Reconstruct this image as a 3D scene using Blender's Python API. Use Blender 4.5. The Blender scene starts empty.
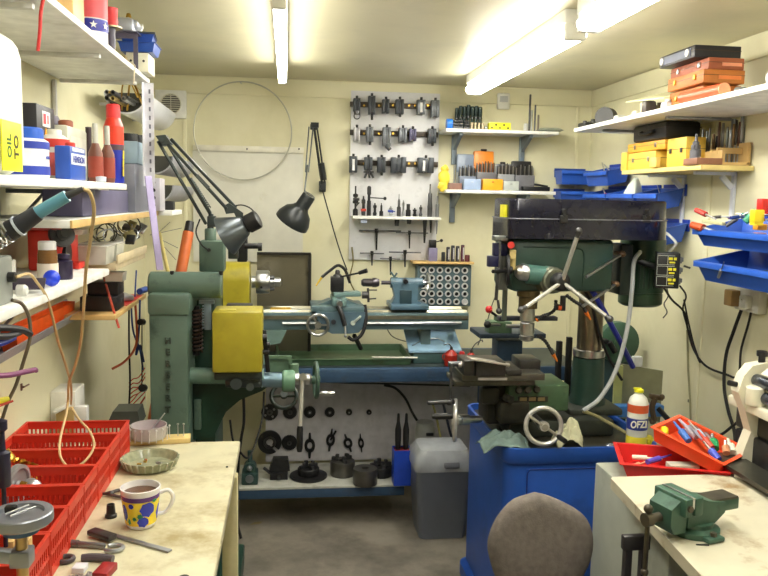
import bpy, bmesh, math, random
from mathutils import Vector, Matrix, Euler, Quaternion
random.seed(7)
C = bpy.context.scene.collection
R_ = math.radians
PI = math.pi
# ---------------------------------------------------------------- camera
FPX, EYE = 780.0, 1.63
YAW, PITCH, ROLL = R_(7.15), R_(6.6), R_(1.1)
CF = Vector((math.sin(YAW)*math.cos(PITCH), math.cos(YAW)*math.cos(PITCH), -math.sin(PITCH)))
_r = Vector((math.cos(YAW), -math.sin(YAW), 0)); _u = _r.cross(CF)
CR = _r*math.cos(ROLL)+_u*math.sin(ROLL); CU = -_r*math.sin(ROLL)+_u*math.cos(ROLL)
cam = bpy.data.cameras.new('camera'); cam_o = bpy.data.objects.new('camera', cam); C.objects.link(cam_o)
cam.sensor_width = 36; cam.lens = FPX*36/768; cam.clip_start = .05
cam_o.matrix_world = Matrix(((CR.x, CU.x, -CF.x, 0), (CR.y, CU.y, -CF.y, 0), (CR.z, CU.z, -CF.z, EYE), (0, 0, 0, 1)))
bpy.context.scene.camera = cam_o
sc = bpy.context.scene
sc.view_settings.view_transform = 'Standard'
sc.view_settings.look = 'None'
sc.view_settings.exposure = 0.0
sc.view_settings.gamma = 1
sc.view_settings.use_curve_mapping = False
w = bpy.data.worlds.new('world'); sc.world = w; w.use_nodes = True
w.node_tree.nodes['Background'].inputs[0].default_value = (.9, .95, 1, 1)
w.node_tree.nodes['Background'].inputs[1].default_value = .3
LAMP = .55
def area(name, loc, sx, sy, energy, rot=(0, 0, 0), col=(1, .985, .93)):
    l = bpy.data.lights.new(name, 'AREA'); l.shape = 'RECTANGLE'; l.size = sx; l.size_y = sy
    l.energy = energy*LAMP; l.color = col
    o = bpy.data.objects.new(name, l); C.objects.link(o); o.location = loc; o.rotation_euler = rot
    return o
# measured positions: turn a position seen in the photograph into a point of the room
def A(x, y, Y=None, Z=None, X=None):
    d = CF+CR*((x-384)/FPX)+CU*((288-y)/FPX)
    t = Y/d.y if Y is not None else ((Z-EYE)/d.z if Z is not None else X/d.x)
    return Vector((0, 0, EYE))+d*t
# ---------------------------------------------------------------- materials
def lin(c):
    return tuple(((v/255)/12.92 if v/255 <= .04045 else ((v/255+.055)/1.055)**2.4) for v in c)
MATS = {}
def mat(name, rgb, rough=.5, metal=0, var=.12, scale=18, bump=0, dirt=None, dscale=6, dthr=(.55, .72), emit=0, trans=0, alpha=1, coat=0, clearcol=None):
    if name in MATS: return MATS[name]
    m = bpy.data.materials.new(name); m.use_nodes = True
    nt = m.node_tree; n = nt.nodes; L = nt.links; b = n['Principled BSDF']
    c = lin(rgb); b.inputs['Roughness'].default_value = rough; b.inputs['Metallic'].default_value = metal
    b.inputs['Base Color'].default_value = (*c, 1)
    tc = n.new('ShaderNodeTexCoord')
    if var or dirt:
        nz = n.new('ShaderNodeTexNoise'); nz.inputs['Scale'].default_value = scale; nz.inputs['Detail'].default_value = 4
        L.new(tc.outputs['Object'], nz.inputs['Vector'])
        r = n.new('ShaderNodeValToRGB'); r.color_ramp.elements[0].position = .3; r.color_ramp.elements[1].position = .7
        r.color_ramp.elements[0].color = (*[v*(1-var) for v in c], 1); r.color_ramp.elements[1].color = (*[min(1, v*(1+var)) for v in c], 1)
        L.new(nz.outputs['Fac'], r.inputs['Fac']); out = r.outputs['Color']
        if dirt:
            n2 = n.new('ShaderNodeTexNoise'); n2.inputs['Scale'].default_value = dscale; n2.inputs['Detail'].default_value = 6; n2.inputs['Roughness'].default_value = .65
            L.new(tc.outputs['Object'], n2.inputs['Vector'])
            r2 = n.new('ShaderNodeValToRGB'); r2.color_ramp.elements[0].position = dthr[0]; r2.color_ramp.elements[1].position = dthr[1]
            L.new(n2.outputs['Fac'], r2.inputs['Fac'])
            mx = n.new('ShaderNodeMix'); mx.data_type = 'RGBA'; L.new(r2.outputs['Color'], mx.inputs[0]); L.new(out, mx.inputs[6])
            mx.inputs[7].default_value = (*lin(dirt), 1); out = mx.outputs[2]
        L.new(out, b.inputs['Base Color'])
    if bump:
        bp = n.new('ShaderNodeBump'); bp.inputs['Strength'].default_value = bump; bp.inputs['Distance'].default_value = .004
        nb = n.new('ShaderNodeTexNoise'); nb.inputs['Scale'].default_value = scale*4; L.new(tc.outputs['Object'], nb.inputs['Vector'])
        L.new(nb.outputs['Fac'], bp.inputs['Height']); L.new(bp.outputs['Normal'], b.inputs['Normal'])
    if emit:
        b.inputs['Emission Color'].default_value = (*c, 1); b.inputs['Emission Strength'].default_value = emit
    if trans: b.inputs['Transmission Weight'].default_value = trans; b.inputs['IOR'].default_value = 1.4
    if alpha < 1: b.inputs['Alpha'].default_value = alpha
    if coat: b.inputs['Coat Weight'].default_value = coat
    MATS[name] = m; return m
def M(rgb, rough=.45, metal=0, **k):      # quick painted / plastic material keyed by its own values
    return mat('m_%s_%s_%s' % ('_'.join(map(str, rgb)), rough, metal)+''.join(f'_{a}{b}' for a, b in k.items()), rgb, rough, metal, **k)
# ---------------------------------------------------------------- mesh builder
def spline(pts, n=6):
    P = [Vector(p) for p in pts]; P = [P[0]*2-P[1]]+P+[P[-1]*2-P[-2]]; out = []
    for i in range(1, len(P)-2):
        a, b, c, d = P[i-1:i+3]
        for k in range(n):
            t = k/n
            out.append(.5*((2*b)+(c-a)*t+(2*a-5*b+4*c-d)*t*t+(3*b-a-3*c+d)*t**3))
    out.append(P[-2]); return out
class MB:
    def __init__(s): s.v = []; s.f = []
    def add(s, V, F):
        o = len(s.v); s.v += [Vector(v) for v in V]; s.f += [tuple(i+o for i in f) for f in F]; return s
    def box(s, c, d, rot=None, bev=0, seg=2):
        x, y, z = d[0]/2, d[1]/2, d[2]/2
        V = [Vector((a*x, b*y, e*z)) for a in (-1, 1) for b in (-1, 1) for e in (-1, 1)]
        F = [(0, 1, 3, 2), (4, 6, 7, 5), (0, 4, 5, 1), (2, 3, 7, 6), (0, 2, 6, 4), (1, 5, 7, 3)]
        if bev:
            bm = bmesh.new(); bv = [bm.verts.new(v) for v in V]
            for f in F: bm.faces.new([bv[i] for i in f])
            bmesh.ops.bevel(bm, geom=list(bm.edges), offset=min(bev, min(x, y, z)*.95), segments=seg, profile=.5, affect='EDGES')
            bm.verts.index_update(); V = [v.co.copy() for v in bm.verts]; F = [tuple(v.index for v in f.verts) for f in bm.faces]; bm.free()
        q = (rot if isinstance(rot, (Quaternion, Matrix)) else Euler(rot or (0, 0, 0)))
        q = q.to_matrix() if not isinstance(q, Matrix) else q.to_3x3()
        c = Vector(c); return s.add([q @ v+c for v in V], F)
    def bar(s, a, b, w, h, bev=0, roll=0):     # rectangular bar from a to b
        a, b = Vector(a), Vector(b); d = b-a
        q = d.to_track_quat('Z', 'Y').to_matrix() @ Matrix.Rotation(roll, 3, 'Z')
        return s.box((a+b)/2, (w, h, d.length), q, bev)
    def rev(s, prof, c=(0, 0, 0), ax=(0, 0, 1), seg=20):   # profile of (r, h) turned about ax
        q = Vector(ax).to_track_quat('Z', 'Y').to_matrix(); c = Vector(c); V = []; F = []
        for r, h in prof:
            for k in range(seg):
                t = 2*PI*k/seg; V.append(q @ Vector((r*math.cos(t), r*math.sin(t), h))+c)
        for i in range(len(prof)-1):
            for k in range(seg):
                k2 = (k+1) % seg; F.append((i*seg+k, i*seg+k2, (i+1)*seg+k2, (i+1)*seg+k))
        if prof[0][0] > 1e-5: F.append(tuple(range(seg-1, -1, -1)))
        if prof[-1][0] > 1e-5: F.append(tuple((len(prof)-1)*seg+k for k in range(seg)))
        return s.add(V, F)
    def cyl(s, a, b, r, r2=None, seg=16):
        a, b = Vector(a), Vector(b); return s.rev([(r, 0), (r if r2 is None else r2, (b-a).length)], a, b-a, seg)
    def tubeh(s, a, b, r, ri, seg=20):         # hollow pipe
        a, b = Vector(a), Vector(b); L = (b-a).length
        return s.rev2([(ri, 0), (r, 0), (r, L), (ri, L)], a, b-a, seg)
    def rev2(s, prof, c=(0, 0, 0), ax=(0, 0, 1), seg=20):  # closed profile ring, no caps
        q = Vector(ax).to_track_quat('Z', 'Y').to_matrix(); c = Vector(c); V = []; F = []; n = len(prof)
        for r, h in prof:
            for k in range(seg):
                t = 2*PI*k/seg; V.append(q @ Vector((r*math.cos(t), r*math.sin(t), h))+c)
        for i in range(n):
            j = (i+1) % n
            for k in range(seg):
                k2 = (k+1) % seg; F.append((i*seg+k, i*seg+k2, j*seg+k2, j*seg+k))
        return s.add(V, F)
    def tube(s, pts, r, seg=8, closed=False, rr=None):
        P = [Vector(p) for p in pts]; n = len(P); V = []; F = []
        t0 = (P[1]-P[0]).normalized(); nrm = t0.orthogonal().normalized(); pt = t0
        for i in range(n):
            if closed: t = (P[(i+1) % n]-P[i-1])
            else: t = (P[min(i+1, n-1)]-P[max(i-1, 0)])
            if t.length < 1e-9: t = pt
            t = t.normalized(); nrm = pt.rotation_difference(t) @ nrm; pt = t; bn = t.cross(nrm)
            rad = rr[i] if rr else r
            for k in range(seg):
                a = 2*PI*k/seg; V.append(P[i]+(nrm*math.cos(a)+bn*math.sin(a))*rad)
        for i in range(n if closed else n-1):
            j = (i+1) % n
            for k in range(seg):
                k2 = (k+1) % seg; F.append((i*seg+k, i*seg+k2, j*seg+k2, j*seg+k))
        if not closed: F += [tuple(range(seg-1, -1, -1)), tuple((n-1)*seg+k for k in range(seg))]
        return s.add(V, F)
    def ring(s, c, ax, R, r, seg=32, ts=8):
        q = Vector(ax).to_track_quat('Z', 'Y').to_matrix(); c = Vector(c)
        return s.tube([q @ Vector((R*math.cos(2*PI*k/seg), R*math.sin(2*PI*k/seg), 0))+c for k in range(seg)], r, ts, True)
    def prism(s, poly, o, u, v, w):            # poly (a,b) -> o+a*u+b*v, extruded by vector w
        o, u, v, w = map(Vector, (o, u, v, w)); n = len(poly)
        V = [o+u*a+v*b for a, b in poly]; V += [p+w for p in V]
        F = [tuple(range(n-1, -1, -1)), tuple(range(n, 2*n))]+[(i, (i+1) % n, n+(i+1) % n, n+i) for i in range(n)]
        return s.add(V, F)
    def sph(s, c, r, seg=14, sc_=(1, 1, 1)):
        n = seg//2+1; P = [(r*math.sin(PI*i/n), -r*math.cos(PI*i/n)) for i in range(n+1)]
        P[0] = (0, -r); P[-1] = (0, r); k0 = len(s.v)
        s.rev(P, (0, 0, 0), (0, 0, 1), seg); c = Vector(c)
        for i in range(k0, len(s.v)): v = s.v[i]; s.v[i] = Vector((v.x*sc_[0], v.y*sc_[1], v.z*sc_[2]))+c
        return s
    def tray(s, c, sx, sy, h, t=.003, tap=.9, rotz=0, lip=0, tapy=None):   # open box, c = centre of bottom
        tapy = tap if tapy is None else tapy
        def rg(kx, ky, z): return [Vector((a*kx, b*ky, z)) for a, b in ((-1, -1), (1, -1), (1, 1), (-1, 1))]
        X, Y = sx/2, sy/2; V = rg(X*tap, Y*tapy, 0)+rg(X, Y, h)
        if lip: V = rg(X*tap, Y*tapy, 0)+rg(X-lip, Y-lip, h-.002)+rg(X, Y, h-.002)+rg(X, Y, h)
        V += rg(X-t-lip, Y-t-lip, h)+rg(X*tap-t, Y*tapy-t, t); n = len(V)//4; F = [(3, 2, 1, 0)]
        for i in range(n-1):
            for k in range(4): F.append((i*4+k, i*4+(k+1) % 4, (i+1)*4+(k+1) % 4, (i+1)*4+k))
        F.append(tuple((n-1)*4+k for k in range(4)))
        q = Matrix.Rotation(rotz, 3, 'Z'); c = Vector(c); return s.add([q @ v+c for v in V], F)
    def fb(s, x0, y0, x1, y1, Y, d, bev=0, z0=None):   # upright block whose front face is seen between these bounds at depth Y
        xm, ym = (x0+x1)/2, (y0+y1)/2
        l, r = A(x0, ym, Y).x, A(x1, ym, Y).x; t = A(xm, y0, Y).z; b = A(xm, y1, Y).z if z0 is None else z0
        return s.box(((l+r)/2, Y+d/2, (t+b)/2), (r-l, d, t-b), bev=bev)
    def xf(s, m):
        s.v = [m @ v for v in s.v]; return s
def fix_normals(me):
    bm = bmesh.new(); bm.from_mesh(me); bmesh.ops.recalc_face_normals(bm, faces=bm.faces); bm.to_mesh(me); bm.free()
def root_inv(p):
    while p is not None and p.parent: p = p.parent
    return Matrix.LocRotScale(p.location, p.rotation_euler, None).inverted() if p else None
def obj(name, mb, m, parent=None, local=False, angle=35):
    V = mb.v; loc = Vector((0, 0, 0))
    if parent is None and not local and V:
        loc = Vector(((min(v.x for v in V)+max(v.x for v in V))/2, (min(v.y for v in V)+max(v.y for v in V))/2, min(v.z for v in V)))
        V = [v-loc for v in V]
    elif parent is not None and not local:
        inv = root_inv(parent); V = [inv @ v for v in V]
    me = bpy.data.meshes.new(name); me.from_pydata([tuple(v) for v in V], [], mb.f); me.update(); fix_normals(me)
    me.polygons.foreach_set('use_smooth', [True]*len(me.polygons)); me.set_sharp_from_angle(angle=R_(angle))
    me.materials.append(m); o = bpy.data.objects.new(name, me); C.objects.link(o); o.location = loc
    if parent: o.parent = parent
    return o
def tag(o, label, cat, group=None, kind=None):
    o['label'] = label; o['category'] = cat
    if group: o['group'] = group
    if kind: o['kind'] = kind
    return o
def one(name, mb, m, label, cat, group=None, kind=None): return tag(obj(name, mb, m), label, cat, group, kind)
def thing(name, label, cat, loc=(0, 0, 0), rz=0, group=None, rot=None):
    o = bpy.data.objects.new(name, None); C.objects.link(o); o.empty_display_size = .05
    o.location = loc; o.rotation_euler = rot or (0, 0, rz); return tag(o, label, cat, group)
def struct(name, mb, m, parent=None):
    o = obj(name, mb, m, parent)
    if parent is None: o['kind'] = 'structure'
    return o
def dup(root, loc, rz=None, label=None, group=None, rot=None):
    r = root.copy(); C.objects.link(r); r.location = loc
    if rz is not None: r.rotation_euler = (0, 0, rz)
    if rot is not None: r.rotation_euler = rot
    if label: r['label'] = label
    if group: r['group'] = group
    for ch in [o for o in C.objects if o.parent == root]:
        c = ch.copy(); C.objects.link(c); c.parent = r
        for g in [o for o in C.objects if o.parent == ch]:
            d = g.copy(); C.objects.link(d); d.parent = c
    return r
def text(s, size, loc, rot, m, parent, name='lettering', ext=.0006, sx=1, align='CENTER', bold=0):
    cu = bpy.data.curves.new('t', 'FONT'); cu.body = s; cu.size = size; cu.extrude = ext; cu.offset = bold
    cu.align_x = align; cu.align_y = 'CENTER'; t = bpy.data.objects.new('t', cu); C.objects.link(t)
    bpy.context.view_layer.update()
    me = bpy.data.meshes.new_from_object(t.evaluated_get(bpy.context.evaluated_depsgraph_get())); C.objects.unlink(t); bpy.data.objects.remove(t)
    mm = Matrix.LocRotScale(Vector(loc), Euler(rot), Vector((sx, 1, 1)))
    inv = root_inv(parent); me.transform(inv @ mm if inv else mm)
    me.materials.clear(); me.materials.append(m); o = bpy.data.objects.new(name, me); C.objects.link(o); o.parent = parent
    return o
FRONT = (PI/2, 0, 0); FACEX = (PI/2, 0, PI/2); FACEMX = (PI/2, 0, -PI/2)
# common materials
white = mat('white_paint', (238, 238, 234), .45, dirt=(190, 185, 170), dthr=(.6, .9))
steel = mat('bright_steel', (190, 192, 195), .28, 1, var=.15)
dsteel = mat('dark_steel', (88, 88, 90), .4, .8, var=.3, scale=30)
iron = mat('black_iron', (42, 42, 44), .45, .4, var=.3, scale=40)
black = mat('black_plastic', (24, 24, 26), .4)
rubber = mat('rubber_black', (18, 18, 19), .7)
mgreen = mat('machine_green', (88, 110, 98), .4, var=.15, scale=8, dirt=(44, 62, 54), dscale=9)
dgreen = mat('dark_machine_green', (34, 66, 54), .35, var=.2, scale=8, dirt=(20, 30, 28), dscale=7)
teal = mat('lathe_teal', (92, 116, 122), .38, var=.12, scale=9, dirt=(60, 70, 70), dscale=8)
bblue = mat('bench_blue', (52, 78, 108), .45, var=.12, dirt=(60, 66, 76), dscale=8)
yellow = mat('guard_yellow', (164, 152, 40), .4, var=.08, dirt=(130, 122, 40), dscale=7, dthr=(.6, .8))
wood = mat('pale_wood', (206, 172, 112), .55, var=.15, scale=12)
grey = mat('grey_metal', (120, 124, 132), .45, .3)
binblue = mat('bin_blue', (40, 84, 180), .35, var=.08)
red = mat('crate_red', (206, 58, 40), .4, var=.1)
orange = mat('orange_plastic', (238, 92, 30), .4)
brass = mat('brass', (200, 160, 70), .3, 1, var=.2)
glass = mat('clear_plastic', (225, 232, 225), .12, var=0, trans=.9)
tan = mat('tan_cable', (206, 178, 128), .5)
# ================================================================ setting
XL, XR, YB, YN, H = -.76, 1.70, 4.30, -1.1, 2.25
wallm = mat('cream_wall', (229, 224, 191), .5, var=.03, scale=3, dirt=(212, 206, 166), dscale=2.2, dthr=(.5, .8))
ceilm = mat('cream_ceiling', (206, 200, 172), .32, var=.05, scale=2.5, dirt=(184, 180, 158), dscale=1.8, dthr=(.5, .8))
floorm = mat('concrete_floor', (134, 127, 116), .6, var=.16, scale=5, bump=.3, dirt=(94, 88, 80), dscale=3.5, dthr=(.45, .7))
m = MB(); m.box(((XL+XR)/2, (YN+YB)/2, -.05), (XR-XL+.2, YB-YN+.2, .1)); struct('floor', m, floorm)
m = MB(); m.box(((XL+XR)/2, (YN+YB)/2, H+.05), (XR-XL+.2, YB-YN+.2, .1)); struct('ceiling', m, ceilm)
m = MB(); m.box(((XL+XR)/2, YB+.05, H/2), (XR-XL+.2, .1, H)); struct('wall_back', m, wallm)
m = MB(); m.box((XL-.05, (YN+YB)/2, H/2), (.1, YB-YN, H)); struct('wall_left', m, wallm)
m = MB(); m.box((XR+.05, (YN+YB)/2, H/2), (.1, YB-YN, H)); struct('wall_right', m, wallm)
m = MB(); m.box(((XL+XR)/2, YN-.05, H/2), (XR-XL+.2, .1, H)); struct('wall_near', m, wallm)
m = MB(); m.box(((XL+XR)/2, YB-.006, H-.05), (XR-XL, .012, .085), bev=.003); struct('trim_1', m, wallm)
m = MB(); m.box((XR-.006, (YN+YB)/2, H-.05), (.012, YB-YN, .085), bev=.003); struct('trim_2', m, wallm)
m = MB(); m.box((XL+.006, (YN+YB)/2, H-.05), (.012, YB-YN, .085), bev=.003); struct('trim_3', m, wallm)
m = MB()
m.box((A(185, 180, YB).x, YB-.003, 1.1), (.02, .006, 2.18), bev=.002); m.box((A(575, 180, YB).x, YB-.003, 1.1), (.02, .006, 2.18), bev=.002)
struct('trim_4', m, wallm)
m = MB(); m.box((XR-.003, 3.0, 1.1), (.006, .03, 2.18), bev=.002); m.box((XR-.003, 1.8, 1.1), (.006, .03, 2.18), bev=.002); struct('trim_5', m, wallm)
# fluorescent lamps
tubem = mat('lit_tube', (255, 252, 240), .3, var=0, emit=26)
housing = mat('lamp_housing', (236, 236, 232), .4, var=.03)
def batten(label, x, y0, y1, twin):
    t = thing('fluorescent_lamp', label, 'ceiling light', (x, (y0+y1)/2, H-.1))
    hw = .035 if not twin else .06
    m = MB(); m.box((x, (y0+y1)/2, H-.022), (hw*1.3, y1-y0, .044), bev=.004); obj('housing', m, housing, t)
    for y in (y0+.012, y1-.012):
        m = MB(); m.box((x, y, H-.07), (hw*1.2, .024, .055), bev=.004); obj('end_cap', m, housing, t)
    for dx in ((-.03, .03) if twin else (0,)):
        m = MB(); m.cyl((x+dx, y0+.025, H-.075), (x+dx, y1-.025, H-.075), .019 if not twin else .017, seg=14); obj('tube', m, tubem, t)
    m = MB(); m.cyl((x, (y0+y1)/2-.1, H-.03), (x, (y0+y1)/2-.1, H-.058), .012); obj('starter', m, housing, t)
    return t
batten('slim white fluorescent batten on the ceiling above the hanging black lamp', -.025, 2.28, 3.8, False)
batten('slim white fluorescent batten nearer the camera, in line with the left one', -.025, .6, 2.12, False)
batten('long glowing fluorescent fitting running along the right side of the ceiling', .93, 2.52, 3.94, True)
batten('glowing fluorescent fitting at the upper right, nearest part of the right-hand row', .93, .95, 2.42, True)
# light the lamps give, one source per fitting, just below its tubes
area('lamp_light', (-.025, 3.04, H-.115), .05, 1.45, 9)
area('lamp_light', (-.025, 1.36, H-.115), .05, 1.45, 9)
area('lamp_light', (.93, 3.23, H-.115), .11, 1.35, 12)
area('lamp_light', (.93, 1.68, H-.115), .11, 1.35, 12)
# ================================================================ left wall and bench
XF = -.466                                   # front edge of the left shelves
def bracket(name, a, b, m_):                 # not used alone
    pass
# top shelf
t = thing('wall_shelf', 'wide white shelf high on the left wall, topmost of the left shelves', 'shelf', (XL, 1.9, 2.0))
m = MB(); m.box(((XL+XF)/2+.002, 1.93, 2.008), (XF-XL-.006, 1.74, .016), bev=.002); obj('board', m, white, t)
for y in (1.1, 1.65, 2.2, 2.7):
    m = MB(); m.box(((XL+XF)/2, y, 1.988), (.24, .018, .012), bev=.002); m.box((XL+.009, y, 1.9), (.012, .018, .18), bev=.002)
    obj('bracket', m, M((206, 204, 200), .4), t)
# slotted upright
perf = mat('white_steel', (226, 226, 236), .4, .2)
t = thing('slotted_upright', 'white perforated steel angle holding up the end of the top left shelf', 'upright', (XF, 2.74, 1.66))
m = MB(); m.box((XF, 2.765, 1.826), (.034, .003, .345)); m.box((XF-.0155, 2.75, 1.826), (.003, .03, .345)); obj('angle', m, perf, t)
m = MB()
for k in range(11): m.box((XF+.004, 2.7625, 1.68+k*.029), (.006, .003, .014))
obj('slot', m, M((120, 120, 135)), t)['kind'] = 'stuff'
m = MB(); a = A(148, 176, 2.66); b = A(160, 270, 2.60); m.bar(a, b, .024, .004, .001)
one('metal_strip', m, M((150, 140, 178), .4, .3), 'lilac grey metal strip leaning down behind the green machine, below the white angle', 'metal strip')
# second shelf
t = thing('wall_shelf', 'white shelf of cans and bottles at eye level on the left wall', 'shelf', (XL, 1.6, 1.645))
m = MB(); m.box(((XL+-.45)/2+.002, 1.55, 1.6465), (-.45-XL-.006, 1.5, .017), bev=.002); obj('board', m, white, t)
for y in (1.3, 2.15):
    m = MB(); m.box(((XL-.47)/2, y, 1.63), (.22, .02, .012), bev=.002); m.box((XL+.009, y, 1.56), (.012, .02, .15), bev=.002); m.bar((XL+.018, y, 1.5), (XL+.13, y, 1.628), .012, .006); obj('bracket', m, grey, t)
ZS = 1.656
def can(name, x, y, r, h, z, m_, cap=None, caph=.02, capr=None, label='', cat='tin', shoulder=.15, band=None, group=None, neck=None):
    t = thing(name, label, cat, (x, y, z), group=group)
    nr = neck or r*.45
    m = MB(); m.rev([(r*.94, 0), (r, .004), (r, h*(1-shoulder)), (nr, h)], (x, y, z), seg=22); obj('body', m, m_, t)
    if band:
        for (z0, z1, c_) in band:
            m = MB(); m.rev2([(r+.0002, z0*h), (r+.0012, z0*h), (r+.0012, z1*h), (r+.0002, z1*h)], (x, y, z), seg=22); obj('label_band', m, c_, t)
    if cap:
        cr = capr or nr*1.1; m = MB(); m.rev([(cr, 0), (cr, caph*.85), (cr*.9, caph)], (x, y, z+h+.0003), seg=20); obj('cap', m, cap, t)
    return t
# jerry can
def YX(px, py, X): return A(px, py, X=X).y
FXV = (Euler(FACEX).to_matrix() @ Matrix.Rotation(PI/2, 3, 'Z')).to_euler()
t = thing('jerry_can', 'tall white plastic jug with a yellow label at the left edge of the can shelf', 'plastic jug', (-.53, 1.45, ZS))
jm = mat('jug_plastic', (232, 236, 226), .35, var=.03)
m = MB(); m.box((-.53, 1.46, ZS+.125), (.11, .16, .25), bev=.04, seg=4); obj('body', m, jm, t)
m = MB(); m.rev([(.03, 0), (.024, .03), (.02, .034)], (-.53, 1.43, ZS+.2505)); obj('neck', m, jm, t)
m = MB(); m.box((-.474, 1.44, ZS+.05), (.002, .10, .085), bev=.0005); m.box((-.53, 1.379, ZS+.05), (.06, .002, .085)); obj('label', m, M((236, 232, 40), .5), t)
text('TO', .03, (-.4728, 1.46, ZS+.05), FXV, black, t, bold=.0006)
text('OIL', .026, (-.4728, 1.425, ZS+.05), FXV, M((30, 90, 40)), t, bold=.0006)
# black carton with badges
t = thing('carton', 'black carton with a white badge and orange strip behind the blue-lidded tub', 'box', (-.62, 1.76, ZS))
m = MB(); m.box((-.60, 1.99, ZS+.088), (.05, .14, .176), bev=.002); obj('box', m, M((40, 38, 44)), t)
m = MB(); m.box((-.5742, 1.99, ZS+.145), (.0012, .06, .036), bev=.0003); obj('badge', m, M((238, 236, 236)), t)
m = MB(); m.box((-.5733, 1.975, ZS+.145), (.0006, .018, .024)); m.box((-.5733, 2.0, ZS+.145), (.0006, .008, .02)); obj('print', m, M((210, 40, 60)), t)
m = MB(); m.box((-.5742, 1.98, ZS+.085), (.0012, .026, .075), (R_(-24), 0, 0)); obj('strip', m, M((240, 160, 30)), t)
# tub
lidb = M((40, 90, 190), .35); wlab = M((236, 238, 240), .4); nblue = M((40, 60, 160), .4)
a = can('grease_tub', -.525, 1.67, .045, .078, ZS, wlab, lidb, .022, .036, 'white tub with blue bands and a bright blue lid, foremost on the can shelf', 'tub', .06, [(.08, .3, nblue), (.74, .92, nblue)], neck=.038)
text('all oils', .009, (-.4785, 1.662, ZS+.041), FACEX, nblue, a, bold=.0002)
can('paint_tin', -.63, 2.17, .036, .12, ZS, M((90, 84, 88)), M((74, 66, 84)), .05, .036, 'stubby brown pot with a dark mauve top behind the blue-lidded tub', 'pot', .1, neck=.028)
a = can('thinner_tin', -.54, 1.93, .032, .105, ZS, M((222, 220, 214)), M((232, 230, 220)), .012, .016, 'small white tin with red top band right of the blue-lidded tub', 'tin', .1, [(.72, .9, M((200, 50, 40))), (.1, .6, M((210, 90, 90)))], neck=.02)
t = thing('flat_tin', 'small blue and white rectangular tin with red top, in front of the tall pale can', 'tin', (-.49, 1.9, ZS))
m = MB(); m.box((-.487, 1.86, ZS+.037), (.034, .13, .074), bev=.004); obj('body', m, M((44, 84, 178), .35), t)
m = MB(); m.box((-.4693, 1.86, ZS+.046), (.001, .12, .024)); m.box((-.4693, 1.86, ZS+.067), (.001, .1, .008)); obj('panel', m, M((228, 232, 240)), t)
text('HEMERON', .0205, (-.4686, 1.86, ZS+.045), FACEX, M((30, 50, 150)), t, bold=.0003)
m = MB(); m.rev([(.011, 0), (.011, .008), (.009, .01)], (-.487, 1.86, ZS+.0743)); obj('cap', m, M((206, 60, 50)), t)
t = thing('oil_can', 'tall pale rectangular can with a copper-brown screw cap', 'can', (-.58, 2.05, ZS))
m = MB(); m.box((-.57, 2.16, ZS+.07), (.05, .19, .14), bev=.008); obj('body', m, M((206, 208, 190), .4), t)
m = MB(); m.box((-.5442, 2.16, ZS+.07), (.001, .15, .09)); obj('label', m, M((226, 226, 214)), t)
m = MB(); m.box((-.5433, 2.21, ZS+.062), (.001, .024, .018)); obj('warning_mark', m, M((220, 90, 40)), t)
m = MB(); m.rev([(.018, 0), (.018, .014), (.014, .017)], (-.57, 2.14, ZS+.1404)); obj('cap', m, M((150, 84, 60)), t)
for i, (y, x, h, lab) in enumerate(((2.13, -.495, .10, 'brown sauce-like bottle with a red label and long grey spout, left one of the pair'), (2.19, -.478, .10, 'brown bottle with a red label and grey spout, right beside the spray can'))):
    can('spout_bottle', x, y, .018, h, ZS, M((112, 66, 50)), M((190, 190, 182)), .05, .007, lab, 'bottle', .25, [(.12, .66, M((150, 62, 46)))])
m = MB(); m.rev([(.012, 0), (.013, .012), (.0, .014)], (-.462, 2.04, ZS+.0003)); one('plastic_stopper', m, M((210, 220, 235)), 'pale blue bottle cap lying before the blue rectangular tin', 'cap')
# spray can
t = thing('spray_can', 'tall red, blue and yellow lubricant spray can with a red cap', 'spray can', (-.475, 2.27, ZS))
m = MB(); m.rev([(.0245, 0), (.026, .003), (.026, .155), (.017, .178)], (-.477, 2.265, ZS), seg=28); obj('body', m, M((36, 50, 170), .3), t)
m = MB(); m.rev2([(.0262, .105), (.0267, .105), (.0267, .154), (.0262, .154)], (-.477, 2.265, ZS), seg=28); obj('red_band', m, M((230, 64, 40), .3), t)
m = MB(); m.rev2([(.0262, .09), (.0266, .09), (.0266, .104), (.0262, .104)], (-.477, 2.265, ZS), seg=28); obj('dark_band', m, M((90, 70, 80), .3), t)
m = MB(); m.rev2([(.0262, .1541), (.0266, .1541), (.0178, .1785), (.0172, .1775)], (-.477, 2.265, ZS), seg=28); obj('shoulder', m, M((226, 60, 44), .3), t)
m = MB(); m.rev([(.019, 0), (.019, .033), (.015, .037)], (-.477, 2.265, ZS+.178)); obj('cap', m, M((222, 52, 56), .35), t)
m = MB()
for k in range(3): m.box((-.4507, 2.258+k*.003-.003, ZS+.03+k*.024), (.0012, .012, .022), (R_(-14), 0, 0))
obj('yellow_mark', m, M((240, 220, 30)), t)
can('glue_bottle', -.58, 1.93, .02, .10, ZS, M((196, 110, 60)), M((210, 60, 50)), .012, .01, 'slim amber bottle half hidden behind the small tins', 'bottle', .3)
can('sealant_bottle', -.60, 2.2, .02, .09, ZS, M((70, 40, 44)), M((200, 60, 50)), .012, .01, 'dark red bottle at the back beside the red-capped spray can', 'bottle', .3)
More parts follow.
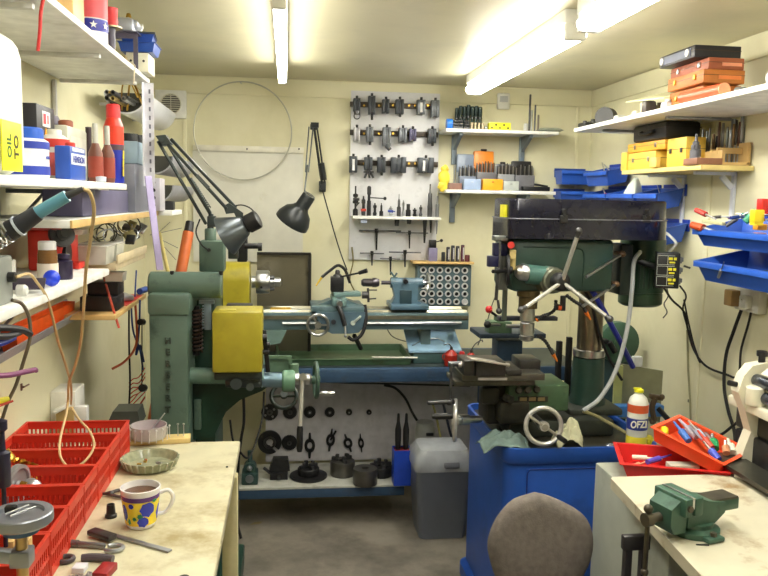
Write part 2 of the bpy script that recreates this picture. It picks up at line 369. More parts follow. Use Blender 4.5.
# items on the top shelf
ZT = 2.0165
t = thing('star_drum', 'tall white cylinder with red and blue star print on the top left shelf', 'drum', (-.54, 2.02, ZT))
p = A(88, 28, X=-.52)
m = MB(); m.rev([(.04, 0), (.042, .003), (.042, .2), (.038, .204)], (-.515, 2.2, ZT), seg=28); obj('body', m, M((240, 236, 240), .35), t)
m = MB(); m.rev2([(.0422, .03), (.0428, .03), (.0428, .06), (.0422, .06)], (-.515, 2.2, ZT), seg=28); obj('blue_band', m, M((46, 50, 160)), t)
m = MB(); m.rev2([(.0422, .063), (.0428, .063), (.0428, .12), (.0422, .12)], (-.515, 2.2, ZT), seg=28); obj('red_band', m, M((226, 90, 100)), t)
m = MB()
for k in range(8):
    an = k*PI/4-1.2; cx, cy = -.515+.0431*math.cos(an), 2.2+.0431*math.sin(an); u = (-math.sin(an), math.cos(an), 0)
    m.prism([((.010 if j % 2 == 0 else .004)*math.sin(j*PI/5), (.010 if j % 2 == 0 else .004)*math.cos(j*PI/5)) for j in range(10)], (cx, cy, ZT+.045), u, (0, 0, 1), (math.cos(an)*.0012, math.sin(an)*.0012, 0))
obj('star', m, white, t)
t = thing('solder_reel', 'dark spindle with a bright red reel on top, beside the star drum', 'reel', (-.50, 2.27, ZT))
m = MB(); m.rev([(.015, 0), (.013, .02), (.015, .04), (.013, .06), (.015, .075)], (-.50, 2.36, ZT)); obj('spindle', m, M((70, 66, 84)), t)
m = MB(); m.rev([(.033, 0), (.033, .004), (.02, .005)], (-.50, 2.36, ZT+.0755)); obj('flange', m, M((150, 140, 110), .3, .7), t)
m = MB(); m.rev([(.02, 0), (.022, .015), (.02, .02), (.022, .05)], (-.50, 2.36, ZT+.081)); obj('winding', m, M((224, 60, 66)), t)
t = thing('angle_iron_stand', 'grey angle-iron frame holding a tan box on the top left shelf', 'metal frame', (-.52, 2.42, ZT))
fm = M((96, 92, 112), .5, .3)
m = MB()
for dx in (-.07, .07):
    for dy in (-.04, .05): m.box((-.545+dx, 2.64+dy, ZT+.055), (.014, .004, .11)); m.box((-.545+dx-.005, 2.64+dy+.006, ZT+.055), (.004, .014, .11))
m.box((-.545, 2.645, ZT+.1115), (.16, .13, .003)); m.box((-.545, 2.597, ZT+.102), (.15, .004, .016)); obj('frame', m, fm, t)
m = MB(); m.box((-.55, 2.645, ZT+.024), (.08, .05, .045), bev=.003); one('small_carton', m, M((170, 150, 110)), 'small tan carton inside the grey angle-iron frame', 'box')
m = MB(); m.box((-.545, 2.65, ZT+.136), (.13, .12, .044), bev=.012); m.box((-.49, 2.65, ZT+.145), (.04, .08, .026), (0, .4, 0), bev=.006); m.cyl((-.545, 2.588, ZT+.135), (-.545, 2.575, ZT+.135), .014)
one('grey_motor_casing', m, M((176, 182, 194), .35, .4), 'silver grey metal casing sitting on the angle-iron frame', 'machine part')
def btray(x, y, z, rz, name, lab, cont=None, sx=.1, sy=.15, h=.03):
    m = MB(); m.tray((x, y, z), sx, sy, h, .0025, .82, rz, .004)
    return one(name, m, binblue, lab, 'plastic tray')
btray(-.48, 2.70, ZT+.063, 0, 'plastic_tray', 'lower blue plastic tray at the end of the top left shelf', sx=.12, sy=.13, h=.03)
btray(-.485, 2.70, ZT+.095, .1, 'plastic_tray', 'upper blue plastic tray with a dark lid at the end of the top left shelf', sx=.11, sy=.12, h=.024)
m = MB(); m.box((-.485, 2.70, ZT+.123), (.115, .12, .006), (0, 0, .1), bev=.002); one('flat_tin_box', m, M((60, 64, 70)), 'dark flat lid covering the upper blue tray', 'lid')
t = thing('white_box', 'white perforated box under the blue trays at the end of the top left shelf', 'box', (-.48, 2.7, ZT))
m = MB(); m.box((-.48, 2.71, ZT+.031), (.07, .12, .06), bev=.002); obj('shell', m, M((236, 234, 214)), t)
m = MB()
for k in range(3): m.cyl((-.50+k*.02, 2.6499, ZT+.035), (-.50+k*.02, 2.6485, ZT+.035), .004, seg=8)
obj('hole', m, black, t)
t = thing('hand_plane', 'small tool with brass knob and white grip on the dark lid', 'hand tool', (-.51, 2.58, ZT+.07))
m = MB(); m.box((-.50, 2.69, ZT+.133), (.05, .08, .012), bev=.003); m.box((-.51, 2.68, ZT+.147), (.02, .02, .02), bev=.004); obj('body', m, M((60, 50, 80)), t)
m = MB(); m.rev([(.006, 0), (.004, .012), (.009, .02), (.006, .03), (0, .032)], (-.51, 2.68, ZT+.157)); obj('knob', m, brass, t)
m = MB(); m.box((-.48, 2.70, ZT+.145), (.018, .06, .016), (.5, 0, 0), bev=.004); obj('grip', m, white, t)
m = MB(); m.tube(spline([(-.47, 2.50, ZT+.003), (-.462, 2.49, ZT+.002), (-.4605, 2.49, ZT-.02), (-.4605, 2.478, ZT-.06), (-.4605, 2.495, ZT-.03), (-.461, 2.51, ZT-.002), (-.47, 2.515, ZT+.003)], 5), .0012, 5); one('string', m, M((220, 205, 180)), 'loop of pale string dangling over the front of the top left shelf', 'string')
p0 = A(40, 0, Y=1.58); m = MB(); m.tube(spline([(-.47, 1.6, ZT+.005), (-.458, 1.6, ZT-.005), A(41, 12, Y=1.6), A(40, 30, Y=1.6), A(38, 51, Y=1.6)], 5), .0035, 7)
one('red_cable', m, M((196, 44, 44)), 'short red cable end hanging over the edge of the top left shelf', 'cable')
m = MB(); m.box((-.53, 1.96, ZT+.04), (.09, .1, .08), bev=.004); one('orange_carton', m, M((230, 190, 130)), 'pale orange carton at the top edge, left of the star drum', 'box')
# third shelf: wood edge, white end
t = thing('wall_shelf', 'pine-edged shelf under the can shelf on the left wall', 'shelf', (XL, 2.6, 1.55))
m = MB(); m.box(((XL-.49)/2+.002, 2.45, 1.556), (-.49-XL-.004, 1.2, .018), bev=.002); obj('board', m, white, t)
m = MB(); m.box((-.4865, 2.45, 1.556), (.006, 1.2, .018), bev=.001); obj('edging', m, wood, t)
m = MB(); m.box((-.595, 3.19, 1.556), (.325, .27, .018), bev=.002); obj('end_board', m, white, t)
Z3 = 1.5655
m = MB(); m.box((-.57, 2.38, Z3+.036), (.10, .58, .070), bev=.004); one('steel_case', m, M((98, 94, 128), .45, .2), 'long mauve-grey steel box pushed in under the can shelf', 'box')
t = thing('meter_box', 'pale blue metal instrument box with black top, left of the white upright', 'instrument box', (-.55, 2.62, Z3))
m = MB(); m.box((-.545, 2.86, Z3+.2), (.09, .24, .075), bev=.004); obj('upper_box', m, M((150, 172, 190), .4, .2), t)
m = MB(); m.box((-.545, 2.82, Z3+.081), (.085, .24, .16), bev=.003); obj('lower_box', m, M((124, 126, 140), .45, .3), t)
m = MB(); m.cyl((-.55, 2.84, Z3+.238), (-.55, 2.84, Z3+.268), .034); m.cyl((-.53, 2.92, Z3+.238), (-.53, 2.92, Z3+.27), .018); obj('knob', m, black, t)
t = thing('terminal_block', 'light grey perforated metal chassis standing on the white shelf end', 'chassis', (-.49, 2.86, Z3))
m = MB(); m.box((-.50, 3.03, Z3+.06), (.07, .12, .12), bev=.002); obj('chassis', m, M((196, 192, 204), .4, .3), t)
m = MB()
for i in range(4):
    for j in range(2): m.cyl((-.5+j*.026-.013, 2.9698, Z3+.02+i*.028), (-.5+j*.026-.013, 2.9685, Z3+.02+i*.028), .007, seg=10)
obj('socket', m, black, t)
m = MB(); m.box((-.46, 3.16, Z3+.018), (.04, .05, .034), bev=.004); one('black_connector', m, black, 'small black plug block at the end of the pine-edged shelf', 'connector')
m = MB(); m.cyl((-.66, 2.75, Z3), (-.66, 2.75, Z3+.22), .028); m.cyl((-.66, 2.75, Z3+.22), (-.66, 2.75, Z3+.28), .01); one('dark_bottle', m, M((50, 30, 40)), 'dark bottle standing behind the pale blue instrument box', 'bottle')
# guttering lengths along the left wall
def gutter(y0, y1, x, z, r, m_, lab, inner=True):
    n = 14; P = [(r*math.cos(PI+PI*k/n), r*math.sin(PI+PI*k/n)) for k in range(n+1)]; P += [(.93*a, .93*b) for a, b in reversed(P)]
    t = thing('gutter_length', lab, 'half-round gutter', (x, y0, z-r))
    m = MB(); m.prism(P, (x, y0, z), (1, 0, 0), (0, 0, 1), (0, y1-y0, 0)); obj('channel', m, m_, t)
    P2 = [(r*math.cos(PI+PI*k/n), r*math.sin(PI+PI*k/n)) for k in range(n+1)]
    m = MB(); m.prism([(a*.92, b*.92) for a, b in P2], (x, y0+.02, z), (1, 0, 0), (0, 0, 1), (0, .004, 0)); obj('stop_end', m, M((52, 52, 48)), t)
    for y in (y0+.06, y1-.06):
        m = MB(); m.box((XL+.03-.02, y, z-r*.5), (.05 if x-XL < .1 else .1, .012, .012)); obj('bracket', m, m_, t)
    return t
wpl = mat('gutter_white', (214, 216, 226), .35, var=.04)
gutter(3.3, 4.1, -.645, 2.03, .085, wpl, 'pale half-round gutter holding rods, topmost on the left wall behind the upright')
t = thing('rod_bundle', 'loose bundle of tubes and bars lying in the topmost gutter', 'rods')
cols = [M((40, 40, 42)), M((170, 170, 175), .3, .9), M((176, 150, 90)), M((70, 70, 76)), M((200, 200, 205), .3, .8)]
for k in range(9):
    x, z = -.685+.017*(k % 6), 1.976+.022*(k//6)+.01*abs(k % 6-2.5)/2.5; m = MB()
    a, b = (x-.002, 3.16-.03*(k % 3), z+.004), (x+.002, 3.9, z+.01)
    (m.tubeh(a, b, .009, .0065, 12) if k % 2 == 0 else m.cyl(a, b, .005)); obj('rod', m, cols[k % 5], t)
m = MB(); m.tube(spline([(-.66, 3.3, 1.96), (-.63, 3.16, 2.03), (-.60, 3.12, 2.06), (-.58, 3.2, 2.0)], 6), .003, 6); m.tube(spline([(-.64, 3.3, 1.96), (-.60, 3.18, 2.06), (-.57, 3.25, 1.98)], 6), .004, 6); obj('brass_wire', m, brass, t)
gutter(3.36, 4.1, -.545, 1.785, .075, M((150, 150, 158)), 'grey half-round gutter with a dark end, middle one behind the upright')
gutter(3.36, 4.1, -.545, 1.665, .075, M((150, 150, 158)), 'grey half-round gutter with a dark end, just above the white shelf end')
# fourth shelf (white) with soldering station
t = thing('wall_shelf', 'white shelf carrying the soldering station, left foreground', 'shelf', (XL, 1.7, 1.4))
m = MB(); m.box(((XL-.5)/2+.002, 1.55, 1.407), (-.5-XL-.004, 1.46, .018), bev=.002); obj('board', m, white, t)
for y in (1.3, 2.0):
    m = MB(); m.box((XL+.009, y, 1.3), (.012, .02, .19), bev=.002); m.bar((XL+.018, y, 1.24), (XL+.15, y, 1.392), .012, .006); obj('bracket', m, grey, t)
Z4 = 1.4165
t = thing('wall_shelf', 'pale wood ledge holding clear boxes, beyond the red grinder', 'shelf', (XL, 2.6, 1.4))
m = MB(); m.box((-.63, 2.64, 1.409), (.25, .48, .02), bev=.002); obj('board', m, mat('shelf_wood', (206, 190, 156), .5), t)
m = MB(); m.box((-.505+.003, 2.64, 1.432), (.006, .48, .026), bev=.001); obj('lip', m, mat('shelf_wood', (206, 190, 156), .5), t)
# red bench grinder
t = thing('bench_grinder', 'small red machine with black wheels on the soldering shelf', 'bench grinder', (-.65, 2.02, Z4))
rm = M((214, 50, 40), .4, var=.1)
m = MB(); m.box((-.645, 2.27, Z4+.055), (.09, .17, .11), bev=.008); obj('body', m, rm, t)
m = MB(); m.box((-.645, 2.27, Z4+.122), (.11, .24, .022), bev=.006); obj('top_guard', m, M((150, 44, 44), .4), t)
m = MB(); m.cyl((-.602, 2.22, Z4+.045), (-.592, 2.22, Z4+.045), .032, seg=20); obj('opening', m, black, t)
m = MB(); m.rev([(.034, 0), (.034, .012), (.02, .016), (.02, .022), (.012, .024), (.012, .03)], (-.60, 2.175, Z4+.098), (.6, -.75, .3)); obj('wheel', m, M((52, 52, 56)), t)
m = MB(); m.box((-.588, 2.32, Z4+.10), (.03, .06, .014), bev=.002); obj('plate', m, M((220, 210, 200)), t)
m = MB(); m.box((-.585, 2.27, Z4+.010), (.03, .06, .018), bev=.002); obj('foot', m, rm, t)
# clear boxes and clutter on wood ledge
for k, (y, lab) in enumerate(((2.40, 'cloudy clear plastic box nearest the red grinder'), (2.54, 'cloudy clear plastic box in the middle of the pale wood ledge'))):
    t = thing('storage_box', lab, 'plastic box', (-.55, y, 1.42)); m = MB(); m.tray((-.575, y, 1.42), .11, .11, .05, .0025, .92); obj('box', m, M((190, 190, 180), .3, var=.15), t)
    m = MB(); m.box((-.575, y, 1.4725), (.114, .114, .004), bev=.001); obj('lid', m, M((206, 204, 196), .25), t)
random.seed(3)
t = thing('wire_coil', 'tangled coils of black and silver wire hanging at the far end of the wood ledge', 'wire')
for k in range(10):
    c = Vector((-.60+random.uniform(-.05, .06), 2.62+random.uniform(-.1, .25), 1.475+random.uniform(0, .045)))
    m = MB(); m.ring(c, (random.uniform(-.5, .5), random.uniform(-1, -.3), random.uniform(-.3, .6)), random.uniform(.022, .042), .0022, 20, 5); obj('coil', m, [black, steel, M((60, 56, 40)), M((150, 140, 90), .3, .8)][k % 4], t)
t = thing('battery_holder', 'bunch of assorted metal fittings strung under the pine-edged shelf', 'fittings')
for k in range(9):
    y = 2.7+k*.05; m = MB(); m.box((-.56+random.uniform(-.04, .04), y, 1.50+random.uniform(-.03, .01)), (.03, .04, .014), (random.random(), random.random(), 0), bev=.003); obj('fitting', m, [steel, black, M((150, 140, 90)), dsteel][k % 4], t)
for k in range(4):
    m = MB(); a = A(150+k*2, 235, Y=3.3); b = A((182, 178, 176, 170)[k], (228, 248, 260, 222)[k], Y=3.35+.01*k); m.cyl(a, b, .0012, seg=5)
    one('thin_wire', m, dsteel, ['fine wire poking right towards the orange tube, upper middle of the spray', 'fine wire sloping down right of the lilac strip', 'steepest fine wire right of the lilac strip', 'fine wire poking up and right, uppermost of the spray'][k], 'wire')
m = MB(); m.cyl(A(159, 232, Y=3.3), A(168, 272, Y=3.3), .008, seg=10); m.v = m.v; one('dowel', m, M((206, 190, 120)), 'pale yellow wooden dowel right beside the lilac strip', 'dowel')
# small bottles in front (fourth shelf)
a = can('flux_bottle', -.555, 1.90, .022, .078, Z4, M((128, 90, 50), .25), M((236, 234, 236)), .02, .02, 'brown glass bottle with a white lid and white label', 'bottle', .15, [(.08, .6, M((230, 216, 200)))], neck=.02)
can('ink_bottle', -.545, 1.99, .022, .05, Z4, M((40, 32, 60), .3), M((46, 36, 66)), .012, .016, 'dark purple pot right behind the brown glass bottle', 'pot', .1)
m = MB(); m.sph((-.527, 1.83, Z4+.019), .0185); one('blue_ball', m, M((40, 70, 220), .3), 'round bright blue ball-shaped cap beside the brown bottle', 'cap')
m = MB(); m.box((-.625, 1.81, Z4+.03), (.04, .06, .06), bev=.003); one('leaflet_box', m, M((214, 214, 208)), 'white and yellow little carton behind the brown bottle', 'box')
m = MB(); m.sph((-.575, 1.76, Z4+.012), .0115); one('yellow_bead', m, M((220, 210, 30), .4), 'yellow round cap at the foot of the brown bottle', 'cap')
m = MB(); m.box((-.545, 1.72, Z4+.018), (.07, .05, .004), (R_(20), 0, .2), bev=.001); one('dark_card', m, M((50, 40, 56)), 'dark card with white edge lying by the soldering station', 'card')
# white round lid
m = MB(); m.rev([(.0, 0), (.032, .002), (.036, .012), (.03, .018), (0, .02)], (-.645, 1.66, Z4+.05), (1, -.6, .1), 24); one('white_disc', m, M((214, 212, 226), .4), 'white round plastic disc standing behind the soldering station', 'disc')
# soldering station
t = thing('soldering_station', 'grey metal soldering station at the left edge of the photo', 'soldering station', (-.58, 1.36, Z4))
m = MB(); m.box((-.585, 1.48, Z4+.045), (.12, .19, .09), (0, 0, .0), bev=.004); obj('case', m, M((142, 146, 140), .4, .3), t)
m = MB(); m.cyl((-.5248, 1.55, Z4+.05), (-.512, 1.55, Z4+.05), .01); obj('cable_gland', m, black, t)
m = MB()
for k in range(4): m.cyl((-.5249, 1.42, Z4+.02+.013*k), (-.5235, 1.42, Z4+.02+.013*k), .003)
obj('screw', m, steel, t)
m = MB(); m.rev([(.012, 0), (.012, .014), (.009, .018)], (-.524+.003, 1.585, Z4+.02), (1, 0, 0)); one('white_plug', m, M((226, 226, 220)), 'small white fitting at the corner of the soldering station', 'plug')
# soldering iron
t = thing('soldering_iron', 'blue-handled soldering iron resting in a coiled spring holder, far left', 'soldering iron', (-.42, 1.25, 1.55))
def SP(px, py): return A(px, py, Y=1.28)
m = MB(); m.cyl(SP(36, 214), SP(67, 196), .0105, .0095, 18); obj('handle', m, M((104, 168, 196), .35), t)
m = MB(); m.cyl(SP(20, 225), SP(38, 213), .0145, .0125, 18); obj('grip', m, M((52, 54, 64), .5), t)
m = MB(); m.cyl(SP(9, 231.5), SP(20, 225), .0165, .015, 18); obj('collar', m, M((40, 42, 50), .5), t)
m = MB(); m.cyl(SP(17, 227), SP(19, 225.8), .0172, seg=18); obj('white_ring', m, M((200, 210, 224), .4), t)
m = MB(); m.cyl(SP(67, 196), SP(83, 189), .006, .004, 12); obj('strain_relief', m, M((70, 70, 74), .5), t)
m = MB(); d = (SP(-30, 254)-SP(9, 231.5)); q = d.to_track_quat('Z', 'Y').to_matrix(); P = []
for k in range(150): an = k*.42; P.append(SP(10, 231)+q @ Vector((.0165*math.cos(an), .0165*math.sin(an), d.length*k/149)))
m.tube(P, .0013, 5); one('spring_holder', m, steel, 'chrome coil spring cradling the soldering iron tip', 'spring holder')
# iron stand base behind frame edge
m = MB(); m.bar(SP(-24, 250), SP(-24, 250)+Vector((-.06, .05, -.0)), .012, .006); q_ = SP(-24, 250)+Vector((-.06, .05, 0)); m.bar(q_, (q_.x, q_.y, Z4+.01), .012, .006); m.box((q_.x, q_.y, Z4+.006), (.05, .05, .01), bev=.003)
one('iron_stand', m, dsteel, 'dark stand post behind the spring holder at the picture edge', 'stand')
# cables
def cable(pts, r, m_, lab, cat='cable', name='cable', n=6, seg=7, group=None):
    m = MB(); m.tube(spline(pts, n), r, seg); return one(name, m, m_, lab, cat, group)
cable([A(83, 189, Y=1.28), A(90, 193, Y=1.29), A(94, 210, Y=1.32), A(91, 235, Y=1.4), A(86, 270, Y=1.5), A(84, 300, Y=1.6), A(81, 340, Y=1.75), A(75, 366, Y=1.9), A(69, 382, Y=2.0), A(68, 400, Y=2.08), A(66, 415, Y=2.06), A(60, 440, Y=1.98), A(61, 458, Y=1.93), A(72, 468, Y=1.92), A(86, 460, Y=1.95), A(94, 446, Y=2.0), A(90, 432, Y=2.05), A(78, 418, Y=2.08), A(72, 408, Y=2.1)], .0032, tan, 'tan cable running from the soldering iron down to a loop over the red crates', name='iron_cable')
cable([(-.511, 1.55, Z4+.05), (-.5, 1.59, Z4+.052), A(38, 284, Y=1.65), A(46, 296, Y=1.7), A(52, 315, Y=1.75), A(58, 340, Y=1.84), A(66, 366, Y=2.0), A(71, 385, Y=2.15), A(71, 404, Y=2.33)], .003, tan, 'tan cable from the soldering station meeting the iron cable above the sockets', name='station_cable')
cable([A(12, 300, Y=1.38), A(22, 304, Y=1.4), A(29, 318, Y=1.42), A(30, 338, Y=1.43), A(24, 360, Y=1.44), A(16, 385, Y=1.45), A(8, 402, Y=1.46), A(2, 420, Y=1.47)], .0032, M((110, 100, 84)), 'grey-brown cable drooping past the purple handle at the left edge', name='mains_cable')
# wall channel with orange tray
t = thing('tool_channel', 'grey plastic channel tray fixed to the left wall under the soldering shelf', 'tool tray', (-.71, 1.7, 1.22))
m = MB(); m.prism([(0, 0), (.05, 0), (.075, .035), (.073, .037), (.048, .003), (.003, .003), (.003, .06), (0, .06)], (XL+.001, 1.5, 1.2), (1, 0, 0), (0, 0, 1), (0, 1.3, 0)); obj('channel', m, M((160, 160, 172), .4, .1), t)
m = MB(); m.box((XL+.01, 2.55, 1.187), (.018, .04, .02), bev=.002); obj('clip', m, M((220, 216, 190)), t)
m = MB(); m.tray((-.7275, 2.42, 1.2045), .04, .58, .06, .003, .95); one('orange_tray', m, orange, 'long bright orange tray sitting in the grey wall channel', 'plastic tray')
def handle_tool(lab, px, mname, cat, col, col2):
    m = MB()
m = MB(); m.tube(spline([A(-6, 376, Y=1.35), A(10, 375, Y=1.38), A(24, 372, Y=1.42), A(34, 370, Y=1.45)], 5), .004, 10, rr=[.005]*16); t = thing('purple_handle', 'purple tool handle with a hanging hole, left edge below the wall channel', 'tool handle', A(10, 375, Y=1.38)); obj('handle', m, M((122, 60, 104), .4), t)
m = MB(); m.ring(A(35.5, 370, Y=1.455), (0.3, 1, .3), .004, .0018, 14, 6); obj('hanging_eye', m, M((160, 110, 146), .4), t)
t = thing('yellow_tool', 'yellow-tipped tool poking in at the left edge above the red crates', 'tool', A(5, 400, Y=1.4))
m = MB(); m.cyl(A(-5, 402, Y=1.4), A(8, 399, Y=1.42), .006, .005, 10); obj('sleeve', m, M((216, 206, 40), .4), t)
m = MB(); m.cyl(A(-5, 407, Y=1.4), A(13, 401, Y=1.42), .0035, .002, 8); obj('blade', m, M((200, 70, 50), .4), t)
t = thing('pliers', 'black and blue handled pliers lying over the wall channel, left edge', 'pliers', A(5, 335, Y=1.35))
m = MB(); m.tube(spline([A(-8, 328, Y=1.33), A(8, 328, Y=1.36), A(22, 330, Y=1.4), A(30, 334, Y=1.43)], 5), .006, 9); m.tube(spline([A(-8, 336, Y=1.33), A(8, 336, Y=1.36), A(20, 332, Y=1.4)], 5), .006, 9); obj('jaws', m, M((46, 44, 48), .5), t)
m = MB(); m.tube(spline([A(-8, 345, Y=1.34), A(4, 342, Y=1.36), A(14, 337, Y=1.38)], 5), .006, 9); obj('handle', m, M((34, 50, 150), .4), t)
m = MB(); p = A(22, 387, X=XL+.004); m.cyl((XL+.001, p.y, p.z), (XL+.01, p.y, p.z), .003); m.cyl((XL+.01, p.y, p.z), (XL+.012, p.y+.035, p.z-.001), .0022); m.box((XL+.003, p.y, p.z), (.004, .008, .02)); one('wall_hook', m, M((120, 90, 80)), 'bare little metal hook on the left wall above the sockets', 'hook')
# far shelf with black boxes
t = thing('wall_shelf', 'small wood-edged shelf with a red mat just left of the green machine', 'shelf', (XL, 3.0, 1.22))
m = MB(); m.box((-.65, 2.86, 1.228), (.2, .56, .016), bev=.002); obj('board', m, wood, t)
m = MB(); m.box((-.62, 2.95, 1.2375), (.13, .30, .003)); obj('mat', m, M((206, 40, 34)), t)
for k, (x, y, z, sx, sy, h, lab) in enumerate(((-.62, 2.72, 1.2363, .12, .12, .05, 'lower black plastic case on the small wood-edged shelf'), (-.61, 2.73, 1.287, .10, .10, .045, 'upper black plastic case, stacked on the small wood-edged shelf'))):
    t = thing('tool_case', lab, 'case', (x, y, z)); m = MB(); m.box((x, y, z+h/2), (sx, sy, h), bev=.005); obj('shell', m, M((34, 32, 36)), t)
    m = MB(); m.box((x+sx/2+.001, y, z+h*.6), (.003, .02, .012)); obj('latch', m, M((80, 80, 84)), t)
m = MB(); m.box((-.60, 2.95, 1.252), (.04, .14, .02), (0, 0, .5), bev=.006); m.cyl((-.62, 2.88, 1.262), (-.60, 2.90, 1.265), .012); one('crumpled_foil', m, M((190, 190, 196), .3, .6), 'silver wrapped bundle on the red mat', 'bundle')
m = MB(); m.cyl((-.56, 3.06, 1.255), (-.55, 3.14, 1.255), .012); m.cyl((-.57, 3.02, 1.24), (-.565, 3.03, 1.34), .003); one('blue_reel', m, M((44, 80, 160)), 'small blue cable reel at the end of the red mat', 'reel')
m = MB(); m.tray((-.575, 2.72, 1.3335), .06, .07, .03, .002, .9); one('clear_cup', m, M((220, 220, 214), .2), 'small clear cup on top of the black cases', 'cup')
# cables hanging under it
cable([A(104, 278, Y=2.75), A(109, 295, Y=2.6), A(114, 312, Y=2.62), A(119, 328, Y=2.62)], .004, M((196, 80, 66)), 'short salmon-red cable hanging over the small wood shelf', name='hanging_cable')
cable([A(135, 300, Y=2.95), A(137, 335, Y=2.95), A(134, 350, Y=2.93), A(124, 362, Y=2.9), A(112, 369, Y=2.88)], .0045, M((196, 96, 60)), 'orange-brown cable curling left beneath the small wood shelf', name='hanging_cable')
cable([A(129, 300, Y=2.95), A(129, 340, Y=2.95), A(130, 380, Y=2.95), A(129, 408, Y=2.95)], .0035, black, 'straight black cable hanging below the small wood shelf', name='hanging_cable')
cable([A(140, 300, Y=2.98), A(139, 330, Y=2.98), A(136, 355, Y=2.98), A(140, 345, Y=2.99), A(144, 362, Y=3.0)], .0035, M((40, 66, 140)), 'blue cable twisting beside the black one under the wood shelf', name='hanging_cable')
cable([A(131, 300, Y=2.96), A(133, 330, Y=2.96), A(140, 350, Y=2.96), A(143, 370, Y=2.96)], .0035, M((50, 76, 150)), 'second blue cable crossing the first under the wood shelf', name='hanging_cable')
t = thing('chain_bundle', 'bundle of thin orange leads hanging beside the green column', 'leads')
random.seed(5)
for k in range(9):
    y0 = 375+k*4.2; m = MB(); m.tube(spline([A(145, y0-8+random.uniform(-3, 3), Y=3.0), A(139, y0+random.uniform(-4, 4), Y=2.97), A(133, y0+4, Y=2.96), A(129, y0+8, Y=2.97)], 4), .0022, 5); obj('lead', m, M((226, 96, 60)), t)
m = MB(); m.cyl(A(142, 388, Y=2.93), A(144, 388, Y=2.96), .014); m.cyl(A(140, 322, Y=2.93), A(143, 322, Y=2.96), .012); m.cyl(A(142, 322, Y=2.94), A(142, 388, Y=2.94), .002); one('black_knob_rod', m, black, 'thin rod with two black knobs left of the green column', 'rod')
m = MB(); m.box((-.57, 2.86, 1.02), (.1, .12, .06)); p = A(122, 416, Y=2.62); m = MB(); m.prism([(-.05, -.03), (.06, -.03), (.05, .015), (-.03, .015)], (p.x, p.y, p.z), (1, 0, 0), (0, 0, 1), (0, .1, 0)); one('dark_cover', m, M((66, 70, 66)), 'dark sloping metal cover behind the last red crate', 'cover')
# sockets on left wall
t = thing('wall_socket', 'white boxed double socket with a brown plug-top on the left wall above the red crates', 'socket', (XL, 2.45, .95))
m = MB(); m.box((XL+.04, 2.64, .915), (.078, .12, .14), bev=.003); obj('back_box', m, M((232, 230, 222), .35), t)
m = MB(); m.fb(56, 410, 74, 434, 2.54, .06, .003); obj('plug', m, M((176, 150, 96), .5), t)
m = MB(); m.fb(74, 407, 87, 434, 2.545, .03, .003); obj('plug', m, M((232, 230, 228), .35), t)
m = MB(); m.bar(A(70, 404, Y=2.54), A(54, 412, Y=2.53), .03, .012, .004); obj('cord_grip', m, M((236, 236, 232), .35), t)
# ---------------------------------------------------------------- left workbench
TZ = .89
t = thing('workbench', 'cream worn workbench in the left foreground', 'workbench', (-.45, 1.4, 0))
bm_ = mat('bench_top', (206, 200, 170), .45, var=.06, dirt=(160, 144, 100), dscale=7, dthr=(.48, .7), bump=.05)
m = MB(); m.box(((XL-.137)/2+.002, 1.36, TZ-.014), (-.137-XL-.006, 1.94, .028), bev=.004); obj('top', m, bm_, t)
m = MB(); m.box(((XL-.145)/2, 1.36, TZ-.058), (-.145-XL-.02, 1.90, .058), bev=.003); obj('apron', m, mat('bench_apron', (206, 196, 152), .5), t)
for (x, y) in ((-.165, 2.28), (-.165, .46), (-.72, 2.28), (-.72, .46)):
    m = MB(); m.box((x, y, (TZ-.088)/2), (.045, .045, TZ-.088), bev=.004); obj('leg', m, mat('bench_apron', (206, 196, 152), .5), t)
# crates
m = MB(); CW, CD, CH = .275, .118, .092
def wall(m, a, b, h):
    a, b = Vector(a), Vector(b); L = (b-a).length; u = (b-a)/L; n = max(4, int(L/.011))
    c = (a+b)/2; q = Matrix.Rotation(math.atan2(u.y, u.x), 3, 'Z')
    m.box((c.x, c.y, h-.010), (L, .0035, .020), q); m.box((c.x, c.y, .010), (L, .0025, .02), q); m.box((c.x, c.y, .047), (L, .0025, .008), q)
    m.box((c.x, c.y, h), (L+.004, .007, .003), q)
    for k in range(n+1):
        p = a+u*L*k/n; m.box((p.x, p.y, h/2), (.0045, .0025, h-.004), q)
hw, hd = CW/2, CD/2
wall(m, (-hw, -hd, 0), (hw, -hd, 0), CH); wall(m, (-hw, hd, 0), (hw, hd, 0), CH); wall(m, (-hw, -hd, 0), (-hw, hd, 0), CH); wall(m, (hw, -hd, 0), (hw, hd, 0), CH)
m.box((0, 0, .0015), (CW, CD, .003))
crate_places = ['nearest', 'second nearest', 'third', 'fourth', 'fifth', 'sixth', 'seventh', 'farthest']
labs = ['red perforated crate nearest the camera, half under the measuring stand', 'red perforated crate with tan wooden blocks in it, beside the measuring stand', 'red perforated crate level with the black cap, behind the grey ring', 'red perforated crate holding the brass fittings at the left', 'red perforated crate holding the silver chuck', 'red perforated crate with loose brass screws under the cable loop', 'red perforated crate just in front of the wall sockets', 'red perforated crate farthest from the camera, in front of the dark cover']
c0 = obj('plastic_crate', m, red, None, local=True); tag(c0, labs[0], 'crate', 'red crates along the left wall')
cy = [1.298+.1265*k for k in range(8)]
for k in range(8):
    if k == 0: c0.location = (-.585, cy[0], TZ+.001); continue
    dup(c0, (-.585, cy[k], TZ+.001), label=labs[k])
random.seed(11)
t = thing('brass_fittings', 'heap of brass valve fittings in the crate left of the silver chuck', 'brass fittings', (-.66, 1.68, TZ))
